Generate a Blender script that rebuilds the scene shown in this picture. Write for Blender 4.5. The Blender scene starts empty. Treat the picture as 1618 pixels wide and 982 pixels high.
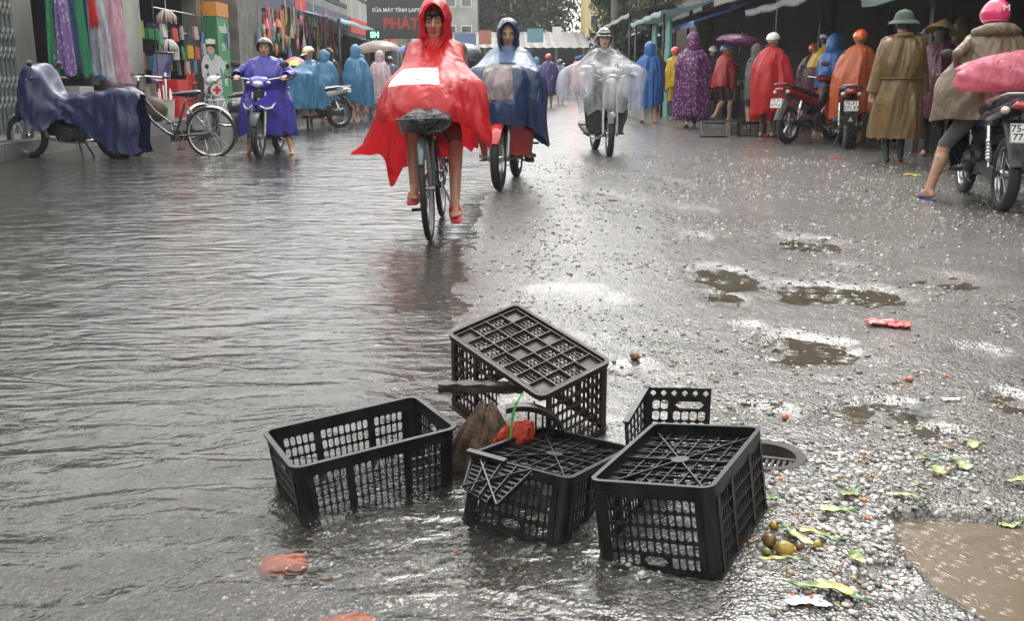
import bpy, bmesh, math, random
import numpy as np
from mathutils import Vector, Matrix, Euler, Quaternion
R = math.radians
scene = bpy.context.scene
C = scene.collection
random.seed(7)
RNG = np.random.default_rng(11)

# ------------------------------------------------------------------ camera, sky, sun, exposure
F_PX, HORIZON, CAM_H = 1550.0, 120.0, 1.0
PITCH = math.atan((491 - HORIZON) / F_PX)
cam_data = bpy.data.cameras.new('camera')
cam = bpy.data.objects.new('camera', cam_data)
C.objects.link(cam)
cam.location = (0, 0, CAM_H)
cam.rotation_euler = (math.pi / 2 - PITCH, 0, 0)
cam_data.sensor_width = 36.0
cam_data.lens = 36.0 * F_PX / 1618.0
cam_data.clip_end = 2000
cam_data.clip_start = 0.05
scene.camera = cam

world = bpy.data.worlds.new('World')
scene.world = world
world.use_nodes = True
wn = world.node_tree
wn.nodes.clear()
sky = wn.nodes.new('ShaderNodeTexSky')
sky.sky_type = 'NISHITA'
sky.sun_disc = False
SUN_EL, SUN_AZ = R(52), R(12)          # azimuth from +Y towards +X
sky.sun_elevation = SUN_EL
sky.sun_rotation = SUN_AZ
sky.air_density = 1.0
sky.dust_density = 3.0
sky.ozone_density = 1.0
hsv = wn.nodes.new('ShaderNodeHueSaturation')
hsv.inputs['Saturation'].default_value = 0.10      # overcast: the cloud deck takes the blue out
bg = wn.nodes.new('ShaderNodeBackground')
bg.inputs['Strength'].default_value = 0.15
wo = wn.nodes.new('ShaderNodeOutputWorld')
wn.links.new(sky.outputs[0], hsv.inputs['Color'])
deck = wn.nodes.new('ShaderNodeMix'); deck.data_type = 'RGBA'      # even cloud deck veiling the clear sky
deck.inputs['Factor'].default_value = .6
deck.inputs[7].default_value = (9.3, 9.05, 8.7, 1)
wn.links.new(hsv.outputs[0], deck.inputs[6])
wn.links.new(deck.outputs[2], bg.inputs['Color'])
wn.links.new(bg.outputs[0], wo.inputs['Surface'])

sun_data = bpy.data.lights.new('sun', 'SUN')
sun_data.energy = 0.8
sun_data.angle = R(25)
sun_data.color = (1.0, 0.97, 0.93)
sun = bpy.data.objects.new('sun', sun_data)
C.objects.link(sun)
sd = Vector((math.sin(SUN_AZ) * math.cos(SUN_EL), math.cos(SUN_AZ) * math.cos(SUN_EL), math.sin(SUN_EL)))
sun.rotation_euler = sd.to_track_quat('Z', 'Y').to_euler()
sun.location = (0, 0, 30)

vs = scene.view_settings
vs.view_transform = 'Standard'
vs.look = 'None'
vs.exposure = 1.25
vs.gamma = 1.0
vs.use_curve_mapping = False
scene.cycles.use_denoising = True
scene.cycles.use_adaptive_sampling = True
scene.cycles.adaptive_threshold = .025
scene.cycles.max_bounces = 6
scene.cycles.diffuse_bounces = 2
scene.cycles.glossy_bounces = 3
scene.cycles.transmission_bounces = 4
scene.cycles.transparent_max_bounces = 12
scene.cycles.volume_bounces = 0
scene.cycles.caustics_reflective = False
scene.cycles.caustics_refractive = False


def G(px, py, z=0.0):
    """ground point (or point at height z) met by the sight line through a photograph pixel"""
    a, b = (px - 809) / F_PX, (491 - py) / F_PX
    dy = math.cos(PITCH) + b * math.sin(PITCH)
    dz = -math.sin(PITCH) + b * math.cos(PITCH)
    t = (z - CAM_H) / dz
    return Vector((a * t, dy * t, z))


def AT(px, py, Y):
    """point at depth Y (world y) on that sight line"""
    a, b = (px - 809) / F_PX, (491 - py) / F_PX
    dy = math.cos(PITCH) + b * math.sin(PITCH)
    dz = -math.sin(PITCH) + b * math.cos(PITCH)
    t = Y / dy
    return Vector((a * t, Y, CAM_H + dz * t))


# ------------------------------------------------------------------ noise
def _hash(ix, iy, seed):
    n = (ix.astype(np.int64) * 374761393 + iy.astype(np.int64) * 668265263 + seed * 974711) & 0x7fffffff
    n = ((n ^ (n >> 13)) * 1274126177) & 0x7fffffff
    return ((n ^ (n >> 16)) & 0xffff) / 65535.0


def vnoise(x, y, seed=0):
    x = np.asarray(x, float); y = np.asarray(y, float)
    ix, iy = np.floor(x), np.floor(y)
    fx, fy = x - ix, y - iy
    fx = fx * fx * (3 - 2 * fx); fy = fy * fy * (3 - 2 * fy)
    a = _hash(ix, iy, seed); b = _hash(ix + 1, iy, seed)
    c = _hash(ix, iy + 1, seed); d = _hash(ix + 1, iy + 1, seed)
    return (a + (b - a) * fx) * (1 - fy) + (c + (d - c) * fx) * fy


def fbm(x, y, seed=0, oct=3):
    s = 0; a = 0.5; t = 0
    for k in range(oct):
        s = s + a * vnoise(x * 2 ** k, y * 2 ** k, seed + 31 * k); t += a; a *= 0.5
    return s / t


# ------------------------------------------------------------------ mesh builder
class MB:
    def __init__(self):
        self.v = []; self.f = []; self.m = []; self.uv = None

    def add(self, verts, faces, mi=0):
        o = len(self.v)
        self.v.extend([tuple(p) for p in verts])
        self.f.extend([tuple(i + o for i in f) for f in faces])
        self.m.extend([mi] * len(faces))
        return self

    def box(self, c, s, rot=None, mi=0, taper=1.0):
        x, y, z = s[0] / 2, s[1] / 2, s[2] / 2
        t = taper
        P = [(-x, -y, -z), (x, -y, -z), (x, y, -z), (-x, y, -z), (-x * t, -y * t, z), (x * t, -y * t, z), (x * t, y * t, z), (-x * t, y * t, z)]
        if rot is not None:
            if not isinstance(rot, Matrix): rot = Euler(rot).to_matrix()
            P = [rot @ Vector(p) for p in P]
        P = [(p[0] + c[0], p[1] + c[1], p[2] + c[2]) for p in P]
        return self.add(P, [(0, 3, 2, 1), (4, 5, 6, 7), (0, 1, 5, 4), (1, 2, 6, 5), (2, 3, 7, 6), (3, 0, 4, 7)], mi)

    def beam(self, a, b, w, h, mi=0, up=(0, 0, 1)):
        a, b = Vector(a), Vector(b)
        d = b - a; L = d.length
        if L < 1e-6: return self
        d.normalize(); up = Vector(up)
        if abs(d.dot(up)) > .98: up = Vector((0, 1, 0))
        s = d.cross(up).normalized(); u = s.cross(d)
        P = []
        for q in (a, b):
            for i, j in ((-1, -1), (1, -1), (1, 1), (-1, 1)):
                P.append(q + s * (i * w / 2) + u * (j * h / 2))
        return self.add(P, [(0, 1, 2, 3), (7, 6, 5, 4), (0, 4, 5, 1), (1, 5, 6, 2), (2, 6, 7, 3), (3, 7, 4, 0)], mi)

    def tube(self, pts, rad, n=8, mi=0, cap=True, closed=False, sx=1.0):
        pts = [Vector(p) for p in pts]
        if not hasattr(rad, '__len__'): rad = [rad] * len(pts)
        rings = []; prev = None
        for i, p in enumerate(pts):
            if closed: t = pts[(i + 1) % len(pts)] - pts[i - 1]
            else: t = pts[min(i + 1, len(pts) - 1)] - pts[max(i - 1, 0)]
            if t.length < 1e-9: t = Vector((0, 0, 1))
            t.normalize()
            if prev is None:
                u = t.cross(Vector((0, 0, 1)))
                if u.length < 1e-3: u = t.cross(Vector((0, 1, 0)))
            else:
                u = prev - t * prev.dot(t)
            u.normalize(); prev = u
            w = t.cross(u)
            rings.append([p + (u * math.cos(2 * math.pi * k / n) * sx + w * math.sin(2 * math.pi * k / n)) * rad[i] for k in range(n)])
        V = [q for r in rings for q in r]; F = []
        m = len(rings)
        for i in range(m if closed else m - 1):
            j = (i + 1) % m
            for k in range(n):
                F.append((i * n + k, i * n + (k + 1) % n, j * n + (k + 1) % n, j * n + k))
        if cap and not closed:
            F.append(tuple(range(n))[::-1]); F.append(tuple((m - 1) * n + k for k in range(n)))
        return self.add(V, F, mi)

    def lathe(self, prof, n=24, mi=0, axis='Z', c=(0, 0, 0), closed=False, a0=0, a1=2 * math.pi, mis=None):
        """prof: list of (radius, height)"""
        full = abs(a1 - a0 - 2 * math.pi) < 1e-6
        cnt = n if full else n + 1
        V = []
        for k in range(cnt):
            a = a0 + (a1 - a0) * k / n
            for r, h in prof:
                x, y, z = r * math.cos(a), r * math.sin(a), h
                if axis == 'X': x, y, z = h, r * math.cos(a), r * math.sin(a)
                elif axis == 'Y': x, y, z = r * math.cos(a), h, r * math.sin(a)
                V.append((x + c[0], y + c[1], z + c[2]))
        m = len(prof); F = []; M = []
        for k in range(n):
            k2 = (k + 1) % cnt
            for j in range(m if closed else m - 1):
                j2 = (j + 1) % m
                F.append((k * m + j, k2 * m + j, k2 * m + j2, k * m + j2)); M.append(mis[j] if mis else mi)
        o = len(self.v)
        self.v.extend(V); self.f.extend([tuple(i + o for i in f) for f in F]); self.m.extend(M)
        return self

    def ball(self, c, r, n=12, m=8, mi=0, rot=None):
        if not hasattr(r, '__len__'): r = (r, r, r)
        V = [(0, 0, 1)]
        for i in range(1, m):
            a = math.pi * i / m
            for k in range(n):
                b = 2 * math.pi * k / n
                V.append((math.sin(a) * math.cos(b), math.sin(a) * math.sin(b), math.cos(a)))
        V.append((0, 0, -1))
        F = []
        for k in range(n): F.append((0, 1 + k, 1 + (k + 1) % n))
        for i in range(m - 2):
            for k in range(n):
                a = 1 + i * n + k; b = 1 + i * n + (k + 1) % n
                F.append((a, a + n, b + n, b))
        o = 1 + (m - 2) * n; e = len(V) - 1
        for k in range(n): F.append((o + k, e, o + (k + 1) % n))
        P = []
        for p in V:
            q = Vector((p[0] * r[0], p[1] * r[1], p[2] * r[2]))
            if rot is not None: q = rot @ q
            P.append(q + Vector(c))
        return self.add(P, F, mi)

    def loft(self, secs, n=16, mi=0, cap=True, axis='Y'):
        """secs: (along, across, up, half_across, half_up, exponent); sections square to axis Y"""
        V = []
        for s in secs:
            y, x, z, rx, rz = s[:5]; e = s[5] if len(s) > 5 else 2.0
            for k in range(n):
                a = 2 * math.pi * k / n
                ca, sa = math.cos(a), math.sin(a)
                px = math.copysign(abs(ca) ** (2 / e), ca) * rx
                pz = math.copysign(abs(sa) ** (2 / e), sa) * rz
                V.append((x + px, y, z + pz) if axis == 'Y' else (x + px, z + pz, y))
        F = []; m = len(secs)
        for i in range(m - 1):
            for k in range(n):
                F.append((i * n + k, i * n + (k + 1) % n, (i + 1) * n + (k + 1) % n, (i + 1) * n + k))
        if cap:
            F.append(tuple(range(n))[::-1]); F.append(tuple((m - 1) * n + k for k in range(n)))
        return self.add(V, F, mi)

    def grid(self, P, closed_u=False, closed_v=False, mi=0):
        """P[i][j] points"""
        m, n = len(P), len(P[0])
        V = [q for r in P for q in r]; F = []
        for i in range(m if closed_u else m - 1):
            for j in range(n if closed_v else n - 1):
                a, b = i * n + j, i * n + (j + 1) % n
                c, d = ((i + 1) % m) * n + (j + 1) % n, ((i + 1) % m) * n + j
                F.append((a, b, c, d))
        return self.add(V, F, mi)

    def poly(self, pts, z0, z1, mi=0):
        """prism from an XY outline"""
        n = len(pts)
        V = [(p[0], p[1], z0) for p in pts] + [(p[0], p[1], z1) for p in pts]
        F = [tuple(range(n))[::-1], tuple(range(n, 2 * n))] + [(i, (i + 1) % n, n + (i + 1) % n, n + i) for i in range(n)]
        return self.add(V, F, mi)

    def xf(self, M, start=0):
        self.v[start:] = [tuple(M @ Vector(p)) for p in self.v[start:]]
        return self

    def merge(self, o, M=None):
        base = len(self.v)
        self.v.extend([tuple(M @ Vector(p)) for p in o.v] if M is not None else o.v)
        self.f.extend([tuple(i + base for i in f) for f in o.f]); self.m.extend(o.m)
        return self

    def mesh(self, name, mats, smooth=False, angle=None):
        me = bpy.data.meshes.new(name)
        me.from_pydata(self.v, [], self.f)
        for mt in (mats if isinstance(mats, (list, tuple)) else [mats]): me.materials.append(mt)
        if any(self.m): me.polygons.foreach_set('material_index', self.m)
        if smooth or angle:
            me.polygons.foreach_set('use_smooth', [True] * len(self.f))
            if angle: me.set_sharp_from_angle(angle=R(angle))
        me.update()
        return me

    def build(self, name, mats, parent=None, smooth=False, angle=None):
        ob = bpy.data.objects.new(name, self.mesh(name, mats, smooth, angle))
        C.objects.link(ob)
        if parent is not None: ob.parent = parent
        return ob


def np_object(name, V, Fq, mat, smooth=True, parent=None):
    """big mesh from numpy: V (n,3), Fq (m,k)"""
    me = bpy.data.meshes.new(name)
    k = Fq.shape[1]
    me.vertices.add(len(V)); me.vertices.foreach_set('co', V.astype(np.float32).ravel())
    me.loops.add(Fq.size); me.loops.foreach_set('vertex_index', Fq.astype(np.int32).ravel())
    me.polygons.add(len(Fq))
    me.polygons.foreach_set('loop_start', np.arange(0, Fq.size, k, dtype=np.int32))
    me.polygons.foreach_set('loop_total', np.full(len(Fq), k, dtype=np.int32))
    if smooth: me.polygons.foreach_set('use_smooth', np.ones(len(Fq), dtype=bool))
    for mt in (mat if isinstance(mat, (list, tuple)) else [mat]): me.materials.append(mt)
    me.update(calc_edges=True)
    ob = bpy.data.objects.new(name, me); C.objects.link(ob)
    if parent is not None: ob.parent = parent
    return ob


def tag(o, label=None, cat=None, group=None, kind=None):
    if label: o['label'] = label
    if cat: o['category'] = cat
    if group: o['group'] = group
    if kind: o['kind'] = kind
    return o


def thing(name, loc=(0, 0, 0), rot=(0, 0, 0), label=None, cat=None, group=None, scale=1.0):
    o = bpy.data.objects.new(name, None)
    o.empty_display_size = 0.1
    C.objects.link(o)
    o.location = loc; o.rotation_euler = rot; o.scale = (scale,) * 3
    return tag(o, label, cat, group)


def copy_tree(o, parent=None):
    c = o.copy(); C.objects.link(c); c.parent = parent
    for ch in list(o.children): copy_tree(ch, c)
    return c


# ------------------------------------------------------------------ materials
MATS = {}


def nodemat(name):
    m = bpy.data.materials.new(name); m.use_nodes = True
    return m, m.node_tree.nodes, m.node_tree.links, m.node_tree.nodes['Principled BSDF']


def mat(name, col, rough=0.5, metal=0.0, var=0.12, scale=8.0, bump=0.0, bscale=40.0, coat=0.0, trans=0.0, sheen=0.0, spec=0.5, alpha=1.0, sss=0.0):
    """principled material with an uneven base colour, uneven gloss and a little relief"""
    key = (name,)
    if key in MATS: return MATS[key]
    m, N, L, P = nodemat(name)
    tc = N.new('ShaderNodeTexCoord')
    nz = N.new('ShaderNodeTexNoise'); nz.inputs['Scale'].default_value = scale; nz.inputs['Detail'].default_value = 5
    L.new(tc.outputs['Object'], nz.inputs['Vector'])
    rp = N.new('ShaderNodeMapRange')
    rp.inputs['From Min'].default_value = .3; rp.inputs['From Max'].default_value = .7
    rp.inputs['To Min'].default_value = 1 - var; rp.inputs['To Max'].default_value = 1 + var
    L.new(nz.outputs['Fac'], rp.inputs['Value'])
    mx = N.new('ShaderNodeVectorMath'); mx.operation = 'SCALE'
    mx.inputs[0].default_value = col[:3]
    L.new(rp.outputs[0], mx.inputs['Scale'])
    L.new(mx.outputs[0], P.inputs['Base Color'])
    rr = N.new('ShaderNodeMapRange')
    rr.inputs['From Min'].default_value = .3; rr.inputs['From Max'].default_value = .7
    rr.inputs['To Min'].default_value = max(.02, rough - .08); rr.inputs['To Max'].default_value = min(1, rough + .1)
    L.new(nz.outputs['Fac'], rr.inputs['Value'])
    L.new(rr.outputs[0], P.inputs['Roughness'])
    P.inputs['Metallic'].default_value = metal
    P.inputs['Specular IOR Level'].default_value = spec
    if coat: P.inputs['Coat Weight'].default_value = coat; P.inputs['Coat Roughness'].default_value = .12
    if trans: P.inputs['Transmission Weight'].default_value = trans
    if sss:
        P.inputs['Subsurface Weight'].default_value = sss
        P.inputs['Subsurface Radius'].default_value = (.02, .008, .005)
    if alpha < 1: P.inputs['Alpha'].default_value = alpha
    if bump:
        n2 = N.new('ShaderNodeTexNoise'); n2.inputs['Scale'].default_value = bscale; n2.inputs['Detail'].default_value = 4
        L.new(tc.outputs['Object'], n2.inputs['Vector'])
        b = N.new('ShaderNodeBump'); b.inputs['Strength'].default_value = bump; b.inputs['Distance'].default_value = .01
        L.new(n2.outputs['Fac'], b.inputs['Height']); L.new(b.outputs[0], P.inputs['Normal'])
    MATS[key] = m
    return m


def filmmat(name, col, rough=0.28, clear=0.0, thru=0.35, crease=0.5, cscale=14.0, var=.1):
    """wet plastic rain sheet: part diffuse, part light passing through, glossy, with fine creases"""
    if (name,) in MATS: return MATS[(name,)]
    m, N, L, P = nodemat(name)
    out = N['Material Output']
    tc = N.new('ShaderNodeTexCoord')
    nz = N.new('ShaderNodeTexNoise'); nz.inputs['Scale'].default_value = cscale; nz.inputs['Detail'].default_value = 6; nz.inputs['Distortion'].default_value = .6
    st = N.new('ShaderNodeMapping'); st.inputs['Scale'].default_value = (1, 1, .38); L.new(tc.outputs['Object'], st.inputs['Vector']); L.new(st.outputs[0], nz.inputs['Vector'])
    rp = N.new('ShaderNodeMapRange'); rp.inputs['From Min'].default_value = .3; rp.inputs['From Max'].default_value = .7
    rp.inputs['To Min'].default_value = 1 - var; rp.inputs['To Max'].default_value = 1 + var
    L.new(nz.outputs['Fac'], rp.inputs['Value'])
    sc = N.new('ShaderNodeVectorMath'); sc.operation = 'SCALE'; sc.inputs[0].default_value = col[:3]
    L.new(rp.outputs[0], sc.inputs['Scale'])
    L.new(sc.outputs[0], P.inputs['Base Color'])
    P.inputs['Roughness'].default_value = rough
    P.inputs['Coat Weight'].default_value = .12; P.inputs['Coat Roughness'].default_value = .2
    vo = N.new('ShaderNodeTexVoronoi'); vo.feature = 'DISTANCE_TO_EDGE'; vo.inputs['Scale'].default_value = cscale * .55
    mp = N.new('ShaderNodeVectorMath'); mp.operation = 'ADD'
    sc2 = N.new('ShaderNodeVectorMath'); sc2.operation = 'SCALE'; sc2.inputs['Scale'].default_value = .12
    L.new(nz.outputs['Color'], sc2.inputs[0]); L.new(st.outputs[0], mp.inputs[0]); L.new(sc2.outputs[0], mp.inputs[1])
    L.new(mp.outputs[0], vo.inputs['Vector'])
    ad = N.new('ShaderNodeMath'); ad.operation = 'ADD'
    L.new(nz.outputs['Fac'], ad.inputs[0]); L.new(vo.outputs['Distance'], ad.inputs[1])
    b = N.new('ShaderNodeBump'); b.inputs['Strength'].default_value = crease; b.inputs['Distance'].default_value = .06
    L.new(ad.outputs[0], b.inputs['Height']); L.new(b.outputs[0], P.inputs['Normal'])
    tr = N.new('ShaderNodeBsdfTranslucent'); L.new(sc.outputs[0], tr.inputs['Color']); L.new(b.outputs[0], tr.inputs['Normal'])
    mx = N.new('ShaderNodeMixShader'); mx.inputs['Fac'].default_value = thru
    L.new(P.outputs[0], mx.inputs[1]); L.new(tr.outputs[0], mx.inputs[2])
    last = mx.outputs[0]
    if clear:
        tp = N.new('ShaderNodeBsdfTransparent')
        tp.inputs['Color'].default_value = (min(1, col[0] * .5 + .5), min(1, col[1] * .5 + .5), min(1, col[2] * .5 + .5), 1)
        m2 = N.new('ShaderNodeMixShader')
        cl = N.new('ShaderNodeMapRange'); cl.inputs['From Min'].default_value = .35; cl.inputs['From Max'].default_value = .65
        cl.inputs['To Min'].default_value = min(1, clear + .2); cl.inputs['To Max'].default_value = max(0, clear - .25)
        L.new(nz.outputs['Fac'], cl.inputs['Value']); L.new(cl.outputs[0], m2.inputs['Fac'])
        L.new(last, m2.inputs[1]); L.new(tp.outputs[0], m2.inputs[2]); last = m2.outputs[0]
    L.new(last, out.inputs['Surface'])
    MATS[(name,)] = m
    return m
# ================================================================== THE SETTING: road, water, pavement
_wl = [(985, 990), (960, 930), (905, 840), (800, 700), (735, 600), (712, 520), (722, 430), (752, 350), (785, 280), (806, 230), (818, 180), (822, 150), (822, 135)]
WLp = [G(*p) for p in _wl]
_wy = np.array([-5.0, 1.2] + [p.y for p in WLp] + [2000.0])
_wx = np.array([WLp[0].x, WLp[0].x] + [p.x for p in WLp] + [WLp[-1].x])
_wo = np.argsort(_wy); _wy = _wy[_wo]; _wx = _wx[_wo]


def water_x(y):
    return np.interp(y, _wy, _wx)


_pud = [  # photograph centre, half width / half height, depth in metres
    (1140, 440, 52, 20, .022), (1145, 472, 30, 12, .02), (1315, 466, 95, 18, .024), (1262, 552, 72, 24, .024), (1272, 386, 55, 13, .02),
    (1482, 446, 55, 13, .018), (1385, 664, 78, 30, .026), (1596, 638, 40, 22, .02), (1062, 293, 34, 9, .02), (955, 312, 34, 8, .02),
    (1085, 335, 40, 7, .018), (1180, 520, 26, 8, .014), (1480, 690, 40, 14, .014), (1400, 930, 62, 26, .02), (905, 470, 66, 18, .016),
    (1000, 585, 36, 12, .018), (1545, 560, 40, 12, .014), (1210, 655, 42, 14, .02), (1090, 376, 30, 8, .016), (1330, 425, 30, 8, .014)]
PUD = []
for (px, py, hw, hh, dep) in _pud:
    c = G(px, py); e = G(px + hw, py); n_ = G(px, py + hh)
    PUD.append((c.x, c.y, abs(e.x - c.x), abs(n_.y - c.y), dep))
# the brown pothole pool at the lower right: outline on the ground
POOL = [G(px, py) for px, py in ((1418, 822), (1432, 862), (1450, 900), (1478, 924), (1520, 956), (1570, 990), (1640, 1040), (1760, 1040), (1760, 826), (1640, 830), (1560, 827), (1490, 824))]


def inside_soft(x, y, poly, soft):
    """signed distance like mask: >0 inside"""
    x = np.asarray(x); y = np.asarray(y)
    ins = np.zeros(x.shape, bool); dmin = np.full(x.shape, 1e9)
    n = len(poly)
    for i in range(n):
        ax, ay = poly[i].x, poly[i].y; bx, by = poly[(i + 1) % n].x, poly[(i + 1) % n].y
        cond = ((ay > y) != (by > y)) & (x < (bx - ax) * (y - ay) / ((by - ay) if abs(by - ay) > 1e-9 else 1e-9) + ax)
        ins ^= cond
        dx, dy = bx - ax, by - ay
        t = np.clip(((x - ax) * dx + (y - ay) * dy) / (dx * dx + dy * dy), 0, 1)
        dmin = np.minimum(dmin, np.hypot(x - ax - t * dx, y - ay - t * dy))
    return np.where(ins, dmin, -dmin) / soft


MAN = G(1205, 728)     # manhole
MAN_R = 0.098


def ground_h(x, y):
    x = np.asarray(x, float); y = np.asarray(y, float)
    s = x - water_x(y) + .10 * (fbm(x * 2.2, y * 2.2, 5) - .5) + .05 * (fbm(x * 9, y * 9, 6) - .5)
    h = np.where(s > 0, .011 * np.tanh(s / .22), -.042 * np.tanh(-s / .30))
    amp = np.where(s > 0, 1.0, .8)
    h = h + amp * (.012 * (fbm(x * 1.6, y * 1.6, 1) - .5) + .007 * (fbm(x * 6, y * 6, 2) - .5) + .004 * (vnoise(x * 22, y * 22, 3) - .5) + .0022 * (vnoise(x * 60, y * 60, 4) - .5))
    nz = .9 * (fbm(x * 4, y * 4, 8) - .5) + .6 * (fbm(x * 13, y * 13, 9) - .5)
    for (cx, cy, rx, ry, dep) in PUD:
        d = np.sqrt(((x - cx) / rx) ** 2 + ((y - cy) / ry) ** 2) + nz
        k = np.clip((1.42 - d) / .6, 0, 1); k = k * k * (3 - 2 * k)
        h = h - k * (dep * .5 + .007)
    # loose gravel lies a little proud at the lower right
    g = np.exp(-(((x - .9) / .45) ** 2 + ((y - 2.15) / .55) ** 2))
    h = h + .012 * g
    m = np.clip(inside_soft(x, y, POOL, .05) + .5 + 1.1 * nz, 0, 1); m = m * m * (3 - 2 * m)
    h = h * (1 - m) + (-.028) * m
    dm = np.hypot(x - MAN.x, y - MAN.y)
    h = np.where(dm < MAN_R + .008, -.05, h)
    # the road falls away very slightly from the gutters beyond the shops
    return np.where(y > 60, h * 0 - .004 + .012 * np.clip(s, -1, 1), h)


def spacing(fine0, fine1, step, lo, hi, ratio):
    a = list(np.arange(fine0, fine1 + 1e-9, step))
    s = step; p = a[-1]
    while p < hi: s *= ratio; p += s; a.append(p)
    s = step; p = a[0]; b = []
    while p > lo: s *= ratio; p -= s; b.append(p)
    return np.array(b[::-1] + a)


gx = spacing(-1.2, 1.4, .015, -130, 130, 1.06)
gy = spacing(1.5, 3.0, .015, -12, 230, 1.018)
GX, GY = np.meshgrid(gx, gy)
GZ = ground_h(GX, GY)
GZ = np.where((np.abs(GX) > 7.2), np.minimum(GZ, -.03), GZ)


def gridfaces(nr, nc):
    i = np.arange(nr - 1)[:, None] * nc + np.arange(nc - 1)[None, :]
    return np.stack([i, i + 1, i + nc + 1, i + nc], -1).reshape(-1, 4)


def road_material():
    m, N, L, P = nodemat('wet_broken_asphalt')
    tc = N.new('ShaderNodeTexCoord')

    def noise(scale, det=5, rough=.55):
        n = N.new('ShaderNodeTexNoise'); n.inputs['Scale'].default_value = scale; n.inputs['Detail'].default_value = det; n.inputs['Roughness'].default_value = rough
        L.new(tc.outputs['Object'], n.inputs['Vector']); return n

    def ramp(src, stops):
        r = N.new('ShaderNodeValToRGB'); cr = r.color_ramp
        while len(cr.elements) < len(stops): cr.elements.new(.5)
        for e, (p, c) in zip(cr.elements, stops):
            e.position = p; e.color = (c, c, c, 1) if not hasattr(c, '__len__') else (*c, 1)
        L.new(src, r.inputs['Fac']); return r

    def voro(scale, feat='F1'):
        v = N.new('ShaderNodeTexVoronoi'); v.inputs['Scale'].default_value = scale; v.feature = feat
        L.new(tc.outputs['Object'], v.inputs['Vector']); return v

    def mixc(fac, a, b):
        x = N.new('ShaderNodeMix'); x.data_type = 'RGBA'
        if isinstance(fac, float): x.inputs['Factor'].default_value = fac
        else: L.new(fac, x.inputs['Factor'])
        for k, s in ((6, a), (7, b)):
            if isinstance(s, tuple): x.inputs[k].default_value = (*s, 1)
            else: L.new(s, x.inputs[k])
        return x.outputs[2]
    big = noise(1.1, 6, .6); mid = noise(7, 6, .65)
    base = ramp(big.outputs['Fac'], [(.3, (.030, .028, .026)), (.52, (.070, .064, .056)), (.72, (.135, .120, .100))])
    v1 = voro(115); v2 = voro(48)
    peb = ramp(v1.outputs['Color'], [(.0, (.05, .05, .05)), (.42, (.09, .083, .074)), (.66, (.24, .225, .20)), (.88, (.46, .44, .40)), (1, (.42, .34, .26))])
    chip = ramp(v2.outputs['Color'], [(.0, (.06, .06, .06)), (.55, (.09, .088, .084)), (.82, (.32, .31, .29)), (1, (.50, .48, .44))])
    m1 = ramp(mid.outputs['Fac'], [(.42, 0), (.6, 1)])
    m2 = ramp(noise(3.1, 6, .7).outputs['Fac'], [(.45, 0), (.62, 1)])
    c = mixc(.30, base.outputs[0], peb.outputs[0])
    c = mixc(m1.outputs[0], c, mixc(.65, base.outputs[0], peb.outputs[0]))
    c2 = mixc(.6, base.outputs[0], chip.outputs[0])
    c = mixc(m2.outputs[0], c, c2)
    # rusty brown silt
    m3 = ramp(big.outputs['Color'], [(.58, 0), (.72, .5)])
    c = mixc(m3.outputs[0], c, (.11, .085, .06))
    L.new(c, P.inputs['Base Color'])
    P.inputs['Roughness'].default_value = .42
    rr = ramp(big.outputs['Fac'], [(.35, .24), (.7, .5)])
    L.new(rr.outputs[0], P.inputs['Roughness'])
    P.inputs['Coat Weight'].default_value = .95
    P.inputs['Coat IOR'].default_value = 1.5
    P.inputs['Coat Roughness'].default_value = .16
    h1 = N.new('ShaderNodeMath'); h1.operation = 'MULTIPLY'; L.new(v1.outputs['Distance'], h1.inputs[0]); h1.inputs[1].default_value = -.8
    h2 = N.new('ShaderNodeMath'); h2.operation = 'MULTIPLY_ADD'; L.new(v2.outputs['Distance'], h2.inputs[0]); h2.inputs[1].default_value = -1.0; L.new(h1.outputs[0], h2.inputs[2])
    h3 = N.new('ShaderNodeMath'); h3.operation = 'MULTIPLY_ADD'; L.new(mid.outputs['Fac'], h3.inputs[0]); h3.inputs[1].default_value = 1.0; L.new(h2.outputs[0], h3.inputs[2])
    b = N.new('ShaderNodeBump'); b.inputs['Strength'].default_value = 1.0; b.inputs['Distance'].default_value = .009
    L.new(h3.outputs[0], b.inputs['Height']); L.new(b.outputs[0], P.inputs['Normal'])
    ge = N.new('ShaderNodeNewGeometry'); nm = N.new('ShaderNodeMix'); nm.data_type = 'VECTOR'; nm.inputs['Factor'].default_value = .24
    L.new(ge.outputs['Normal'], nm.inputs[4]); L.new(b.outputs[0], nm.inputs[5]); nn_ = N.new('ShaderNodeVectorMath'); nn_.operation = 'NORMALIZE'; L.new(nm.outputs[1], nn_.inputs[0]); L.new(nn_.outputs[0], P.inputs['Coat Normal'])
    return m


ROADM = road_material()
road = np_object('road', np.stack([GX.ravel(), GY.ravel(), GZ.ravel()], 1), gridfaces(*GX.shape), ROADM)
tag(road, 'wet broken asphalt street strewn with grit', None, None, 'structure')


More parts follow.
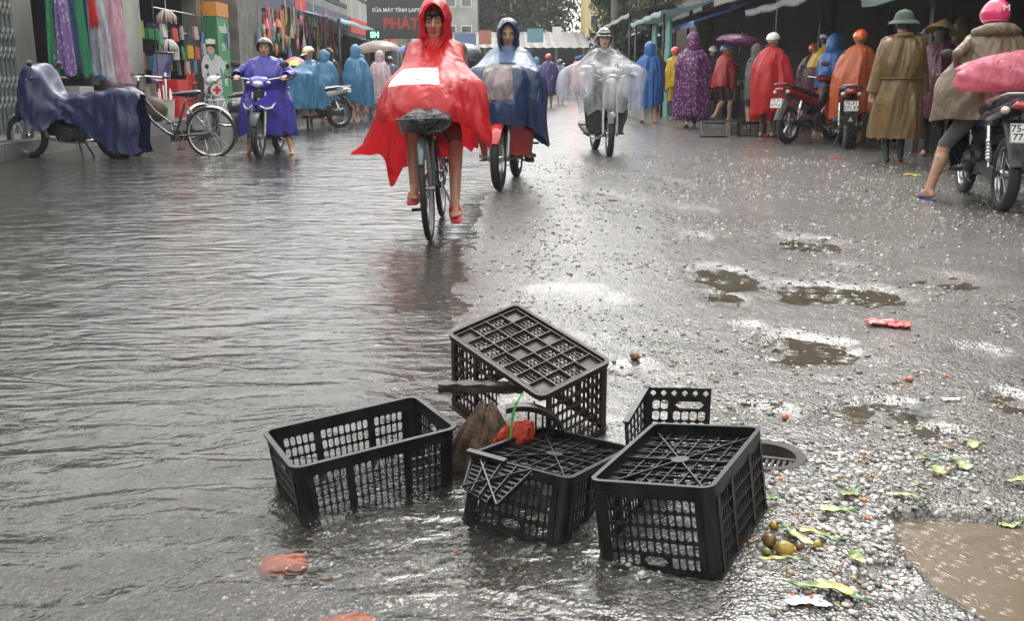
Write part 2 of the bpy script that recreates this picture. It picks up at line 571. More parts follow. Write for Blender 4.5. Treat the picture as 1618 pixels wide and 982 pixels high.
def water_material(name, murk, tint, flow, rain, rough=.03, bstr=.5, near_clear=None, rings=((11.0, .45),)):
    """shallow water: fresnel mirror over a see-through murky layer; relief = flow waves, ripples, rain rings"""
    m, N, L, P = nodemat(name)
    out = N['Material Output']; N.remove(P)
    tc = N.new('ShaderNodeTexCoord')

    def mapping(sx, sy, rz=0):
        mp = N.new('ShaderNodeMapping'); mp.inputs['Scale'].default_value = (sx, sy, 1); mp.inputs['Rotation'].default_value = (0, 0, rz)
        L.new(tc.outputs['Object'], mp.inputs['Vector']); return mp.outputs[0]

    def noise(vec, scale, det=3, dist=0.0, rough=.5):
        n = N.new('ShaderNodeTexNoise'); n.inputs['Scale'].default_value = scale; n.inputs['Detail'].default_value = det
        n.inputs['Distortion'].default_value = dist; n.inputs['Roughness'].default_value = rough
        L.new(vec, n.inputs['Vector']); return n.outputs['Fac']

    def math_(op, a, b_=None, c_=None):
        x = N.new('ShaderNodeMath'); x.operation = op
        for i, s in enumerate((a, b_, c_)):
            if s is None: continue
            if isinstance(s, (int, float)): x.inputs[i].default_value = s
            else: L.new(s, x.inputs[i])
        return x.outputs[0]
    h = None

    def acc(node, w):
        nonlocal h
        t = math_('MULTIPLY', node, w)
        h = t if h is None else math_('ADD', h, t)
    if flow:
        acc(noise(mapping(.7, 1.7, .42), 3.2, 2, 1.8), 3.2 * flow)      # long flow waves
        msk = N.new('ShaderNodeMapRange'); msk.inputs['From Min'].default_value = .38; msk.inputs['From Max'].default_value = .64; msk.inputs['To Min'].default_value = .12; msk.inputs['To Max'].default_value = 1.5
        L.new(noise(mapping(.6, 1.0, .4), 1.7, 1, .8), msk.inputs['Value'])
        acc(math_('MULTIPLY', noise(mapping(.9, 1.35, .55), 10.0, 3, 1.6), msk.outputs[0]), 1.1 * flow)
        acc(noise(mapping(1.0, 1.4, .5), 46.0, 2, .8), .26 * flow)
    if rain:
        for sc, w in rings:
            v = N.new('ShaderNodeTexVoronoi'); v.inputs['Scale'].default_value = sc; v.inputs['Randomness'].default_value = 1
            L.new(mapping(1, 1, sc), v.inputs['Vector'])
            d = v.outputs['Distance']
            wv = math_('SINE', math_('MULTIPLY', d, 46.0))
            fall = math_('MAXIMUM', math_('SUBTRACT', 1.0, math_('MULTIPLY', d, 1.7)), 0.0)
            # only some drops have fallen lately
            sep = N.new('ShaderNodeSeparateColor'); L.new(v.outputs['Color'], sep.inputs[0])
            on = math_('GREATER_THAN', sep.outputs[0], .35)
            acc(math_('MULTIPLY', math_('MULTIPLY', wv, fall), on), w * rain)
    b = N.new('ShaderNodeBump'); b.inputs['Strength'].default_value = bstr; b.inputs['Distance'].default_value = .02
    L.new(h, b.inputs['Height'])
    gl = N.new('ShaderNodeBsdfGlossy'); gl.inputs['Roughness'].default_value = rough
    L.new(b.outputs[0], gl.inputs['Normal'])
    fr = N.new('ShaderNodeFresnel'); fr.inputs['IOR'].default_value = 1.34
    ge = N.new('ShaderNodeNewGeometry'); nm = N.new('ShaderNodeMix'); nm.data_type = 'VECTOR'; nm.inputs['Factor'].default_value = .35
    L.new(ge.outputs['Normal'], nm.inputs[4]); L.new(b.outputs[0], nm.inputs[5]); nn_ = N.new('ShaderNodeVectorMath'); nn_.operation = 'NORMALIZE'; L.new(nm.outputs[1], nn_.inputs[0]); L.new(nn_.outputs[0], fr.inputs['Normal'])
    tp = N.new('ShaderNodeBsdfTransparent'); tp.inputs['Color'].default_value = (*[min(1, .72 + t) for t in tint], 1)
    df = N.new('ShaderNodeBsdfDiffuse'); df.inputs['Color'].default_value = (*tint, 1)
    mu = N.new('ShaderNodeMixShader')
    if near_clear:
        sp = N.new('ShaderNodeSeparateXYZ'); L.new(tc.outputs['Object'], sp.inputs[0])
        mr = N.new('ShaderNodeMapRange'); mr.inputs['From Min'].default_value = near_clear[0]; mr.inputs['From Max'].default_value = near_clear[1]
        mr.inputs['To Min'].default_value = near_clear[2]; mr.inputs['To Max'].default_value = murk
        L.new(sp.outputs['Y'], mr.inputs['Value']); L.new(mr.outputs[0], mu.inputs['Fac'])
    else: mu.inputs['Fac'].default_value = murk
    L.new(tp.outputs[0], mu.inputs[1]); L.new(df.outputs[0], mu.inputs[2])
    mx = N.new('ShaderNodeMixShader'); L.new(fr.outputs[0], mx.inputs['Fac'])
    L.new(mu.outputs[0], mx.inputs[1]); L.new(gl.outputs[0], mx.inputs[2])
    L.new(mx.outputs[0], out.inputs['Surface'])
    return m


WATERM = water_material('flood_water', .50, (.072, .071, .062), 1.0, .30, .03, .29, (1.75, 4.2, .12))
POOLM = water_material('silty_pool_water', .93, (.155, .122, .088), .16, .5, .05, .42, None, ((19.0, .26), (31.0, .2)))
PUDM = water_material('puddle_water', .72, (.085, .072, .053), .12, .4, .04, .45)


def wave(x, y):
    """gentle real swell of the running water"""
    u = x * .92 + y * .30; w = -x * .30 + y * .95
    a = .0022 * np.sin(w * 17 + 2.5 * fbm(u * 1.5, w * 3, 21) * 6) * fbm(u * .8, w * 1.6, 22)
    a += .0016 * np.sin(w * 34 + u * 6 + 8 * fbm(u * 2, w * 4, 23)) * fbm(u * 1.7, w * 2.2, 24)
    return a


# running water on the near side of the street
wx = spacing(-1.3, .5, .022, -6.25, .6, 1.05); wy_ = spacing(1.3, 3.4, .022, .6, 140, 1.02)
WX, WY = np.meshgrid(wx, wy_)
# squeeze columns so that the sheet ends just past the waterline
lim = water_x(WY) + .30
WX = np.where(WX > lim - .3, np.minimum(WX, lim), WX)
WZ = wave(WX, WY) * np.clip((lim - WX) / .5, 0, 1)
fw = np_object('flood_water', np.stack([WX.ravel(), WY.ravel(), WZ.ravel()], 1), gridfaces(*WX.shape), WATERM)
tag(fw, 'rain water running over the street', None, None, 'structure')
# still puddles to the right: one flat sheet each, filling its own hollow
for i, (cx, cy, rx, ry, dep) in enumerate(PUD):
    n = 40
    b = MB()
    pts = [(cx + 1.7 * rx * math.cos(2 * math.pi * k / n), cy + 1.7 * ry * math.sin(2 * math.pi * k / n), 0.0) for k in range(n)]
    inn = [((p[0] - cx) * .5 + cx, (p[1] - cy) * .5 + cy, 0.0) for p in pts]
    b.add(pts + inn + [(cx, cy, 0)], [(k, (k + 1) % n, n + (k + 1) % n, n + k) for k in range(n)] + [(n + k, n + (k + 1) % n, 2 * n) for k in range(n)])
    zc = -.0045 - .0004 * i
    b.v = [(p[0], p[1], p[2] + zc) for p in b.v]
    o = b.build('puddle', PUDM)
    tag(o, None, None, None, 'structure')
b = MB(); pc = POOL[0] * 0
for p in POOL: pc += p / len(POOL)
ring = [Vector((pc.x + (p.x - pc.x) * 1.12, pc.y + (p.y - pc.y) * 1.12, -.006)) for p in POOL]
b.add(ring, [tuple(range(len(ring)))])
tag(b.build('pothole_pool', POOLM), None, None, None, 'structure')

# ---------------------------------------------------------------- stones
STONEM = []
for nm, c in (('stone_grey', (.33, .33, .315)), ('stone_pale', (.60, .585, .55)), ('stone_dark', (.12, .12, .12)), ('stone_tan', (.36, .28, .18)), ('stone_green', (.27, .31, .28)), ('brick_crumb', (.46, .19, .08))):
    STONEM.append(mat(nm, c, .38, var=.3, scale=60, bump=.25, bscale=150, coat=.15))

_t = (1 + 5 ** .5) / 2
ICO = np.array([(-1, _t, 0), (1, _t, 0), (-1, -_t, 0), (1, -_t, 0), (0, -1, _t), (0, 1, _t), (0, -1, -_t), (0, 1, -_t), (_t, 0, -1), (_t, 0, 1), (-_t, 0, -1), (-_t, 0, 1)], float)
ICO /= np.linalg.norm(ICO[0])
ICOF = np.array([(0, 11, 5), (0, 5, 1), (0, 1, 7), (0, 7, 10), (0, 10, 11), (1, 5, 9), (5, 11, 4), (11, 10, 2), (10, 7, 6), (7, 1, 8), (3, 9, 4), (3, 4, 2), (3, 2, 6), (3, 6, 8), (3, 8, 9), (4, 9, 5), (2, 4, 11), (6, 2, 10), (8, 6, 7), (9, 8, 1)])


def stones(name, xs, ys, sizes, weights, seed, sink=.3, label=None):
    r = np.random.default_rng(seed)
    n = len(xs)
    zs = ground_h(xs, ys)
    V = np.repeat(ICO[None], n, 0) * (1 + .62 * (r.random((n, 12, 1)) - .5))
    V = V * (np.stack([.75 + .6 * r.random(n), .75 + .6 * r.random(n), .5 + .35 * r.random(n)], 1) * sizes[:, None])[:, None, :]
    a = r.random(n) * 6.283; ca, sa = np.cos(a), np.sin(a)
    x = V[..., 0] * ca[:, None] - V[..., 1] * sa[:, None]; y = V[..., 0] * sa[:, None] + V[..., 1] * ca[:, None]
    t = (r.random(n) - .5) * .9; ct, st = np.cos(t)[:, None], np.sin(t)[:, None]
    z = V[..., 2] * ct + x * st; x = x * ct - V[..., 2] * st
    V = np.stack([x + xs[:, None], y + ys[:, None], z + (zs + sizes * (.55 - sink))[:, None]], -1).reshape(-1, 3)
    Fq = (ICOF[None] + 12 * np.arange(n)[:, None, None]).reshape(-1, 3)
    o = np_object(name, V, Fq, STONEM, smooth=False)
    mi = np.repeat(r.choice(len(STONEM), n, p=np.array(weights) / sum(weights)), 20)
    o.data.polygons.foreach_set('material_index', mi.astype(np.int32))
    tag(o, label, None, None, 'stuff')
    return o


def scatter(n, x0, x1, y0, y1, dens, seed):
    r = np.random.default_rng(seed)
    xs, ys = r.uniform(x0, x1, n), r.uniform(y0, y1, n)
    k = r.random(n) < dens(xs, ys)
    return xs[k], ys[k], r


def d_gravel(x, y):
    pool = inside_soft(x, y, POOL, .03)
    nb = fbm(x * 4.5, y * 4.5, 41)
    a = np.exp(-(((x - .78) / .20) ** 2 + ((y - 2.02) / .26) ** 2)) + .9 * np.exp(-(((x - 1.10) / .28) ** 2 + ((y - 2.38) / .22) ** 2)) + .6 * np.exp(-(((x - .62) / .13) ** 2 + ((y - 1.72) / .14) ** 2))
    man = np.hypot(x - MAN.x, y - MAN.y) > MAN_R + .02
    return np.clip(a * 1.25 - .38 + 1.7 * (nb - .5), 0, 1) * (pool < -.4) * man


xs, ys, r_ = scatter(26000, .38, 1.7, 1.55, 3.2, d_gravel, 51)
stones('gravel', xs, ys, .0026 + .0072 * r_.random(len(xs)) ** 2.4, [5, 6, 2, 1.6, 1, .35], 52, label='loose pale gravel beside the brown pool')
d_grit = lambda x, y: np.clip((x - water_x(y)) * 1.2 + .15, 0, 1) * np.clip(.25 + 2.0 * (fbm(x * 1.7, y * 1.7, 61) - .42), 0, 1) * (inside_soft(x, y, POOL, .03) < -.5) * (np.hypot(x - MAN.x, y - MAN.y) > MAN_R + .02)
xs, ys, r_ = scatter(95000, -.3, 6.0, 1.6, 14, lambda x, y: d_grit(x, y) * np.clip((14 - y) / 9, 0, 1) * np.clip(.35 + 3 / y, 0, 1), 62)
stones('grit', xs, ys, (.0026 + .007 * r_.random(len(xs)) ** 3.2) * (1 + .08 * (ys - 2)), [6, 2.6, 5, 1.3, .6, .10], 63, .38, 'scattered grit and small stones on the road')
d_bed = lambda x, y: np.clip(1.25 - np.hypot((x + .18) / .40, (y - 1.90) / .25) + .8 * (fbm(x * 6, y * 6, 71) - .5), 0, 1) * .8
xs, ys, r_ = scatter(6000, -.8, .5, 1.6, 2.35, d_bed, 72)
stones('streambed_stones', xs, ys, .0025 + .007 * r_.random(len(xs)) ** 3.5, [3, 8, .6, 3.4, 1, .5], 73, .45, 'pale stones lying under the clear shallow water')
# ================================================================== PLASTIC CRATES
BLACKP = mat('black_crate_plastic', (.012, .0125, .014), .42, var=.5, scale=25, bump=.15, bscale=220, coat=.1, spec=.35)
BROWNP = mat('sun_bleached_brown_plastic', (.038, .030, .025), .5, var=.4, scale=18, bump=.15, bscale=160, spec=.35)


def panel(mb, A, B, Cc, D, th, cells, mi=0):
    """flat wall between corners A B (low) C D (high); cells=(u0,u1,v0,v1,hole) in 0..1; hole=(a,b,c,d,chamfer_u,chamfer_v)"""
    A, B, Cc, D = map(Vector, (A, B, Cc, D))
    n = (B - A).cross(D - A).normalized()

    def P(u, v, k):
        return (A * (1 - u) + B * u) * (1 - v) + (D * (1 - u) + Cc * u) * v - n * (th * k)
    for (u0, u1, v0, v1, hole) in cells:
        if hole is None:
            vs_ = [P(u0, v0, 0), P(u1, v0, 0), P(u1, v1, 0), P(u0, v1, 0), P(u0, v0, 1), P(u1, v0, 1), P(u1, v1, 1), P(u0, v1, 1)]
            mb.add(vs_, [(0, 1, 2, 3), (7, 6, 5, 4), (0, 4, 5, 1), (1, 5, 6, 2), (2, 6, 7, 3), (3, 7, 4, 0)], mi)
            continue
        a, b, c, d, cu, cv = hole
        oc = [(a + cu, c), (b - cu, c), (b, c + cv), (b, d - cv), (b - cu, d), (a + cu, d), (a, d - cv), (a, c + cv)]
        rc = [(u0, v0), (u1, v0), (u1, v1), (u0, v1)]
        vs_ = []
        for k in (0, 1):
            vs_ += [P(*q, k) for q in rc] + [P(*q, k) for q in oc]
        f = [(0, 1, 5, 4), (1, 6, 5), (1, 2, 7, 6), (2, 8, 7), (2, 3, 9, 8), (3, 10, 9), (3, 0, 11, 10), (0, 4, 11)]
        F = f + [tuple(i + 12 for i in q[::-1]) for q in f]
        for i in range(8):
            j = (i + 1) % 8
            F.append((4 + i, 4 + j, 16 + j, 16 + i))
        mb.add(vs_, F, mi)


def wall_cells(Wd, Ht, groups, post, base, top, rows, barw=.0030, handle=None, round_top=False, u_range=None):
    """cells of a crate wall: groups of slot columns between posts"""
    tot = sum(groups); cw = (Wd - post * (len(groups) + 1)) / tot
    cells = [(0, 1, 0, base / Ht, None), (0, 1, 1 - top / Ht, 1, None)]
    rh = (Ht - base - top) / rows
    x = 0.0; ci = 0
    spans = []
    for g in groups:
        cells.append((x / Wd, (x + post) / Wd, base / Ht, 1 - top / Ht, None)); x += post
        for k in range(g):
            spans.append((x, x + cw)); x += cw
    cells.append((x / Wd, 1, base / Ht, 1 - top / Ht, None))
    for i, (x0, x1) in enumerate(spans):
        for r in range(rows):
            if handle and handle[0] <= i <= handle[1] and r in handle[2]: continue
            z0 = base + r * rh; z1 = z0 + rh
            h0, h1 = z0 + .0028, z1 - .0028
            cells.append((x0 / Wd, x1 / Wd, z0 / Ht, z1 / Ht, ((x0 + barw / 2) / Wd, (x1 - barw / 2) / Wd, h0 / Ht, h1 / Ht, .25 * (cw - barw) / Wd, .16 * (h1 - h0) / Ht)))
    if handle:
        x0 = spans[handle[0]][0]; x1 = spans[handle[1]][1]
        z0 = base + min(handle[2]) * rh; z1 = base + (max(handle[2]) + 1) * rh
        cells.append((x0 / Wd, x1 / Wd, z0 / Ht, z1 / Ht, ((x0 + .006) / Wd, (x1 - .006) / Wd, (z0 + .006) / Ht, (z1 - .006) / Ht, .010 / Wd, .010 / Ht)))
    if u_range:
        cells = [(max(c[0], u_range[0]), min(c[1], u_range[1]), c[2], c[3], c[4]) for c in cells if c[1] > u_range[0] + 1e-6 and c[0] < u_range[1] - 1e-6 and (c[4] is None or (c[0] >= u_range[0] - 1e-6 and c[1] <= u_range[1] + 1e-6))]
    return cells, spans, rh


def rrect(L, W, r, seg=5):
    pts = []
    for (sx, sy, a0) in ((1, 1, 0), (-1, 1, 90), (-1, -1, 180), (1, -1, 270)):
        for k in range(seg + 1):
            a = R(a0 + 90 * k / seg)
            pts.append((sx * (L / 2 - r) + r * math.cos(a), sy * (W / 2 - r) + r * math.sin(a)))
    return pts


def ringband(mb, L, W, r, z0, z1, tin, tout, L1=None, W1=None, mi=0):
    """closed band of rectangular section round the crate between heights z0 and z1"""
    L1 = L1 or L; W1 = W1 or W
    o0, i0 = rrect(L + 2 * tout, W + 2 * tout, r + tout), rrect(L - 2 * tin, W - 2 * tin, max(.003, r - tin))
    o1, i1 = rrect(L1 + 2 * tout, W1 + 2 * tout, r + tout), rrect(L1 - 2 * tin, W1 - 2 * tin, max(.003, r - tin))
    n = len(o0)
    V = [(*p, z0) for p in o0] + [(*p, z1) for p in o1] + [(*p, z1) for p in i1] + [(*p, z0) for p in i0]
    F = []
    for k in range(n):
        j = (k + 1) % n
        for q in range(4):
            q2 = (q + 1) % 4
            F.append((q * n + k, q * n + j, q2 * n + j, q2 * n + k))
    mb.add(V, F, mi)


def crate(name, M, L, W, Ht, t, mt, label, walls=(1, 1, 1, 1), style='radial', skip_corner=(), ranges=None, cut_bottom=None, slot=.031, recess=.012, group='plastic crates heaped in the street'):
    """open crate, floor at local z=0, mouth at z=Ht; L, W at the mouth, t = mouth/floor ratio"""
    root = thing(name, label=label, cat='crate', group=group)
    root.matrix_world = M
    r = .022; L0, W0 = L / t, W / t; th = .004

    def at(z): k = z / Ht; return L0 + (L - L0) * k, W0 + (W - W0) * k
    zb, zt = recess - .002, Ht - .026
    # rim: a broad flat lip on top of a plain band
    b = MB()
    ringband(b, L, W, r, zt, Ht - .006, .004, .0005, *(L, W))
    ringband(b, L + .001, W + .001, r, Ht - .006, Ht, .004, .009)
    ringband(b, *at(zt), r, zt - .003, zt + .002, .002, .0045)
    rim = b.build('rim', mt, root)
    # foot ring under the floor
    b = MB(); ringband(b, L0, W0, r, 0, zb + .004, .005, .002); ringband(b, L0, W0, r, -.003, .003, .007, .0035)
    b.build('foot_ring', mt, root)
    # corner posts
    o0, o1 = rrect(L0, W0, r), rrect(*at(zt), r)
    i0, i1 = rrect(L0 - .008, W0 - .008, r - .004), rrect(at(zt)[0] - .008, at(zt)[1] - .008, r - .004)
    for q in range(4):
        if q in skip_corner: continue
        s = slice(q * 6, q * 6 + 6); b = MB()
        A = [(*p, zb) for p in o0[s]]; B_ = [(*p, zt) for p in o1[s]]; C_ = [(*p, zt) for p in i1[s]]; D_ = [(*p, zb) for p in i0[s]]
        b.grid([A, B_, C_, D_], closed_u=True)
        b.build('corner_post', mt, root, smooth=True, angle=40)
    La, Wa = at(zt)
    sides = [
        ((-L0 / 2 + r, -W0 / 2, zb), (L0 / 2 - r, -W0 / 2, zb), (La / 2 - r, -Wa / 2, zt), (-La / 2 + r, -Wa / 2, zt), 'long'),
        ((L0 / 2, -W0 / 2 + r, zb), (L0 / 2, W0 / 2 - r, zb), (La / 2, Wa / 2 - r, zt), (La / 2, -Wa / 2 + r, zt), 'short'),
        ((L0 / 2 - r, W0 / 2, zb), (-L0 / 2 + r, W0 / 2, zb), (-La / 2 + r, Wa / 2, zt), (La / 2 - r, Wa / 2, zt), 'long'),
        ((-L0 / 2, W0 / 2 - r, zb), (-L0 / 2, -W0 / 2 + r, zb), (-La / 2, -Wa / 2 + r, zt), (-La / 2, Wa / 2 - r, zt), 'short')]
    hh = zt - zb; rows = max(4, round(hh / slot))
    for i, (A, B, C2, D, kind) in enumerate(sides):
        if not walls[i]: continue
        wd = (Vector(B) - Vector(A)).length
        ur = (ranges or {}).get(i)
        if kind == 'long': cells, spans, rh = wall_cells(wd, hh, (5, 8, 5), .015, .005, .004, rows, u_range=ur)
        else: cells, spans, rh = wall_cells(wd, hh, (12,), .010, .005, .004, rows, handle=(4, 7, (rows - 1,)), u_range=ur)
        b = MB(); panel(b, A, B, C2, D, th, cells)
        wob = b.build('side_wall', mt, root)
        # raised outside ribs: one along each row, one up each post
        A, B, C2, D = map(Vector, (A, B, C2, D)); n = (B - A).cross(D - A).normalized()
        b = MB(); u0, u1 = ur or (0, 1)
        for q in range(1, rows):
            v = (.006 + q * rh) / hh
            p0 = A * (1 - v) + D * v; p1 = B * (1 - v) + C2 * v
            b.beam(p0.lerp(p1, u0) + n * .0018, p0.lerp(p1, u1) + n * .0018, .0040, .0028, up=(D - A).normalized())
        xs_ = [0.008 / wd, 1 - .008 / wd] + ([((5 * (spans[0][1] - spans[0][0])) + .024) / wd, 1 - ((5 * (spans[0][1] - spans[0][0])) + .024) / wd] if kind == 'long' else [])
        for u in xs_:
            if u < u0 or u > u1: continue
            w_ = (C2 - D).normalized()
            b.beam(A.lerp(B, u) + n * .0019, D.lerp(C2, u) + n * .0019, .0135, .0042, up=n)
        b.build('rib', mt, wob)
    # floor
    b = MB(); zf = recess
    A, B, C2, D = (-L0 / 2 + .004, -W0 / 2 + .004, zf), (L0 / 2 - .004, -W0 / 2 + .004, zf), (L0 / 2 - .004, W0 / 2 - .004, zf), (-L0 / 2 + .004, W0 / 2 - .004, zf)
    if style == 'radial':
        cells = []; nu, nv = 15, 8
        eu, ev = .035, .05
        cells += [(0, 1, 0, ev, None), (0, 1, 1 - ev, 1, None), (0, eu, ev, 1 - ev, None), (1 - eu, 1, ev, 1 - ev, None)]
        for i in range(nu):
            for j in range(nv):
                x0, x1 = eu + (1 - 2 * eu) * i / nu, eu + (1 - 2 * eu) * (i + 1) / nu
                y0, y1 = ev + (1 - 2 * ev) * j / nv, ev + (1 - 2 * ev) * (j + 1) / nv
                if cut_bottom and cut_bottom(i / nu, j / nv): continue
                ax, ay = (x1 - x0), (y1 - y0)
                cells.append((x0, x1, y0, y1, (x0 + ax * .10, x1 - ax * .10, y0 + ay * .12, y1 - ay * .12, ax * .22, ay * .22)))
        panel(b, B, A, D, C2, .004, cells)
        fl = b.build('floor_grid', mt, root)
        b = MB(); zz = zf - .005
        l2, w2 = L0 / 2 - .008, W0 / 2 - .008
        ends = [(l2, w2), (-l2, w2), (l2, -w2), (-l2, -w2), (0, w2), (0, -w2), (l2 * .5, w2), (-l2 * .5, w2), (l2 * .5, -w2), (-l2 * .5, -w2)]
        for (x, y) in ends[:6]:
            b.beam((0, 0, zz), (x, y, zz), .0030, .0095)
        for k in range(1, 8):
            x = -l2 + 2 * l2 * k / 8
            b.beam((x, -w2, zz + .001), (x, w2, zz + .001), .0022, .006)
        for k in range(1, 6):
            y = -w2 + 2 * w2 * k / 6
            b.beam((-l2, y, zz + .0013), (l2, y, zz + .0013), .0022, .006)
        if cut_bottom:
            keep = MB()
        b.lathe([(0, zz - .0055), (.020, zz - .0055), (.020, zf), (0, zf)], 20)
        b.build('rib', mt, fl)
    else:
        cells = []
        nu, nv = 7, 4
        eu, ev = .03, .045
        cells += [(0, 1, 0, ev, None), (0, 1, 1 - ev, 1, None), (0, eu, ev, 1 - ev, None), (1 - eu, 1, ev, 1 - ev, None)]
        for i in range(nu):
            for j in range(nv):
                x0, x1 = eu + (1 - 2 * eu) * i / nu, eu + (1 - 2 * eu) * (i + 1) / nu
                y0, y1 = ev + (1 - 2 * ev) * j / nv, ev + (1 - 2 * ev) * (j + 1) / nv
                if (i, j) in ((3, 1), (3, 2), (0, 0), (0, 3), (6, 0), (6, 3), (3, 0)):
                    cells.append((x0, x1, y0, y1, None)); continue
                for k in range(5):
                    ya, yb = y0 + (y1 - y0) * k / 5, y0 + (y1 - y0) * (k + 1) / 5
                    if k in (0, 4):
                        pass
                    cells.append((x0, x1, ya, yb, (x0 + .013, x1 - .013, ya + .010, yb - .006, .008, .010)))
        panel(b, B, A, D, C2, .0035, cells)
        fl = b.build('floor_grid', mt, root)
        b = MB(); zz = zf - .0045
        l2, w2 = L0 / 2 - .006, W0 / 2 - .006
        for i in range(nu + 1):
            x = -L0 / 2 + .004 + (L0 - .008) * (eu + (1 - 2 * eu) * i / nu)
            b.beam((x, -w2, zz), (x, w2, zz), .0032, .0088)
        for j in range(nv + 1):
            y = -W0 / 2 + .004 + (W0 - .008) * (ev + (1 - 2 * ev) * j / nv)
            b.beam((-l2, y, zz - .0004), (l2, y, zz - .0004), .0032, .0092)
        b.build('rib', mt, fl)
    return root


def pose(p):
    """x y z, yaw, pitch about x, roll about y"""
    x, y, z, a, b, c = p
    return Matrix.Translation((x, y, z)) @ Matrix.Rotation(a, 4, 'Z') @ Matrix.Rotation(b, 4, 'X') @ Matrix.Rotation(c, 4, 'Y')


crate('crate', pose((-.372, 2.328, -.050, .489, .010, -.069)), .408, .265, .190, 1.06, BLACKP, 'black slotted crate standing upright and open in the running water')
crate('crate', pose((.370, 2.033, .189, 1.08, 3.007, .004)), .394, .266, .212, 1.012, BLACKP, 'black crate upside down at the edge of the gravel, nearest of the heap', slot=.034, recess=.024)
crate('crate', pose((.103, 2.225, .118, 1.075, 3.185, -.150)), .400, .263, .178, 1.04, BLACKP, 'black upside-down crate with spoked bottom in the middle of the heap', recess=.016, slot=.034)
crate('crate', pose((.043, 2.640, .262, -.90, 3.347, -.24)), .412, .262, .250, 1.025, BROWNP, 'brownish crate tipped on top of the heap with its ribbed bottom up', style='cells', ranges={2: (.42, 1)}, skip_corner=(0,), slot=.036, group='plastic crates heaped in the street')

# a broken-off end of another crate, standing behind the nearest one
root = thing('crate_fragment', (.375, 2.58, 0), (0, 0, R(-4)), 'broken end of a black crate standing behind the upside-down crates', 'crate piece')
b = MB(); wd, hh = .172, .165
cells, spans, rh = wall_cells(wd, hh - .03, (2, 4), .012, .004, .002, 4, handle=(2, 5, (3,)))
panel(b, (0, 0, 0), (wd, 0, 0), (wd, -.006, hh - .03), (0, -.006, hh - .03), .005, cells)
tc_ = []
for k in range(6):
    u0, u1 = k / 6, (k + 1) / 6
    tc_.append((u0, u1, 0, 1, (u0 + .04, u1 - .04, .25, .8, .035, .2)))
panel(b, (0, -.006, hh - .03), (wd, -.006, hh - .03), (wd, -.007, hh), (0, -.007, hh), .005, tc_)
b.build('end_wall', BLACKP, root)
b = MB()
cells, spans, rh = wall_cells(.17, hh, (5,), .014, .006, .022, 5)
panel(b, (-.055, -.165, -.01), (0, 0, 0), (-.004, 0, hh), (-.066, -.165, hh - .045), .005, cells)
b.build('side_wall', BLACKP, root)
b = MB(); b.tube([(-.002, .0, -.005), (-.003, -.001, hh * .5), (-.004, -.002, hh + .004)], .010, 8); b.build('corner_post', BLACKP, root, True, 50)
b = MB(); b.beam((-.004, -.003, hh + .001), (-.068, -.168, hh - .044), .016, .006); b.build('rim', BLACKP, root)

# snapped-off piece of crate floor leaning on the middle crate
root = thing('crate_fragment', label='torn piece of black crate floor leaning on the middle crate', cat='crate piece')
pA, pB = AT(747, 722, 2.105), AT(842, 747, 2.02)
pC, pD = AT(784, 803, 1.925), AT(732, 773, 2.005)
cells = []
nu, nv = 4, 8
for i in range(nu):
    for j in range(nv):
        if (i, j) in ((3, 0), (0, 7)): continue
        u0, u1, v0, v1 = i / nu, (i + 1) / nu, j / nv, (j + 1) / nv
        cells.append((u0, u1, v0, v1, (u0 + .03, u1 - .03, v0 + .022, v1 - .022, .03, .03)))
b = MB(); panel(b, pD, pC, pB, pA, .004, cells); b.build('floor_grid', BLACKP, root)
b = MB()
for u in (0, .25, .5, .75, 1.0): b.beam(pD.lerp(pC, u) + Vector((0, 0, .004)), pA.lerp(pB, u) + Vector((0, 0, .004)), .003, .007)
b.beam(pD + Vector((0, 0, .006)), pB + Vector((0, 0, .006)), .003, .007)
b.beam(pA.lerp(pB, .1) + Vector((0, 0, .006)), pC + Vector((0, 0, .006)), .003, .007)
b.build('rib', BLACKP, root)
b = MB(); b.beam(pA + Vector((-.012, .002, .012)), pA.lerp(pB, .55) + Vector((0, .004, .006)), .018, .010); b.build('rim', BLACKP, root)

# hooped rim of a crushed crate under the brown one
root = thing('crate_fragment', label='curved black crate rim wedged under the tipped brown crate', cat='crate piece')
b = MB()
pts = [Vector((.020, 2.40, .175)) + Vector((.115 * math.sin(a) * 1.05, .02 * math.sin(a) - .02 * (1 - math.cos(a)), -.10 * (1 - math.cos(a)))) for a in np.linspace(-.3, 1.5, 12)]
b.grid([[p + Vector(o_) for o_ in ((0, -.012, 0), (0, .012, .004), (0, .010, -.010), (0, -.012, -.014))] for p in pts], closed_v=True)
b.build('rim', BLACKP, root, True, 40)
b = MB()
for k in range(1, 9):
    p = pts[k + 2] if k + 2 < len(pts) else pts[-1]
    b.beam(p + Vector((0, .006, -.008)), (p.x, p.y + .012, -.02), .005, .004)
for z in (.03, .06, .09): b.beam((.03, 2.412, z), (.135, 2.42, z), .004, .004)
b.build('side_wall', BLACKP, root)

# plank, sack, bag, strap
WETWOOD = mat('charred_wet_wood', (.018, .016, .015), .45, var=.5, scale=12, bump=.6, bscale=60)
b = MB(); n = 10
pa, pb = Vector((-.195, 2.49, .196)), Vector((.030, 2.53, .180))
for s in range(2):
    pass
P = []
for k in range(n + 1):
    q = pa.lerp(pb, k / n); j = .0025 * math.sin(k * 2.3)
    P.append([q + Vector((0, -.022, -.011 + j)), q + Vector((0, .022, -.012)), q + Vector((0, .022, .011 + j)), q + Vector((0, -.020, .012 - j))])
b.grid(P, closed_v=True); b.add(P[0], [(0, 1, 2, 3)]); b.add(P[-1], [(3, 2, 1, 0)])
tag(b.build('plank', WETWOOD), 'charred black plank poking out from under the tipped brown crate', 'plank')

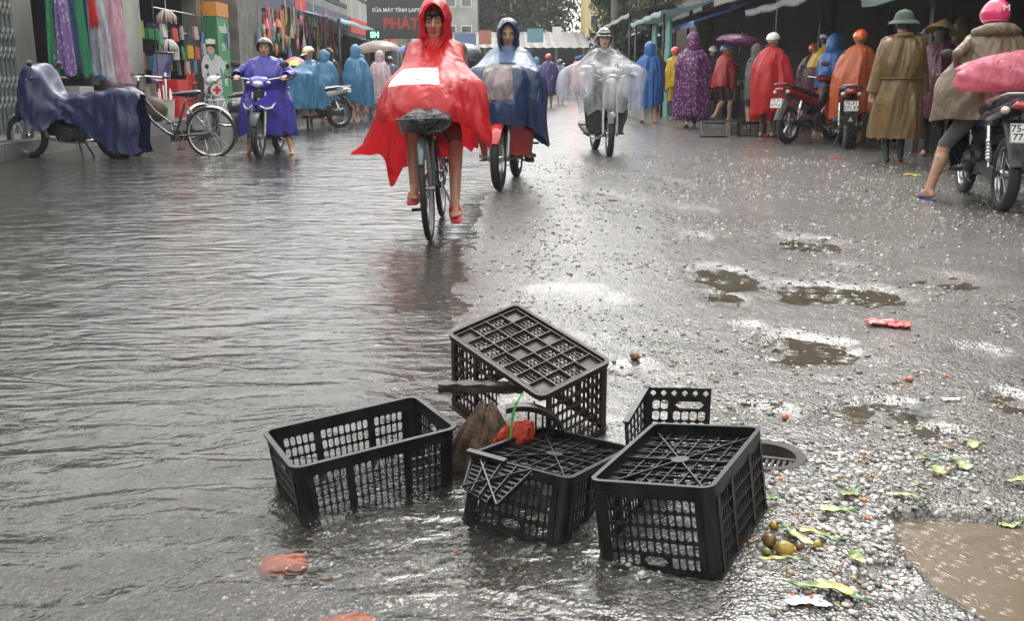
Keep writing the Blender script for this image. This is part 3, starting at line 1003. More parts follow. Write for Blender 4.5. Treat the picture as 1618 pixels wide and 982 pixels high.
SACKM = mat('wet_burlap', (.070, .046, .029), .6, var=.9, scale=30, bump=.45, bscale=160)
b = MB(); P = []
for i in range(30):
    v = i / 29; row = []
    for k in range(96):
        a = 2 * math.pi * k / 96
        rr_ = (.12 + .88 * min(1, v * 1.15) ** .75)
        fold = .62 * (abs(math.sin(a * 3.5 + 1.0 + v * .5)) - .5) * v ** .7 + .34 * (abs(math.sin(a * 4.5 + 2 * v)) - .5) * v + .05 * math.sin(a * 15 + 2)
        x = math.cos(a) * rr_ * (1 + fold) * .075; y = math.sin(a) * rr_ * (1 + fold) * .07
        z = .195 * (1 - v ** 1.35) - .030 + .012 * math.sin(a * 3 + 1)
        row.append((-.085 + x + .018 * (1 - v), 2.43 + y, z))
    P.append(row)
b.grid(P, closed_v=True); b.add([P[0][k] for k in range(96)], [tuple(range(96))])
tag(b.build('sack', SACKM, smooth=True), 'wet brown burlap sack slumped under the tipped crate', 'sack')

REDBAG = filmmat('orange_red_bag', (.62, .085, .045), .3, 0, .35, .8, 30)
b = MB(); P = []
for i in range(14):
    v = i / 13; row = []
    for k in range(26):
        a = 2 * math.pi * k / 26
        f = 1 + .25 * math.sin(a * 3 + 4 * v) + .15 * math.sin(a * 7 + 9 * v)
        row.append((-.005 + (v - .5) * .105 + .012 * math.cos(a) * f, 2.325 + .020 * math.cos(a) * f, .085 + .045 * v + (.020 + .020 * math.sin(v * 3.0)) * math.sin(a) * f - .05 * max(0, .28 - v) * 2))
    P.append(row)
b.grid(P, closed_v=True); b.add(P[0], [tuple(range(26))]); b.add(P[-1], [tuple(range(26))[::-1]])
P = []
for i in range(8):
    v = i / 7; P.append([(-.062 + .003 * math.sin(i), 2.285, .085 - .085 * v), (-.047 + .004 * math.sin(i * 2), 2.282, .083 - .085 * v)])
b.grid(P)
tag(b.build('plastic_bag', REDBAG, smooth=True), 'crumpled orange-red plastic bag stuffed inside the crate heap', 'bag')
GREENT = mat('green_strapping', (.06, .36, .07), .3, var=.1)
b = MB()
P = []
for p, w in (((.028, 2.315, .235), .0042), ((.012, 2.30, .215), .004), ((.003, 2.293, .19), .0038), ((-.002, 2.29, .15), .0032), ((-.006, 2.288, .11), .003), ((-.012, 2.285, .075), .0026)):
    P.append([(p[0] - w, p[1], p[2]), (p[0] + w, p[1] + .002, p[2] + .002)])
b.grid(P)
P2 = [[(q[0][0], q[0][1] + .0012, q[0][2]) for q in P], [(q[1][0], q[1][1] + .0012, q[1][2]) for q in P]]
b.grid([[a_, b_] for a_, b_ in zip(P2[0], P2[1])])
tag(b.build('strap', GREENT), 'bright green plastic strap hanging from the tipped crate', 'strap')
# ================================================================== BICYCLES AND MOTORBIKES
RUBBER = mat('tyre_rubber', (.018, .018, .018), .6, var=.3, scale=20, bump=.2, bscale=90)
CHROME = mat('wet_chrome', (.55, .56, .57), .22, 1.0, var=.15, scale=12)
ALLOY = mat('cast_alloy', (.32, .32, .33), .38, .9, var=.2, scale=14)
DARKMET = mat('dark_engine_metal', (.06, .06, .062), .45, .7, var=.35, scale=18, bump=.2, bscale=60)
BLACKPL = mat('black_trim_plastic', (.02, .02, .021), .4, var=.3, scale=16)
SEATM = mat('wet_black_vinyl', (.02, .02, .022), .28, var=.3, scale=10, bump=.08, bscale=200, coat=.3)
LENS = mat('headlamp_glass', (.62, .64, .66), .08, .35, var=.15, scale=9, coat=1)
REDLENS = mat('tail_lamp_red', (.38, .012, .015), .15, var=.1, coat=1)
AMBER = mat('indicator_lens', (.60, .50, .42), .15, var=.1, coat=.6)
WHITEPLATE = mat('plate_white', (.72, .72, .70), .35, var=.06, scale=30)
INK = mat('plate_ink', (.02, .02, .025), .5, var=.1)


def paint(name, c, rough=.2):
    return mat(name, c, rough, var=.08, scale=6, coat=.8, bump=.02, bscale=300)


def text_part(name, s, size, mt, parent, M, ext=.0006, bold=0.0, align='CENTER'):
    cu = bpy.data.curves.new(name, 'FONT'); cu.body = s; cu.size = size; cu.extrude = ext
    cu.align_x = align; cu.align_y = 'CENTER'; cu.offset = bold; cu.resolution_u = 2
    ob = bpy.data.objects.new(name, cu); C.objects.link(ob)
    dg = bpy.context.evaluated_depsgraph_get()
    me = bpy.data.meshes.new_from_object(ob.evaluated_get(dg))
    bpy.data.objects.remove(ob); bpy.data.curves.remove(cu)
    me.materials.clear(); me.materials.append(mt)
    o = bpy.data.objects.new(name, me); C.objects.link(o)
    o.parent = parent; o.matrix_local = M
    return o


def wheel(parent, c, rad, tw, rim_m, spokes=0, alloy=0, name='wheel', steer=None):
    """tw = tyre half width; parts: tyre, rim (> spoke)"""
    w = thing(name); w.parent = parent; w.location = c
    b = MB(); k = 10; prof = [(rad - tw * 1.15 + tw * 1.15 * math.cos(a), tw * math.sin(a)) for a in np.linspace(-2.3, 2.3, k)]
    b.lathe(prof, 36, axis='X', closed=True)
    b.build('tyre', RUBBER, w, True, 50)
    r1 = rad - tw * 1.9
    b = MB(); b.lathe([(r1 + .008, -tw * .72), (r1 - .008, -tw * .6), (r1 - .016, 0), (r1 - .008, tw * .6), (r1 + .008, tw * .72)], 36, axis='X', closed=True)
    hub = max(.018, tw * .9)
    b.lathe([(0, -.05), (hub * .7, -.05), (hub, -.035), (hub * .75, -.02), (hub * .75, .02), (hub, .035), (hub * .7, .05), (0, .05)], 16, axis='X')
    rim = b.build('rim', rim_m, w, True, 40)
    b = MB()
    for i in range(spokes):
        a = 2 * math.pi * i / spokes; s = 1 if i % 2 else -1; a2 = a + .45 * (1 if (i // 2) % 2 else -1)
        b.tube([(s * .03, hub * .8 * math.cos(a2), hub * .8 * math.sin(a2)), (s * .004, (r1 - .006) * math.cos(a), (r1 - .006) * math.sin(a))], .0015 if not alloy else .002, 4)
    for i in range(alloy):
        a = 2 * math.pi * i / alloy
        b.beam((0, hub * .5 * math.cos(a), hub * .5 * math.sin(a)), (0, (r1 - .004) * math.cos(a + .15), (r1 - .004) * math.sin(a + .15)), .022, .03, up=(1, 0, 0))
    if spokes or alloy: b.build('spoke', rim_m, rim, False)
    return w


def fender(parent, c, rad, a0, a1, w, mt, name='fender', n=18):
    b = MB(); P = []
    for i in range(n + 1):
        a = R(a0 + (a1 - a0) * i / n); row = []
        tp = 1 - .25 * abs(2 * i / n - 1) ** 3
        for j in range(7):
            t = -1 + 2 * j / 6
            rr_ = rad - .022 * abs(t) ** 2.2
            row.append((c[0] + t * w * tp, c[1] + rr_ * math.cos(a), c[2] + rr_ * math.sin(a)))
        P.append(row)
    b.grid(P); P2 = [[tuple(Vector((p[0] * .97 + c[0] * .03, c[1] + (p[1] - c[1]) * .988, c[2] + (p[2] - c[2]) * .988))) for p in r] for r in P]
    b.grid([r[::-1] for r in P2])
    return b.build(name, mt, parent, True)


def number_plate(parent, loc, tilt, rows, w=.19, h=.14, yaw=math.pi, name='number_plate'):
    p = MB(); 
    o = thing(name); o.parent = parent; o.location = loc; o.rotation_euler = (tilt, 0, yaw)
    b = MB(); b.box((0, 0, 0), (w, .004, h)); b.build('plate', WHITEPLATE, o)
    b = MB()
    for (cx, cz, sx, sz) in ((0, h / 2 - .004, w - .004, .003), (0, -h / 2 + .004, w - .004, .003), (w / 2 - .004, 0, .003, h - .011), (-w / 2 + .004, 0, .003, h - .011)):
        b.box((cx, .0028, cz), (sx, .0012, sz))
    b.build('border', INK, o)
    Mr = Matrix.Rotation(math.pi, 4, 'Z') @ Matrix.Rotation(math.pi / 2, 4, 'X')
    for i, s in enumerate(rows):
        z = (h * .22 if i == 0 else -h * .22) if len(rows) > 1 else 0
        text_part('lettering', s, h * .50, INK, o, Matrix.Translation((0, .0028, z)) @ Mr, bold=.0012)
    return o


def motorbike(loc, yaw, label, body, second=None, lean=0.0, steer=0.0, plate=None, style='wave', group='motorbikes in the street', rack=False, stand='none', name='motorbike', rear_up=0.0, spoke=True, mudflap=False, mirrors=True):
    root = thing(name, loc, (0, 0, 0), label, 'motorbike', group)
    root.rotation_euler = Euler((0, lean, yaw), 'XYZ')
    root.rotation_mode = 'XYZ'
    second = second or BLACKPL
    wr, tw, wb = .285, .040, .61
    rimm = CHROME if spoke else ALLOY
    wheel(root, (0, -wb, wr), wr, tw * 1.08, rimm, 24 if spoke else 0, 0 if spoke else 5)
    # steering assembly turns about the head
    st = thing('front_end'); st.parent = root; st.location = (0, .40, .86); st.rotation_euler = (0, 0, steer)
    o = Vector((0, .40, .86))

    def L_(p): return tuple(Vector(p) - o)
    wheel(st, L_((0, wb, wr)), wr, tw, rimm, 24 if spoke else 0, 0 if spoke else 5)
    b = MB()
    for s in (-1, 1):
        b.tube([L_((s * .085, wb, wr)), L_((s * .085, wb - .10, .55)), L_((s * .08, wb - .20, .83))], [.021, .024, .017], 10)
        b.ball(L_((s * .085, wb, wr)), (.016, .032, .032), 8, 6)
    b.tube([L_((0, wb - .17, .70)), L_((0, wb - .24, .93))], .028, 10)
    b.beam(L_((-.095, wb - .16, .69)), L_((.095, wb - .16, .69)), .05, .035)
    b.build('fork', ALLOY, st, True, 40)
    fender(st, L_((0, wb, wr)), wr + .03, 28, 152, .058, BLACKPL if style == 'exciter' else body, 'front_fender')
    b = MB()
    hb = [(-.36, .24, 1.00), (-.26, .27, 1.01), (-.12, .33, .985), (0, .345, .975), (.12, .33, .985), (.26, .27, 1.01), (.36, .24, 1.00)]
    hw_ = 1.0 if mirrors else .84
    b.tube([L_((p[0] * hw_, p[1], p[2])) for p in hb], .011, 8)
    b.build('handlebar', CHROME, st, True)
    for s in (-hw_, hw_):
        b = MB(); b.tube([L_((s * .24, .28, 1.01)), L_((s * .37, .235, 1.0))], [.017, .017], 10); b.ball(L_((s * .375, .233, 1.0)), .018, 8, 6)
        b.build('grip', BLACKPL, st, True, 50)
        b = MB(); b.tube([L_((s * .22, .31, 1.0)), L_((s * .30, .33, .99)), L_((s * .37, .30, .985))], [.007, .006, .006], 6); b.build('lever', ALLOY, st, True)
        if not mirrors: continue
        b = MB(); b.tube([L_((s * .22, .29, 1.02)), L_((s * .25, .29, 1.10)), L_((s * .29, .27, 1.155))], .006, 6)
        b.ball(L_((s * .31, .27, 1.175)), (.062, .014, .040), 12, 8)
        b.build('mirror', BLACKPL, st, True)
    # headlamp cowl
    b = MB()
    b.loft([(y - o.y, 0, z - o.z, rx, rz, e) for (y, z, rx, rz, e) in ((.26, .985, .07, .03, 2.4), (.32, .975, .125, .055, 2.4), (.40, .955, .125, .072, 2.6), (.45, .935, .095, .062, 2.4), (.475, .925, .05, .035, 2.2))], 18)
    b.build('headlamp_cowl', body, st, True, 50)
    b = MB(); b.ball(L_((0, .445, .930)), (.078, .048, .048), 16, 10); b.build('headlight', LENS, st, True)
    for s in (-1, 1):
        b = MB(); b.ball(L_((s * .125, .41, .945)), (.032, .035, .022), 10, 8); b.build('indicator', AMBER, st, True)
    # fixed body -----------------------------------------------------------
    b = MB()
    for s in (-1, 1):   # leg shield wings
        P = []
        for i in range(12):
            v = i / 11; z = .86 - .56 * v; row = []
            wid = (.10 + .115 * math.sin(min(1, v * 1.25) * 2.2)) * (1 - .35 * max(0, v - .65))
            for j in range(7):
                u = j / 6
                x = s * (.055 + wid * u); y = .42 - .16 * v - .10 * u ** 1.7 + (.07 * v * (1 - u))
                row.append((x, y, z - .03 * u))
            P.append(row)
        b.grid(P)
        b.grid([[(p[0], p[1] - .012, p[2]) for p in r][::-1] for r in P])
    b.build('leg_shield', body, root, True)
    b = MB()
    b.loft([(.45, 0, .80, .05, .05, 2.6), (.40, 0, .74, .072, .11, 3), (.30, 0, .64, .07, .13, 3), (.18, 0, .53, .062, .085, 3), (.02, 0, .50, .062, .075, 3), (-.14, 0, .56, .085, .085, 3)], 16)
    b.build('spine_cover', second, root, True, 50)
    if style in ('exciter', 'sport'):
        for s in (-1, 1):
            b = MB()
            P = [[Vector((s * .02, .62, .735)), Vector((s * .17, .44, .83)), Vector((s * .20, .36, .86))],
                 [Vector((s * .02, .64, .690)), Vector((s * .16, .46, .72)), Vector((s * .22, .34, .72))],
                 [Vector((s * .015, .60, .615)), Vector((s * .13, .47, .60)), Vector((s * .20, .33, .56))]]
            b.grid(P if s > 0 else [r[::-1] for r in P]); b.grid([[p - Vector((0, .025, 0)) for p in r] for r in (P if s < 0 else [r[::-1] for r in P])])
            b.build('front_cowl', body, root, True, 35)
            b = MB(); b.tube([(s * .05, .625, .665), (s * .10, .575, .625), (s * .165, .49, .635), (s * .20, .42, .70)], [.010, .016, .016, .008], 8)
            b.build('running_light', LENS, root, True)
    # side panels and tail
    b = MB(); up = rear_up
    b.loft([(.10, 0, .60, .085, .075, 3), (-.08, 0, .635, .115, .085, 3), (-.30, 0, .665 + up * .2, .130, .085, 3), (-.55, 0, .705 + up * .6, .115, .07, 3), (-.74, 0, .745 + up, .085, .05, 2.6), (-.86, 0, .765 + up * 1.2, .045, .028, 2.4)], 18)
    b.build('tail_fairing', body, root, True, 50)
    b = MB()
    b.loft([(.14, 0, .685, .06, .025, 2.6), (.04, 0, .715, .115, .04, 2.8), (-.18, 0, .735, .135, .045, 3), (-.36, 0, .770 + up * .25, .130, .045, 3), (-.58, 0, .795 + up * .6, .115, .04, 3), (-.70, 0, .80 + up * .9, .075, .028, 2.6)], 18)
    b.build('seat', SEATM, root, True, 50)
    b = MB()
    b.tube([(.13, -.48, .76 + up * .5), (.145, -.66, .80 + up * .8), (.11, -.83, .825 + up), (0, -.88, .83 + up), (-.11, -.83, .825 + up), (-.145, -.66, .80 + up * .8), (-.13, -.48, .76 + up * .5)], .011, 8)
    b.build('grab_rail', ALLOY if style != 'redtail' else body, root, True)
    b = MB(); b.ball((0, -.855, .745 + up), (.075, .035, .035), 14, 8); b.build('tail_light', REDLENS, root, True)
    for s in (-1, 1):
        b = MB(); b.ball((s * .105, -.80, .715 + up * .9), (.032, .045, .030), 10, 8); b.build('indicator', AMBER, root, True)
    # hanging rear mudguard with the plate
    b = MB(); P = []
    for i in range(10):
        t = i / 9; y = -.62 - .30 * t + .02 * math.sin(t * 3); z = .66 + up * .5 - .02 * t - .30 * t * t
        P.append([(-.075 + .012 * t, y, z - .012), (-.05, y - .006, z), (.05, y - .006, z), (.075 - .012 * t, y, z - .012)])
    b.grid(P); b.grid([[(p[0], p[1] + .010, p[2] - .010) for p in r][::-1] for r in P])
    b.build('rear_fender', BLACKPL, root, True)
    if plate: number_plate(root, (0, -.945, .575 + up * .6), R(14), plate)
    if mudflap:
        b = MB(); b.add([(-.035, -.975, .40), (.035, -.975, .40), (0, -.968, .465)], [(0, 1, 2), (2, 1, 0)]); b.build('reflector', WHITEPLATE, root)
        b = MB(); b.box((0, -.958, .43), (.15, .008, .17), (R(8), 0, 0), taper=1.1); b.build('mudflap', BLACKPL, root)
    # engine, exhaust, suspension, pegs
    b = MB()
    b.loft([(-.16, 0, .33, .09, .095, 3.2), (-.06, 0, .335, .13, .11, 3), (.08, 0, .335, .135, .115, 3), (.17, 0, .345, .10, .09, 3)], 16)
    b.lathe([(0, -.165), (.075, -.165), (.092, -.145), (.092, .14), (.075, .158), (0, .158)], 18, axis='X', c=(0, -.02, .335))
    for k in range(7): b.box((0, .19 + k * .022, .36 + k * .003), (.15, .010, .13))
    b.box((0, .365, .385), (.12, .05, .10))
    b.build('engine', DARKMET, root, True, 35)
    b = MB()
    b.tube([(.02, .37, .34), (.07, .36, .26), (.11, .20, .215), (.13, -.05, .21), (.145, -.25, .235)], .019, 10)
    b.build('exhaust_pipe', CHROME, root, True)
    b = MB(); b.tube([(.145, -.22, .232), (.155, -.30, .25), (.165, -.62, .31), (.168, -.80, .345), (.168, -.82, .35)], [.028, .044, .052, .050, .030], 14); b.build('muffler', DARKMET if style != 'silver' else CHROME, root, True, 50)
    b = MB()
    for s in (-1, 1): b.beam((s * .085, -.10, .33), (s * .085, -wb - .03, wr), .028, .05)
    b.loft([(-.10, -.10, .33, .012, .055, 3), (-.35, -.10, .31, .014, .05, 3), (-.66, -.10, .285, .012, .06, 3)], 10)
    b.build('swing_arm', DARKMET, root, True, 40)
    for s in (-1, 1):
        a_, c_ = Vector((s * .115, -.56, .33)), Vector((s * .115, -.45, .63)); b = MB()
        b.tube([a_.lerp(c_, k / 24) for k in range(25)], [(.024 if k % 2 else .017) if 3 < k < 17 else (.020 if k >= 17 else .012) for k in range(25)], 8)
        b.build('shock_absorber', CHROME, root, True, 40)
    for s in (-1, 1):
        b = MB(); b.tube([(s * .06, .02, .265), (s * .16, .02, .265), (s * .165, .02, .265), (s * .27, .02, .265)], [.011, .011, .017, .017], 8); b.build('foot_peg', BLACKPL, root, True, 40)
        b = MB(); b.tube([(s * .10, -.26, .36), (s * .16, -.34, .36), (s * .26, -.35, .36)], .013, 8); b.build('foot_peg', BLACKPL, root, True, 40)
    b = MB()
    if stand == 'side': b.tube([(-.10, .00, .25), (-.20, -.04, .10), (-.275, -.06, .005)], [.012, .011, .011], 8)
    elif stand == 'centre':
        for s in (-1, 1): b.tube([(s * .06, -.12, .24), (s * .13, -.20, .02), (s * .15, -.17, .005)], .012, 8)
    else: b.tube([(-.10, .0, .25), (-.15, -.16, .20), (-.16, -.27, .19)], .011, 8)
    b.build('stand', DARKMET, root, True)
    return root


def bicycle(loc, yaw, label, frame_m, lean=0.0, basket=True, steer=0.0, rack=True, seat_h=.78, name='bicycle', rim_m=None, chromefender=True, bz=(.72, .225), bar=0.0, bw=1.0):
    root = thing(name, loc, (0, 0, 0), label, 'bicycle', 'bicycles in the street')
    root.rotation_euler = Euler((0, lean, yaw), 'XYZ')
    wr = .325; yr, yf = -.52, .56
    rim_m = rim_m or CHROME
    wheel(root, (0, yr, wr), wr, .019, rim_m, 28)
    st = thing('front_end'); st.parent = root; o = Vector((0, .38, .78)); st.location = o; st.rotation_euler = (0, 0, steer)
    L_ = lambda p: tuple(Vector(p) - o)
    wheel(st, L_((0, yf, wr)), wr, .019, rim_m, 28)
    b = MB()
    for s in (-1, 1): b.tube([L_((s * .045, yf, wr)), L_((s * .045, yf - .035, wr + .16)), L_((s * .04, yf - .11, wr + .36))], [.009, .012, .013], 8)
    b.tube([L_((-.045, yf - .11, wr + .36)), L_((.045, yf - .11, wr + .36))], .014, 8)
    b.tube([L_((0, yf - .11, wr + .36)), L_((0, .36, .98))], .016, 10)
    b.build('fork', frame_m, st, True, 40)
    b = MB(); b.tube([L_((0, .37, .88)), L_((0, .37, 1.03 + bar))], .012, 8)
    b.tube([L_((p[0], p[1], p[2] + bar)) for p in ((-.28, .12, 1.03), (-.25, .22, 1.035), (-.16, .36, 1.045), (0, .40, 1.03), (.16, .36, 1.045), (.25, .22, 1.035), (.28, .12, 1.03))], .011, 8)
    b.build('handlebar', CHROME, st, True)
    for s in (-1, 1):
        b = MB(); b.tube([L_((s * .262, .19, 1.035 + bar)), L_((s * .285, .09, 1.03 + bar))], .016, 8); b.build('grip', BLACKPL, st, True, 50)
        b = MB(); b.tube([L_((s * .20, .34, 1.035 + bar)), L_((s * .24, .27, 1.0 + bar)), L_((s * .265, .17, .995 + bar))], .006, 6); b.build('brake_lever', CHROME, st, True)
    fender(st, L_((0, yf, wr)), wr + .022, 30, 150, .028, CHROME if chromefender else frame_m, 'front_fender')
    fender(root, (0, yr, wr), wr + .022, 20, 200, .028, CHROME if chromefender else frame_m, 'rear_fender')
    if basket:
        b = MB(); y0 = .50
        for k in range(9):
            z = bz[0] + bz[1] / 8 * k; e = .0022 * k
            q = [(-.14 - e, y0), (.14 + e, y0), (.155 + e, y0 + .24 + e), (-.155 - e, y0 + .24 + e)]
            q = [(p_[0] * bw, p_[1]) for p_ in q]
            b.tube([L_((*p, z)) for p in q], .003 if k not in (0, 8) else .006, 5, closed=True)
        for k in range(11):
            x = (-.14 + .028 * k) * bw
            b.tube([L_((x, y0, bz[0])), L_((x * 1.1, y0 - .002, bz[0] + bz[1]))], .0025, 5); b.tube([L_((x * 1.12, y0 + .24, bz[0])), L_((x * 1.22, y0 + .258, bz[0] + bz[1]))], .0025, 5)
            b.tube([L_((x, y0, bz[0])), L_((x * 1.12, y0 + .24, bz[0]))], .0025, 5)
        b.build('basket', DARKMET, st)
    # frame (step-through)
    b = MB(); bb = Vector((0, -.06, .28)); seat_t = Vector((0, -.20, seat_h - .09)); hd0, hd1 = Vector((0, .40, .70)), Vector((0, .365, .88))
    b.tube([bb, seat_t], .017, 10); b.tube([hd0, hd1], .020, 10)
    b.tube([hd0 + Vector((0, -.005, .02)), Vector((0, .22, .47)), Vector((0, .05, .33)), bb], .018, 10)
    b.tube([hd1 + Vector((0, 0, -.05)), Vector((0, .18, .60)), Vector((0, -.02, .44)), bb.lerp(seat_t, .32)], .014, 10)
    for s in (-1, 1):
        b.tube([bb + Vector((s * .03, 0, 0)), (s * .055, yr, wr)], .010, 8); b.tube([seat_t + Vector((s * .015, 0, -.02)), (s * .055, yr, wr)], .009, 8)
    b.tube([(-.045, bb.y, bb.z), (.045, bb.y, bb.z)], .024, 12)
    b.build('frame', frame_m, root, True, 40)
    b = MB(); b.tube([seat_t, (0, -.225, seat_h)], .012, 8); b.build('seat_post', CHROME, root, True)
    b = MB(); b.loft([(.03, 0, seat_h + .03, .02, .018, 2.4), (-.08, 0, seat_h + .03, .04, .03, 2.4), (-.22, 0, seat_h + .035, .095, .045, 2.4), (-.31, 0, seat_h + .045, .10, .04, 2.4), (-.34, 0, seat_h + .05, .06, .022, 2.2)], 16)
    b.xf(Matrix.Translation((0, -.08, 0))); b.build('saddle', SEATM, root, True, 50)
    b = MB(); b.lathe([(.085, .045), (.095, .045), (.095, .050), (.085, .050)], 28, axis='X', c=tuple(bb), closed=True)
    b.lathe([(0, .046), (.03, .046), (.03, .05), (0, .05)], 14, axis='X', c=tuple(bb))
    for k in range(5):
        a = 2 * math.pi * k / 5; b.beam(bb + Vector((.048, .02 * math.cos(a), .02 * math.sin(a))), bb + Vector((.048, .09 * math.cos(a), .09 * math.sin(a))), .004, .012, up=(1, 0, 0))
    b.build('chain_wheel', CHROME, root)
    b = MB(); P = []
    for i in range(14):
        t = i / 13; y = bb.y + .09 - (.09 + .56) * t; hh_ = .075 * (1 - .45 * t)
        P.append([(.058, y, .28 + .045 * t + hh_), (.064, y, .28 + .045 * t + hh_ * .5), (.064, y, .28 + .045 * t - hh_ * .5), (.058, y, .28 + .045 * t - hh_)])
    b.grid(P); b.grid([[(p[0] - .006, p[1], p[2]) for p in r][::-1] for r in P]); b.build('chain_guard', frame_m if not chromefender else BLACKPL, root, True)
    for s, a in ((1, R(-100)), (-1, R(80))):
        e = bb + Vector((s * .07, .165 * math.cos(a), .165 * math.sin(a)))
        b = MB(); b.tube([bb + Vector((s * .06, 0, 0)), e], .009, 8); b.build('crank', CHROME, root, True)
        b = MB(); b.box(e + Vector((s * .055, 0, 0)), (.09, .075, .022)); b.build('pedal', BLACKPL, root)
    if rack:
        b = MB()
        for x in (-.06, -.02, .02, .06): b.tube([(x, -.26, wr * 2 + .08), (x, -.86, wr * 2 + .09)], .005, 6)
        b.tube([(-.06, -.86, wr * 2 + .09), (.06, -.86, wr * 2 + .09)], .006, 6); b.tube([(-.06, -.26, wr * 2 + .08), (.06, -.26, wr * 2 + .08)], .006, 6)
        for s in (-1, 1): b.tube([(s * .06, -.74, wr * 2 + .085), (s * .055, yr, wr)], .005, 6)
        b.build('rear_rack', CHROME, root, True)
    b = MB(); b.tube([(-.03, yr + .08, .24), (-.09, yr + .02, .02)], .008, 6); b.build('kick_stand', CHROME, root, True)
    return root
# ================================================================== PEOPLE
SKIN = mat('skin', (.46, .265, .175), .42, var=.1, scale=20, bump=.05, bscale=200, sss=.15)
SKIN2 = mat('skin_fairer', (.56, .36, .26), .42, var=.1, scale=20, sss=.15)
HAIRM = mat('black_hair', (.012, .011, .011), .45, var=.3, scale=60, bump=.5, bscale=120)
EYEW = mat('eye_white', (.55, .53, .50), .3, var=.05)
EYED = mat('eye_dark', (.012, .010, .009), .2, var=.05)
LIPM = mat('lips', (.33, .12, .10), .35, var=.1)


def ik(a, t, l1, l2, hint):
    a, t, hint = Vector(a), Vector(t), Vector(hint)
    d = t - a; D = min(d.length, (l1 + l2) * .999); dn = d.normalized(); t = a + dn * D
    x = (l1 * l1 - l2 * l2 + D * D) / (2 * D); h = math.sqrt(max(0, l1 * l1 - x * x))
    p = hint - dn * hint.dot(dn)
    if p.length < 1e-4: p = Vector((0, 1, 0)) - dn * dn.y
    return a + dn * x + p.normalized() * h, t


def capsule(b, a, c, ra, rc, n=12):
    a, c = Vector(a), Vector(c); d = (c - a)
    L = d.length
    if L < 1e-4: b.ball(a, ra, n, 8); return
    d.normalize()
    pts, rad = [], []
    for k in (0, 25, 50, 70): pts.append(a - d * ra * math.cos(R(k))); rad.append(max(.001, ra * math.sin(R(k))))
    pts.append(a); rad.append(ra); pts.append(c); rad.append(rc)
    for k in (70, 50, 25, 0): pts.append(c + d * rc * math.cos(R(k))); rad.append(max(.001, rc * math.sin(R(k))))
    b.tube(pts, rad, n)


def remesh(b, voxel, smooth=2):
    me = bpy.data.meshes.new('tmp'); me.from_pydata(b.v, [], b.f)
    ob = bpy.data.objects.new('tmp', me); C.objects.link(ob)
    md = ob.modifiers.new('r', 'REMESH'); md.mode = 'VOXEL'; md.voxel_size = voxel; md.use_smooth_shade = True
    sm = ob.modifiers.new('s', 'SMOOTH'); sm.factor = .5; sm.iterations = smooth
    dg = bpy.context.evaluated_depsgraph_get()
    out = bpy.data.meshes.new_from_object(ob.evaluated_get(dg))
    bpy.data.objects.remove(ob); bpy.data.meshes.remove(me)
    return out


class Pose:
    """joint positions in the person's own frame: +Y ahead, +X to their right, z up from the ground"""

    def __init__(s, hip=(0, 0, .86), neck=(0, .02, 1.36), head=(0, 0, 0), hands=((.17, .06, .82), (-.17, .06, .82)), feet=((.10, 0, .075), (-.10, 0, .075)), toes=((.02, 1, -.12), (-.02, 1, -.12)), knee=((.1, 1, 0), (-.1, 1, 0)), elbow=((.6, -1, -.2), (-.6, -1, -.2)), size=1.0, girth=1.0, twist=0.0):
        k = size
        s.k, s.g = k, girth
        s.hip = Vector(hip); s.neck = Vector(neck)
        ax = Vector((math.cos(twist), math.sin(twist), 0))
        up = (s.neck - s.hip).normalized()
        s.up = up; s.ax = ax
        s.sh = [s.neck + ax * (.165 * k) - up * (.035 * k), s.neck - ax * (.165 * k) - up * (.035 * k)]
        s.hp = [s.hip + Vector((.085 * k, 0, -.02)), s.hip + Vector((-.085 * k, 0, -.02))]
        s.el, s.wr, s.kn, s.an = [], [], [], []
        for i in (0, 1):
            e, w = ik(s.sh[i], hands[i], .275 * k, .245 * k, elbow[i]); s.el.append(e); s.wr.append(w)
            n, a = ik(s.hp[i], feet[i], .40 * k, .385 * k, knee[i]); s.kn.append(n); s.an.append(a)
        s.toes = [Vector(t).normalized() for t in toes]
        s.head_rot = Euler((head[0], head[1], head[2]), 'ZXY').to_matrix() if len(head) == 3 else Matrix.Identity(3)
        s.hc = s.neck + up * (.055 * k) + Vector((0, .015, .108 * k))     # centre of the skull


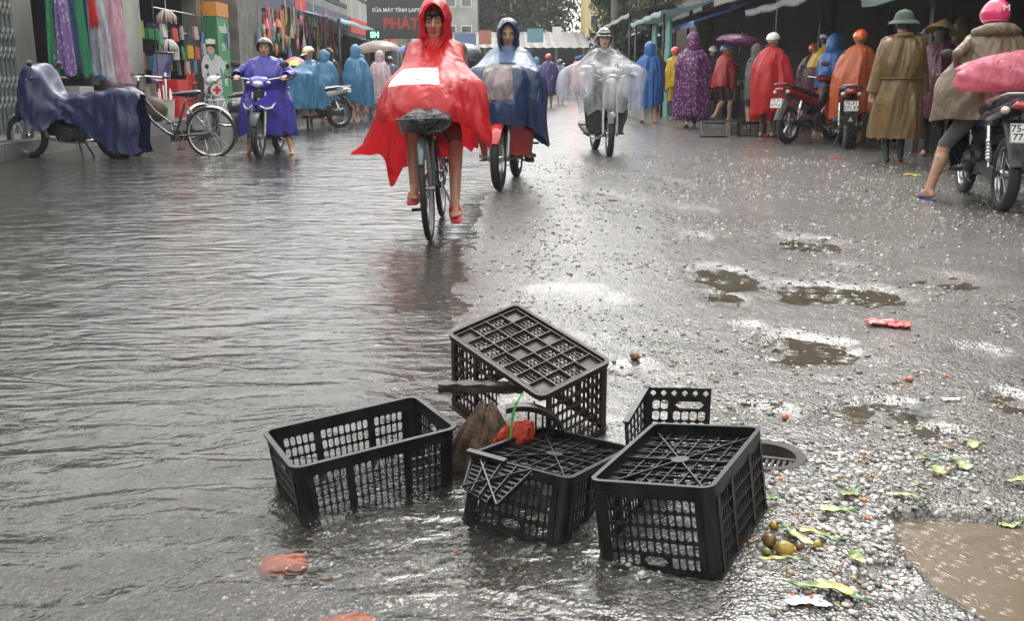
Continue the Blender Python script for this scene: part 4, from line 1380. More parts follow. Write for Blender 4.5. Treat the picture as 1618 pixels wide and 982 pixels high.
def person(loc, yaw, label, ps, cols, voxel=.012, hands=True, name='person', group=None, face=True, bare_head=True, handcurl=None):
    """cols: skin, torso, arm, thigh, shin, foot materials"""
    k, g = ps.k, ps.g
    b = MB(); caps = []

    def cap(a, c, ra, rc, t, n=12):
        capsule(b, a, c, ra, rc, n); caps.append((Vector(a), Vector(c), ra, rc, t))

    def ell(c, r, rot, t):
        b.ball(c, r, 16, 12, rot=rot); m = sum(r) / 3; caps.append((Vector(c), Vector(c), m, m, t))
    up, ax = ps.up, ps.ax
    fw = ax.cross(up) * -1
    fw = up.cross(ax)
    # trunk
    M = Matrix((ax, fw, up)).transposed()
    pelvis, waist, chest = ps.hip + up * .02, ps.hip.lerp(ps.neck, .38), ps.hip.lerp(ps.neck, .74)
    ell(pelvis, (.155 * k * g, .115 * k * g, .12 * k), M, 'thigh')
    ell(waist, (.135 * k * g, .10 * k * g, .15 * k), M, 'torso')
    ell(chest, (.165 * k * g, .115 * k * g, .17 * k), M, 'torso')
    cap(ps.sh[0], ps.sh[1], .062 * k, .062 * k, 'torso')
    cap(ps.neck - up * .03, ps.hc - Vector((0, 0, .06 * k)), .056 * k, .050 * k, 'skin')
    H = ps.head_rot; hc = ps.hc

    def h(x, y, z): return hc + H @ (Vector((x, y, z)) * k)
    if True:
        ell(h(0, -.012, .018), (.074 * k, .092 * k, .095 * k), H, 'skin')
        ell(h(0, .018, -.045), (.060 * k, .068 * k, .075 * k), H, 'skin')
        cap(h(-.018, .055, -.092), h(.018, .055, -.092), .022 * k, .022 * k, 'skin')
        if face:
            cap(h(0, .084, .012), h(0, .102, -.028), .010 * k, .0155 * k, 'skin', 8)
            cap(h(-.012, .093, -.032), h(.012, .093, -.032), .010 * k, .010 * k, 'skin', 8)
            cap(h(-.038, .070, .026), h(.038, .070, .026), .014 * k, .014 * k, 'skin', 8)
            for s in (-1, 1): ell(h(s * .042, .058, -.022), (.022 * k, .02 * k, .018 * k), H, 'skin')
            cap(h(-.017, .079, -.062), h(.017, .079, -.062), .009 * k, .009 * k, 'skin', 8)
        for s in (-1, 1): ell(h(s * .077, -.008, -.01), (.010 * k, .020 * k, .030 * k), H, 'skin')
    for i in (0, 1):
        s = 1 if i == 0 else -1
        cap(ps.sh[i], ps.el[i], .047 * k * g, .038 * k * g, 'arm'); cap(ps.el[i], ps.wr[i], .037 * k, .026 * k, 'forearm')
        if hands:
            d = (ps.wr[i] - ps.el[i]).normalized()
            if handcurl: d = (d + Vector(handcurl[i]) * .8).normalized()
            sd = d.cross(Vector((0, 0, 1)))
            if sd.length < .2: sd = d.cross(Vector((0, 1, 0)))
            sd.normalize(); nn = sd.cross(d)
            pc = ps.wr[i] + d * .05 * k
            Mh = Matrix((sd, d, nn)).transposed()
            ell(pc, (.038 * k, .048 * k, .017 * k), Mh, 'skin')
            for q, (off, ln) in enumerate(((-.030, .055), (-.010, .068), (.010, .064), (.029, .050))):
                p0 = pc + sd * off * k + d * .036 * k; p1 = p0 + d * ln * .5 * k - nn * .012 * k; p2 = p1 + d * ln * .30 * k - nn * .032 * k
                cap(p0, p1, .0092 * k, .0088 * k, 'skin', 8); cap(p1, p2, .0088 * k, .0078 * k, 'skin', 8)
            th_ = -1 if s > 0 else 1
            p0 = pc + sd * th_ * .032 * k - d * .018 * k; p1 = p0 + sd * th_ * .022 * k + d * .030 * k - nn * .008 * k; p2 = p1 + d * .030 * k - nn * .012 * k
            cap(p0, p1, .0115 * k, .0102 * k, 'skin', 8); cap(p1, p2, .0102 * k, .0085 * k, 'skin', 8)
        cap(ps.hp[i], ps.kn[i], .080 * k * g, .054 * k * g, 'thigh'); 
        cap(ps.kn[i], ps.an[i], .055 * k, .036 * k, 'shin')
        calf = ps.kn[i].lerp(ps.an[i], .30) - ps.toes[i] * .018 * k
        cap(calf, ps.kn[i].lerp(ps.an[i], .55) - ps.toes[i] * .012 * k, .054 * k, .042 * k, 'shin')
        t = ps.toes[i]; a = ps.an[i]
        side = t.cross(Vector((0, 0, 1))).normalized(); dn = side.cross(t) * -1
        if dn.z > 0: dn = -dn
        heel = a - t * .040 * k + dn * .035 * k; ball_ = a + t * .115 * k + dn * .042 * k
        cap(a, heel, .034 * k, .028 * k, 'foot'); cap(heel, ball_ - t * .02, .028 * k, .026 * k, 'foot'); cap(a + t * .01, ball_, .032 * k, .022 * k, 'foot')
        for q, (off, ln) in enumerate(((-.028, .045), (-.012, .038), (.002, .034), (.015, .028), (.028, .020))):
            o2 = side * off * k * (1 if i == 0 else -1)
            cap(ball_ + o2, ball_ + o2 + t * ln * k, .0135 * k if q == 0 else .0105 * k, .010 * k, 'foot', 8)
    me = remesh(b, voxel)
    names = ['skin', 'torso', 'arm', 'forearm', 'thigh', 'shin', 'foot']
    cols = dict(cols); cols.setdefault('forearm', cols.get('arm'))
    for nm in names: me.materials.append(cols[nm])
    n = len(me.vertices); co = np.zeros(n * 3, np.float32); me.vertices.foreach_get('co', co); co = co.reshape(-1, 3)
    best = np.full(n, 1e9); bi = np.zeros(n, np.int32)
    for (a, c, ra, rc, t) in caps:
        a, c = np.array(a), np.array(c); d = c - a; dd = d @ d
        tt = np.clip(((co - a) @ d) / dd, 0, 1) if dd > 1e-9 else np.zeros(n)
        ds = np.linalg.norm(co - a - tt[:, None] * d, axis=1) - (ra + (rc - ra) * tt)
        m = ds < best; best[m] = ds[m]; bi[m] = names.index(t)
    mi = np.zeros(len(me.polygons), np.int32)
    lv = np.zeros(len(me.loops), np.int32); me.loops.foreach_get('vertex_index', lv)
    ls = np.zeros(len(me.polygons), np.int32); me.polygons.foreach_get('loop_start', ls)
    me.polygons.foreach_set('material_index', bi[lv[ls]])
    me.polygons.foreach_set('use_smooth', np.ones(len(me.polygons), bool))
    me.name = name
    o = bpy.data.objects.new(name, me); C.objects.link(o)
    o.location = loc; o.rotation_euler = (0, 0, yaw)
    tag(o, label, 'person', group)
    if face:
        for s in (-1, 1):
            b = MB(); b.ball(h(s * .031, .0815, .004), (.0135 * k, .007 * k, .0065 * k), 10, 8, rot=H); b.build('eye', EYEW, o, True)
            b = MB(); b.ball(h(s * .031, .0868, .004), (.0062 * k, .0035 * k, .0060 * k), 8, 6, rot=H); b.build('iris', EYED, o, True)
            b = MB(); b.tube([h(s * .013, .0895, .021), h(s * .030, .0865, .027), h(s * .048, .074, .022)], [.0035 * k, .0042 * k, .0025 * k], 6); b.build('eyebrow', HAIRM, o, True)
        b = MB(); b.tube([h(-.022, .082, -.063), h(-.008, .0895, -.0585), h(0, .0898, -.061), h(.008, .0895, -.0585), h(.022, .082, -.063)], [.003, .006, .0055, .006, .003], 6)
        b.tube([h(-.018, .083, -.067), h(0, .0895, -.071), h(.018, .083, -.067)], [.003, .0065, .003], 6); b.build('lips', LIPM, o, True)
    return o


# ------------------------------------------------------------------ clothes
def cr(p0, p1, p2, p3, t):
    return .5 * ((2 * p1) + (-p0 + p2) * t + (2 * p0 - 5 * p1 + 4 * p2 - p3) * t * t + (-p0 + 3 * p1 - 3 * p2 + p3) * t ** 3)


def drape(levels, seed=1, nfold=16, amp=.07, nu=112, nv=44, start=.25, hem=.03, sharp=1.0):
    """hanging sheet: levels = (centre x, centre y, [8 radii from +X counter-clockwise], z or [8 z]); returns grid rows top to bottom"""
    r = np.random.default_rng(seed)
    th = np.linspace(0, 2 * math.pi, nu, endpoint=False)
    q = th / (2 * math.pi) * 8; i0 = np.floor(q).astype(int); f = q - i0

    def around(vals):
        v = np.array(vals if hasattr(vals, '__len__') else [vals] * 8, float)
        return cr(v[(i0 - 1) % 8], v[i0 % 8], v[(i0 + 1) % 8], v[(i0 + 2) % 8], f)
    K = [np.stack([np.full(nu, l[0]), np.full(nu, l[1]), around(l[2]), around(l[3])]) for l in levels]
    ft = r.random(nfold) * 2 * math.pi; fa = (.5 + r.random(nfold)) * np.where(r.random(nfold) < .3, -.8, 1.0); fwid = (.09 + .10 * r.random(nfold)) / sharp; fs = start * (.3 + 1.2 * r.random(nfold)); fd = (r.random(nfold) - .5) * .5
    n3 = nfold * 3; gt = r.random(n3) * 6.283; ga = (r.random(n3) - .4) * .75; gw = (.03 + .05 * r.random(n3)) / sharp; gs = .05 + .8 * r.random(n3); gd = (r.random(n3) - .5) * 1.1; ge = gs + .2 + .5 * r.random(n3)
    rows = []
    n = len(K)
    for j in range(nv):
        s = j / (nv - 1) * (n - 1); a = min(int(s), n - 2); t = s - a; v = j / (nv - 1)
        k = cr(K[max(a - 1, 0)], K[a], K[a + 1], K[min(a + 2, n - 1)], t)
        fold = np.zeros(nu)
        for m in range(nfold):
            if v <= fs[m]: continue
            d = (th - ft[m] - fd[m] * v + math.pi) % (2 * math.pi) - math.pi
            g = min(1, (v - fs[m]) / .45)
            fold += fa[m] * g * np.exp(-(np.abs(d) / fwid[m]) ** 1.5)
        for m in range(nfold * 3):
            if v <= gs[m]: continue
            d = (th - gt[m] - gd[m] * v + math.pi) % (2 * math.pi) - math.pi
            fold += ga[m] * min(1, (v - gs[m]) / .25) * np.exp(-(np.abs(d) / gw[m]) ** 1.4) * (1 if v < ge[m] else max(0, 1 - (v - ge[m]) * 5))
        fold -= fold.mean() * .8
        rad = k[2] * (1 + amp * fold)
        ct_, st_ = np.cos(th), np.sin(th); wv = min(1, v * 4) * min(1, k[2].mean() / .2)
        rg = lambda a, q, sd_: 1 - np.abs(2 * vnoise(ct_ * a + v * q + seed * 3.7, st_ * a - v * q * .6 + seed, sd_) - 1)
        rad = rad + wv * (.020 * (rg(2.6, 3.5, 1) - .5) + .012 * (rg(6.0, 5.0, 2) - .5))
        z = k[3] + hem * max(0, v - .6) / .4 * (-fold * .8)
        rows.append([Vector((k[0][i] + rad[i] * math.cos(th[i]), k[1][i] + rad[i] * math.sin(th[i]), z[i])) for i in range(nu)])
    return rows


def sheet(rows, mt, parent, name='poncho', window=None, window_m=None, closed=True, wname='clear_window'):
    """window = list of (row0,row1,col0,col1) of grid cells that are a clear panel"""
    nu = len(rows[0]); nv = len(rows)
    b = MB(); wv = []
    V = [p for r in rows for p in r]; F = []
    for i in range(nv - 1):
        for j in range(nu if closed else nu - 1):
            inw = False
            if window:
                for (r0, r1, c0, c1) in window:
                    jj = (j - c0) % nu
                    if r0 <= i < r1 and jj < (c1 - c0) % nu: inw = True
            f = (i * nu + j, i * nu + (j + 1) % nu, (i + 1) * nu + (j + 1) % nu, (i + 1) * nu + j)
            (wv if inw else F).append(f)
    b.add(V, F)
    o = b.build(name, mt, parent, True)
    if wv:
        used = sorted({i for f in wv for i in f}); mp = {u: k for k, u in enumerate(used)}
        w = MB(); w.add([V[u] for u in used], [tuple(mp[i] for i in f) for f in wv])
        w.build(wname, window_m, o, True)
    return o


def hood(ps, mt, parent, loose=1.0, brim=.0, drop=.10, seed=3, wide=1.0, name='hood', sink=0):
    """hood round the head, open at the face, falling to the shoulders"""
    r = np.random.default_rng(seed); k = ps.k; H = ps.head_rot
    prof = [(.105 + brim, .076, .108, 0.0), (.088, .090, .122, .004), (.05, .100, .132, .006), (0, .106, .137, .006), (-.05, .104, .132, .002), (-.095, .088, .112, -.006), (-.125, .058, .075, -.016), (-.138, .02, .03, -.024), (-.1385, .001, .001, -.024)]
    rows = []; n = 36
    ph = r.random(4) * 6
    for (y, rx, rz, dz) in prof:
        row = []
        for i in range(n):
            a = 2 * math.pi * i / n
            x = math.cos(a) * rx * loose * wide; z = math.sin(a) * rz * loose + dz + .012
            w = .004 * math.sin(a * 5 + ph[0] + y * 30) + .003 * math.sin(a * 9 + ph[1])
            x *= 1 + w * 6; z *= 1 + w * 4
            low = max(0, -z - .030)
            zz = z - low * (drop / .08) * .8
            x2 = x * (1 + low * 5.0); y2 = y * (1 + low * 2) - low * .15
            row.append(ps.hc + H @ (Vector((x2, y2, z)) * k) + Vector((0, 0, (zz - z) * k)))
        rows.append(row)
    return sheet(rows, mt, parent, name)


def hair(ps, parent, length=.10, fringe=True, seed=2):
    k = ps.k; H = ps.head_rot; r = np.random.default_rng(seed)
    b = MB(); P = []
    for i in range(16):
        v = i / 15; row = []
        for j in range(30):
            a = 2 * math.pi * j / 30 - math.pi / 2     # starts at the back
            el = math.pi / 2 - v * 2.1
            front = max(0, math.sin(a))
            el = max(el, -.9 + 1.35 * front) if not fringe else max(el, -.9 + 1.30 * front)
            rr_ = 1.06 + .02 * math.sin(a * 13 + 3 * v)
            x = .076 * rr_ * math.cos(el) * math.cos(a); y = -.012 + .095 * rr_ * math.cos(el) * math.sin(a); z = .018 + .100 * rr_ * math.sin(el)
            if v > .85 and front < .3: z -= length * (v - .85) / .15
            row.append(ps.hc + H @ (Vector((x, y, z)) * k))
        P.append(row)
    b.grid(P, closed_v=True)
    if fringe:
        for q in range(15):
            x = -.06 + .12 * q / 14; l = .045 + .03 * r.random()
            b.tube([ps.hc + H @ (Vector((x * .8, .070 - abs(x) * .4, .085)) * k), ps.hc + H @ (Vector((x, .092 - abs(x) * .45, .060)) * k), ps.hc + H @ (Vector((x * 1.1 + .006 * (r.random() - .5), .094 - abs(x) * .5, .085 - l)) * k)], [.008, .007, .002], 5)
    return b.build('hair', HAIRM, parent, True)


def helmet(ps, mt, parent, full=False, visor=None, peak=True, peak_m=None, trim=None, name='helmet'):
    k = ps.k; H = ps.head_rot
    T = lambda x, y, z: ps.hc + H @ (Vector((x, y, z)) * k)
    b = MB(); P = []
    low = -.62 if full else .02
    for i in range(14):
        v = i / 13; row = []
        for j in range(36):
            a = 2 * math.pi * j / 36; fr = max(0, math.sin(a)); bk = max(0, -math.sin(a))
            el_end = (.12 + .16 * fr - .42 * bk) if not full else (-.75 + (1.15 * min(1, fr * 1.6)))
            el = math.pi / 2 + (el_end - math.pi / 2) * v
            x = .108 * math.cos(el) * math.cos(a); y = -.012 + .132 * math.cos(el) * math.sin(a); z = .022 + .118 * math.sin(el)
            row.append(T(x, y, z))
        P.append(row)
    b.grid(P, closed_v=True)
    inner = [T(*( (H.inverted() @ (p - ps.hc) / k) * .93)) for p in P[-1]]
    b.grid([P[-1], inner], closed_v=True)
    o = b.build(name, mt, parent, True, 60)
    if peak:
        b = MB(); Q = []
        for j in range(13):
            a = math.pi * (.18 + .64 * j / 12); fr = math.sin(a)
            e = .28
            p0 = (.108 * math.cos(e) * math.cos(a), -.012 + .132 * math.cos(e) * math.sin(a), .022 + .118 * math.sin(e))
            p1 = (p0[0] * 1.08, p0[1] + .055 * fr, p0[2] - .018)
            Q.append([T(*p0), T(*p1), T(p1[0], p1[1], p1[2] - .006), T(p0[0], p0[1], p0[2] - .008)])
        b.grid(Q, closed_v=True); b.build('peak', peak_m or mt, o, True, 50)
    if visor:
        b = MB(); Q = []
        for j in range(15):
            a = math.pi * (.08 + .84 * j / 14); row = []
            for e in (.42, .25, .05, -.15, -.32):
                row.append(T(.113 * math.cos(e * .6) * math.cos(a), -.008 + .140 * math.cos(e * .6) * math.sin(a), .022 + .118 * math.sin(e)))
            Q.append(row)
        b.grid(Q); b.build('visor', visor, o, True)
    # chin strap
    b = MB(); b.tube([T(.082, .01, .02), T(.072, .035, -.06), T(.03, .06, -.115), T(-.03, .06, -.115), T(-.072, .035, -.06), T(-.082, .01, .02)], .005, 6); b.build('chin_strap', BLACKPL, o, True)
    if trim:
        b = MB(); b.tube([p + (p - ps.hc).normalized() * .001 for p in P[-2]], .006, 6, closed=True); b.build('trim', trim, o, True)
    return o


def sandals(ps, parent, mt, strap=None):
    for i in (0, 1):
        t = ps.toes[i]; a = ps.an[i]; k = ps.k
        side = t.cross(Vector((0, 0, 1))).normalized(); dn = side.cross(t) * -1
        if dn.z > 0: dn = -dn
        b = MB(); P = []
        for q in range(12):
            u = q / 11; c_ = a + t * (-.075 + .255 * u) * k + dn * (.070 + .003) * k
            w = (.030 + .016 * math.sin(min(1, u * 1.15) * 2.6)) * k * (1 if 0 < q < 11 else .55)
            P.append([c_ - side * w, c_ + side * w, c_ + side * w + dn * .014 * k, c_ - side * w + dn * .014 * k])
        b.grid(P, closed_v=True); b.add(P[0], [(3, 2, 1, 0)]); b.add(P[-1], [(0, 1, 2, 3)])
        o = b.build('sandal', mt, parent, True, 50)
        b = MB()
        for s in (-1, 1): b.tube([a + t * .135 * k + dn * .055 * k, a + t * .09 * k + side * s * .025 * k + dn * .022 * k, a + t * .03 * k + side * s * .040 * k + dn * .062 * k], [.005, .008, .006], 6)
        b.build('strap', strap or mt, o, True)


def umbrella(loc, rot, label, mt, rad=.52, rise=.20, handle=.62, name='umbrella', panel_m=None):
    """canopy with eight panels, ribs and a shaft; origin at the grip"""
    o = thing(name, loc, rot, label, 'umbrella', 'umbrellas held by shoppers')
    b = MB(); P = []
    for i in range(10):
        v = i / 9; row = []
        for j in range(64):
            a = 2 * math.pi * j / 64; c = abs(math.cos(4 * a))
            rr_ = rad * math.sin(v * 1.35) / math.sin(1.35) * (1 - .075 * v * (1 - c ** .7))
            z = handle + rise * (math.cos(v * 1.35) - math.cos(1.35)) / (1 - math.cos(1.35)) + .035 * v * v * (1 - c) * .6
            row.append((rr_ * math.cos(a), rr_ * math.sin(a), z))
        P.append(row)
    b.grid(P, closed_v=True); b.build('canopy', mt, o, True)
    b = MB()
    for q in range(8):
        a = math.pi * q / 4
        b.tube([(rad * math.sin(v * 1.35) / math.sin(1.35) * .985 * math.cos(a), rad * math.sin(v * 1.35) / math.sin(1.35) * .985 * math.sin(a), handle - .006 + rise * (math.cos(v * 1.35) - math.cos(1.35)) / (1 - math.cos(1.35))) for v in np.linspace(.05, 1, 6)], .0035, 5)
        b.tube([(0, 0, handle + .02), (rad * .5 * math.cos(a), rad * .5 * math.sin(a), handle + rise * .72)], .003, 5)
    b.build('rib', CHROME, o)
    b = MB(); b.tube([(0, 0, -.05), (0, 0, handle + rise + .04)], .006, 8); b.build('shaft', CHROME, o, True)
    b = MB(); b.tube([(0, 0, .06), (0, 0, -.05), (0, .01, -.075), (0, .03, -.085), (0, .045, -.07)], .012, 8); b.build('handle', BLACKPL, o, True)
    return o
# ================================================================== THE PEOPLE AND THEIR MACHINES
DARKCLOTH = mat('dark_wet_cloth', (.03, .03, .035), .7, var=.3, scale=10, bump=.2, bscale=60)
GREYCLOTH = mat('grey_cloth', (.10, .10, .105), .75, var=.3, scale=10, bump=.2, bscale=60)
OLIVECLOTH = mat('olive_trousers', (.07, .065, .04), .7, var=.3, scale=10, bump=.2, bscale=60)
NAVYCLOTH = mat('navy_cloth', (.025, .03, .06), .7, var=.3, scale=10)


def cols(torso=DARKCLOTH, arm=None, thigh=DARKCLOTH, shin=None, foot=None, skin=SKIN, forearm=None):
    return dict(skin=skin, torso=torso, arm=arm or torso, forearm=forearm or arm or torso, thigh=thigh, shin=shin or skin, foot=foot or skin)


REDF = filmmat('red_rain_sheet', (.62, .020, .028), .36, 0, .38, .5, 9)
NAVYF = filmmat('navy_rain_sheet', (.022, .042, .115), .24, 0, .12, .5, 9)
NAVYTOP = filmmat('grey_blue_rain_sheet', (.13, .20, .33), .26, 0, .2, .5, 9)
CLEARF = filmmat('clear_rain_sheet', (.78, .81, .86), .07, .64, .3, 1.0, 5)
MILKW = filmmat('milky_lamp_window', (.86, .84, .83), .15, 0, .25, .8, 12)
WINDOWF = filmmat('clear_lamp_window', (.66, .62, .62), .12, .45, .4, .9, 12)
PURPLEBLUE = filmmat('violet_blue_raincoat', (.055, .050, .36), .3, 0, .12, .6, 14)
SKYF = filmmat('sky_blue_rain_sheet', (.075, .26, .46), .28, 0, .3, .6, 10)
BLUEF = filmmat('strong_blue_rain_sheet', (.03, .15, .46), .28, 0, .25, .6, 10)
YELLOWF = filmmat('yellow_rain_sheet', (.72, .47, .02), .3, 0, .3, .5, 10)
ORANGEF = filmmat('orange_rain_sheet', (.62, .14, .045), .3, 0, .3, .5, 10)
MAROONF = filmmat('maroon_rain_sheet', (.10, .018, .045), .3, 0, .15, .5, 10)
PINKF = filmmat('pink_rain_sheet', (.86, .30, .40), .2, .06, .45, .9, 12)
HOTPINK = filmmat('hot_pink_sheet', (.80, .07, .20), .3, 0, .3, .5, 12)
OLIVEF = filmmat('brown_oilskin', (.150, .092, .030), .38, 0, .05, .5, 9)
KHAKIF = filmmat('khaki_oilskin', (.165, .130, .085), .42, 0, .08, .6, 11)
DARKGREENF = filmmat('dark_green_sheet', (.05, .075, .06), .35, 0, .1, .5, 10)
BLACKF = filmmat('black_bag_film', (.018, .018, .024), .22, 0, .05, .9, 24)
PURPLEF = filmmat('purple_rain_sheet', (.07, .045, .20), .3, 0, .2, .5, 10)


def patterned(name, base, spot, scale, thr):
    """printed film: spots of a second colour"""
    m = filmmat(name, base, .3, 0, .25, .5, 10)
    N, L = m.node_tree.nodes, m.node_tree.links
    tc = N.new('ShaderNodeTexCoord'); v = N.new('ShaderNodeTexVoronoi'); v.inputs['Scale'].default_value = scale
    L.new(tc.outputs['Object'], v.inputs['Vector'])
    nz = N.new('ShaderNodeTexNoise'); nz.inputs['Scale'].default_value = scale * 1.3; nz.inputs['Detail'].default_value = 2
    L.new(tc.outputs['Object'], nz.inputs['Vector'])
    su = N.new('ShaderNodeMath'); su.operation = 'ADD'; L.new(v.outputs['Distance'], su.inputs[0]); L.new(nz.outputs['Fac'], su.inputs[1])
    lt = N.new('ShaderNodeMath'); lt.operation = 'LESS_THAN'; lt.inputs[1].default_value = thr; L.new(su.outputs[0], lt.inputs[0])
    mx = N.new('ShaderNodeMix'); mx.data_type = 'RGBA'
    mx.inputs[6].default_value = (*base, 1); mx.inputs[7].default_value = (*spot, 1); L.new(lt.outputs[0], mx.inputs['Factor'])
    for n in list(N):
        if n.type in ('BSDF_PRINCIPLED', 'BSDF_TRANSLUCENT'):
            s = n.inputs['Base Color' if n.type == 'BSDF_PRINCIPLED' else 'Color']
            for l in list(s.links): L.remove(l)
            L.new(mx.outputs[2], s)
    return m


PURPLEPAT = patterned('purple_flowered_film', (.115, .022, .12), (.46, .28, .44), 19, .80)
PINKPAT = patterned('pale_flowered_film', (.60, .48, .50), (.50, .10, .18), 16, .74)
WHITEHELM = paint('white_helmet_paint', (.68, .70, .68))
BLACKHELM = paint('black_helmet_paint', (.018, .02, .022), .25)
REDHELM = paint('red_helmet_paint', (.60, .035, .03))
PINKHELM = paint('pink_helmet_paint', (.70, .05, .16))
ORANGEHELM = paint('orange_helmet_paint', (.72, .12, .02))
BLUEHELM = paint('blue_helmet_paint', (.06, .10, .30))
CREAMHELM = paint('cream_helmet_paint', (.66, .60, .40))
GREENHELM = mat('pith_helmet_felt', (.055, .075, .058), .7, var=.2, scale=20, bump=.2, bscale=150)
SMOKE = mat('smoked_visor', (.10, .10, .11), .06, .2, var=.1, coat=1)
REDRUB = mat('red_sandal_foam', (.62, .05, .06), .5, var=.1)
BLUERUB = mat('blue_sandal_foam', (.03, .07, .42), .5, var=.1)
BROWNRUB = mat('brown_sandal', (.10, .06, .04), .6, var=.2)

# ---------------------------------------------------------------- 1. the cyclist in the red poncho
FR_TEAL = paint('dark_teal_frame', (.03, .07, .075), .3)
bike1 = bicycle((-.51, 6.62, 0), math.pi, 'dark bicycle with loaded front basket ridden towards the crates', FR_TEAL, lean=R(2.5), seat_h=.66, bz=(.675, .08), bar=-.12, bw=.8, chromefender=False, rim_m=ALLOY)
ps = Pose(hip=(0, -.33, .71), neck=(0, -.17, 1.20), head=(R(-4), 0, R(-4)), hands=((.255, .13, .93), (-.255, .13, .93)), elbow=((.12, -.4, -1), (-.12, -.4, -1)), feet=((.135, .10, .285), (-.135, .16, .215)), toes=((.05, 1, -.15), (-.12, 1, -.55)), knee=((.25, 1, .5), (-.25, 1, .5)), size=.93)
p = person((-.51, 6.62, 0), math.pi, 'cyclist in a bright red wind-blown poncho and red sandals', ps, cols(thigh=GREYCLOTH, torso=GREYCLOTH), voxel=.0065)
hair(ps, p, .05)
sandals(ps, p, REDRUB)
rows = drape([
    (0, -.155, [.082, .082, .082, .082, .082, .08, .08, .08], 1.255),
    (0, -.15, [.175, .15, .125, .15, .175, .15, .13, .15], [1.20, 1.19, 1.18, 1.19, 1.20, 1.19, 1.18, 1.19]),
    (0, -.06, [.215, .23, .23, .225, .205, .20, .19, .20], [1.05, 1.08, 1.09, 1.08, 1.05, 1.0, .98, 1.0]),
    (0, .04, [.285, .36, .39, .335, .26, .26, .27, .28], [.90, .965, .985, .965, .90, .84, .83, .84]),
    (0, .06, [.35, .43, .52, .385, .28, .29, .33, .36], [.74, .81, .85, .80, .72, .70, .66, .70]),
    (0, .06, [.42, .46, .56, .42, .29, .31, .36, .40], [.55, .70, .745, .66, .54, .50, .43, .47])], seed=5, nfold=20, amp=.10, nu=160, nv=64, start=.2, hem=.05, sharp=1.5)
# the loose corner flies out to the side
for i, r_ in enumerate(rows):
    v = i / (len(rows) - 1)
    for j, q in enumerate(r_):
        a = 2 * math.pi * j / len(r_); d = (a + .12 + math.pi) % (2 * math.pi) - math.pi
        w = max(0, v - .72) / .28
        q.x += .14 * w ** 2 * math.exp(-(d / .16) ** 2); q.z += -.02 * w * math.exp(-(d / .16) ** 2) + .012 * w * math.sin(a * 11)
        d2 = (a - math.radians(318) + math.pi) % (2 * math.pi) - math.pi
        q.z -= .17 * w ** 1.5 * math.exp(-(d2 / .22) ** 2)
po = sheet(rows, REDF, p, 'poncho', [(30, 41, int(160 * 48 / 360), int(160 * 101 / 360))], MILKW, wname='lamp_window')
hood(ps, REDF, p, 1.12, brim=.03, drop=.10, seed=8)
b = MB(); P = []
for i in range(12):
    v = i / 11; row = []
    for j in range(32):
        a = 2 * math.pi * j / 32; f = 1 + .07 * math.sin(a * 5 + v * 4) + .05 * math.sin(a * 9 + 2)
        pr = math.sin(math.pi * (.06 + .9 * v)) ** .45
        row.append((.150 * pr * f * math.cos(a), .64 + .135 * pr * f * math.sin(a), .672 + .135 * v + .008 * math.sin(a * 3)))
    P.append(row)
b.grid(P, closed_v=True); b.add(P[0], [tuple(range(32))]); b.add(P[-1], [tuple(range(32))[::-1]])
b.v = [(-.51 - q[0], 6.62 - q[1], q[2]) for q in b.v]
tag(b.build('bundle', BLACKF, smooth=True), 'black plastic bundle in the bicycle front basket', 'bundle')

# ---------------------------------------------------------------- 2. rider in the navy poncho
REDPAINT = paint('red_bike_paint', (.50, .012, .02))
yaw2 = math.pi - .133; c2 = (-.035, 9.42, 0)
motorbike(c2, yaw2, 'red motorbike under the rider in the navy poncho', REDPAINT, REDPAINT, lean=R(1), mirrors=False)
ps = Pose(hip=(0, -.16, .77), neck=(0, -.03, 1.22), head=(R(-6), 0, R(6)), hands=((.25, .23, 1.0), (-.25, .23, 1.0)), elbow=((.12, -.4, -1), (-.12, -.4, -1)), feet=((.20, .05, .33), (-.20, .03, .33)), toes=((.1, 1, -.15), (-.25, 1, -.2)), knee=((.4, 1, .6), (-.4, 1, .6)), size=.95)
p = person(c2, yaw2, 'motorbike rider in a navy poncho with grey-blue shoulders', ps, cols(), voxel=.009)
sandals(ps, p, BLACKPL)
rows = drape([
    (0, -.02, [.083] * 8, 1.275),
    (0, -.02, [.19, .155, .125, .155, .19, .15, .13, .15], 1.215),
    (0, .05, [.27, .27, .25, .27, .27, .23, .20, .23], [1.08, 1.12, 1.13, 1.12, 1.08, 1.0, .98, 1.0]),
    (0, .12, [.325, .43, .40, .43, .325, .30, .32, .30], [.93, 1.03, 1.05, 1.03, .93, .84, .82, .84]),
    (0, .14, [.35, .47, .49, .47, .35, .33, .42, .33], [.70, .77, .80, .77, .68, .62, .60, .62]),
    (0, .12, [.360, .44, .52, .45, .385, .36, .46, .36], [.47, .50, .58, .50, .36, .40, .45, .44])], seed=15, nfold=18, amp=.085, nu=144, nv=56, start=.25, hem=.035, sharp=1.4)
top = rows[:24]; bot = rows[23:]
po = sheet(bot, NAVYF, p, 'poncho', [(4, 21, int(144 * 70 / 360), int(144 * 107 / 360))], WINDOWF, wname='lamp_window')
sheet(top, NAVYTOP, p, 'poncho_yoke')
hood(ps, NAVYF, p, 1.06, brim=.015, drop=.09, seed=18)
b = MB(); k_ = ps.hc
for s in (-1, 1): b.tube([k_ + Vector((s * .035, .075, -.13)), k_ + Vector((s * .03, .09, -.17)), k_ + Vector((s * .018 + .01, .10, -.215))], .004, 6)
b.build('drawstring', WHITEPLATE, p, True)

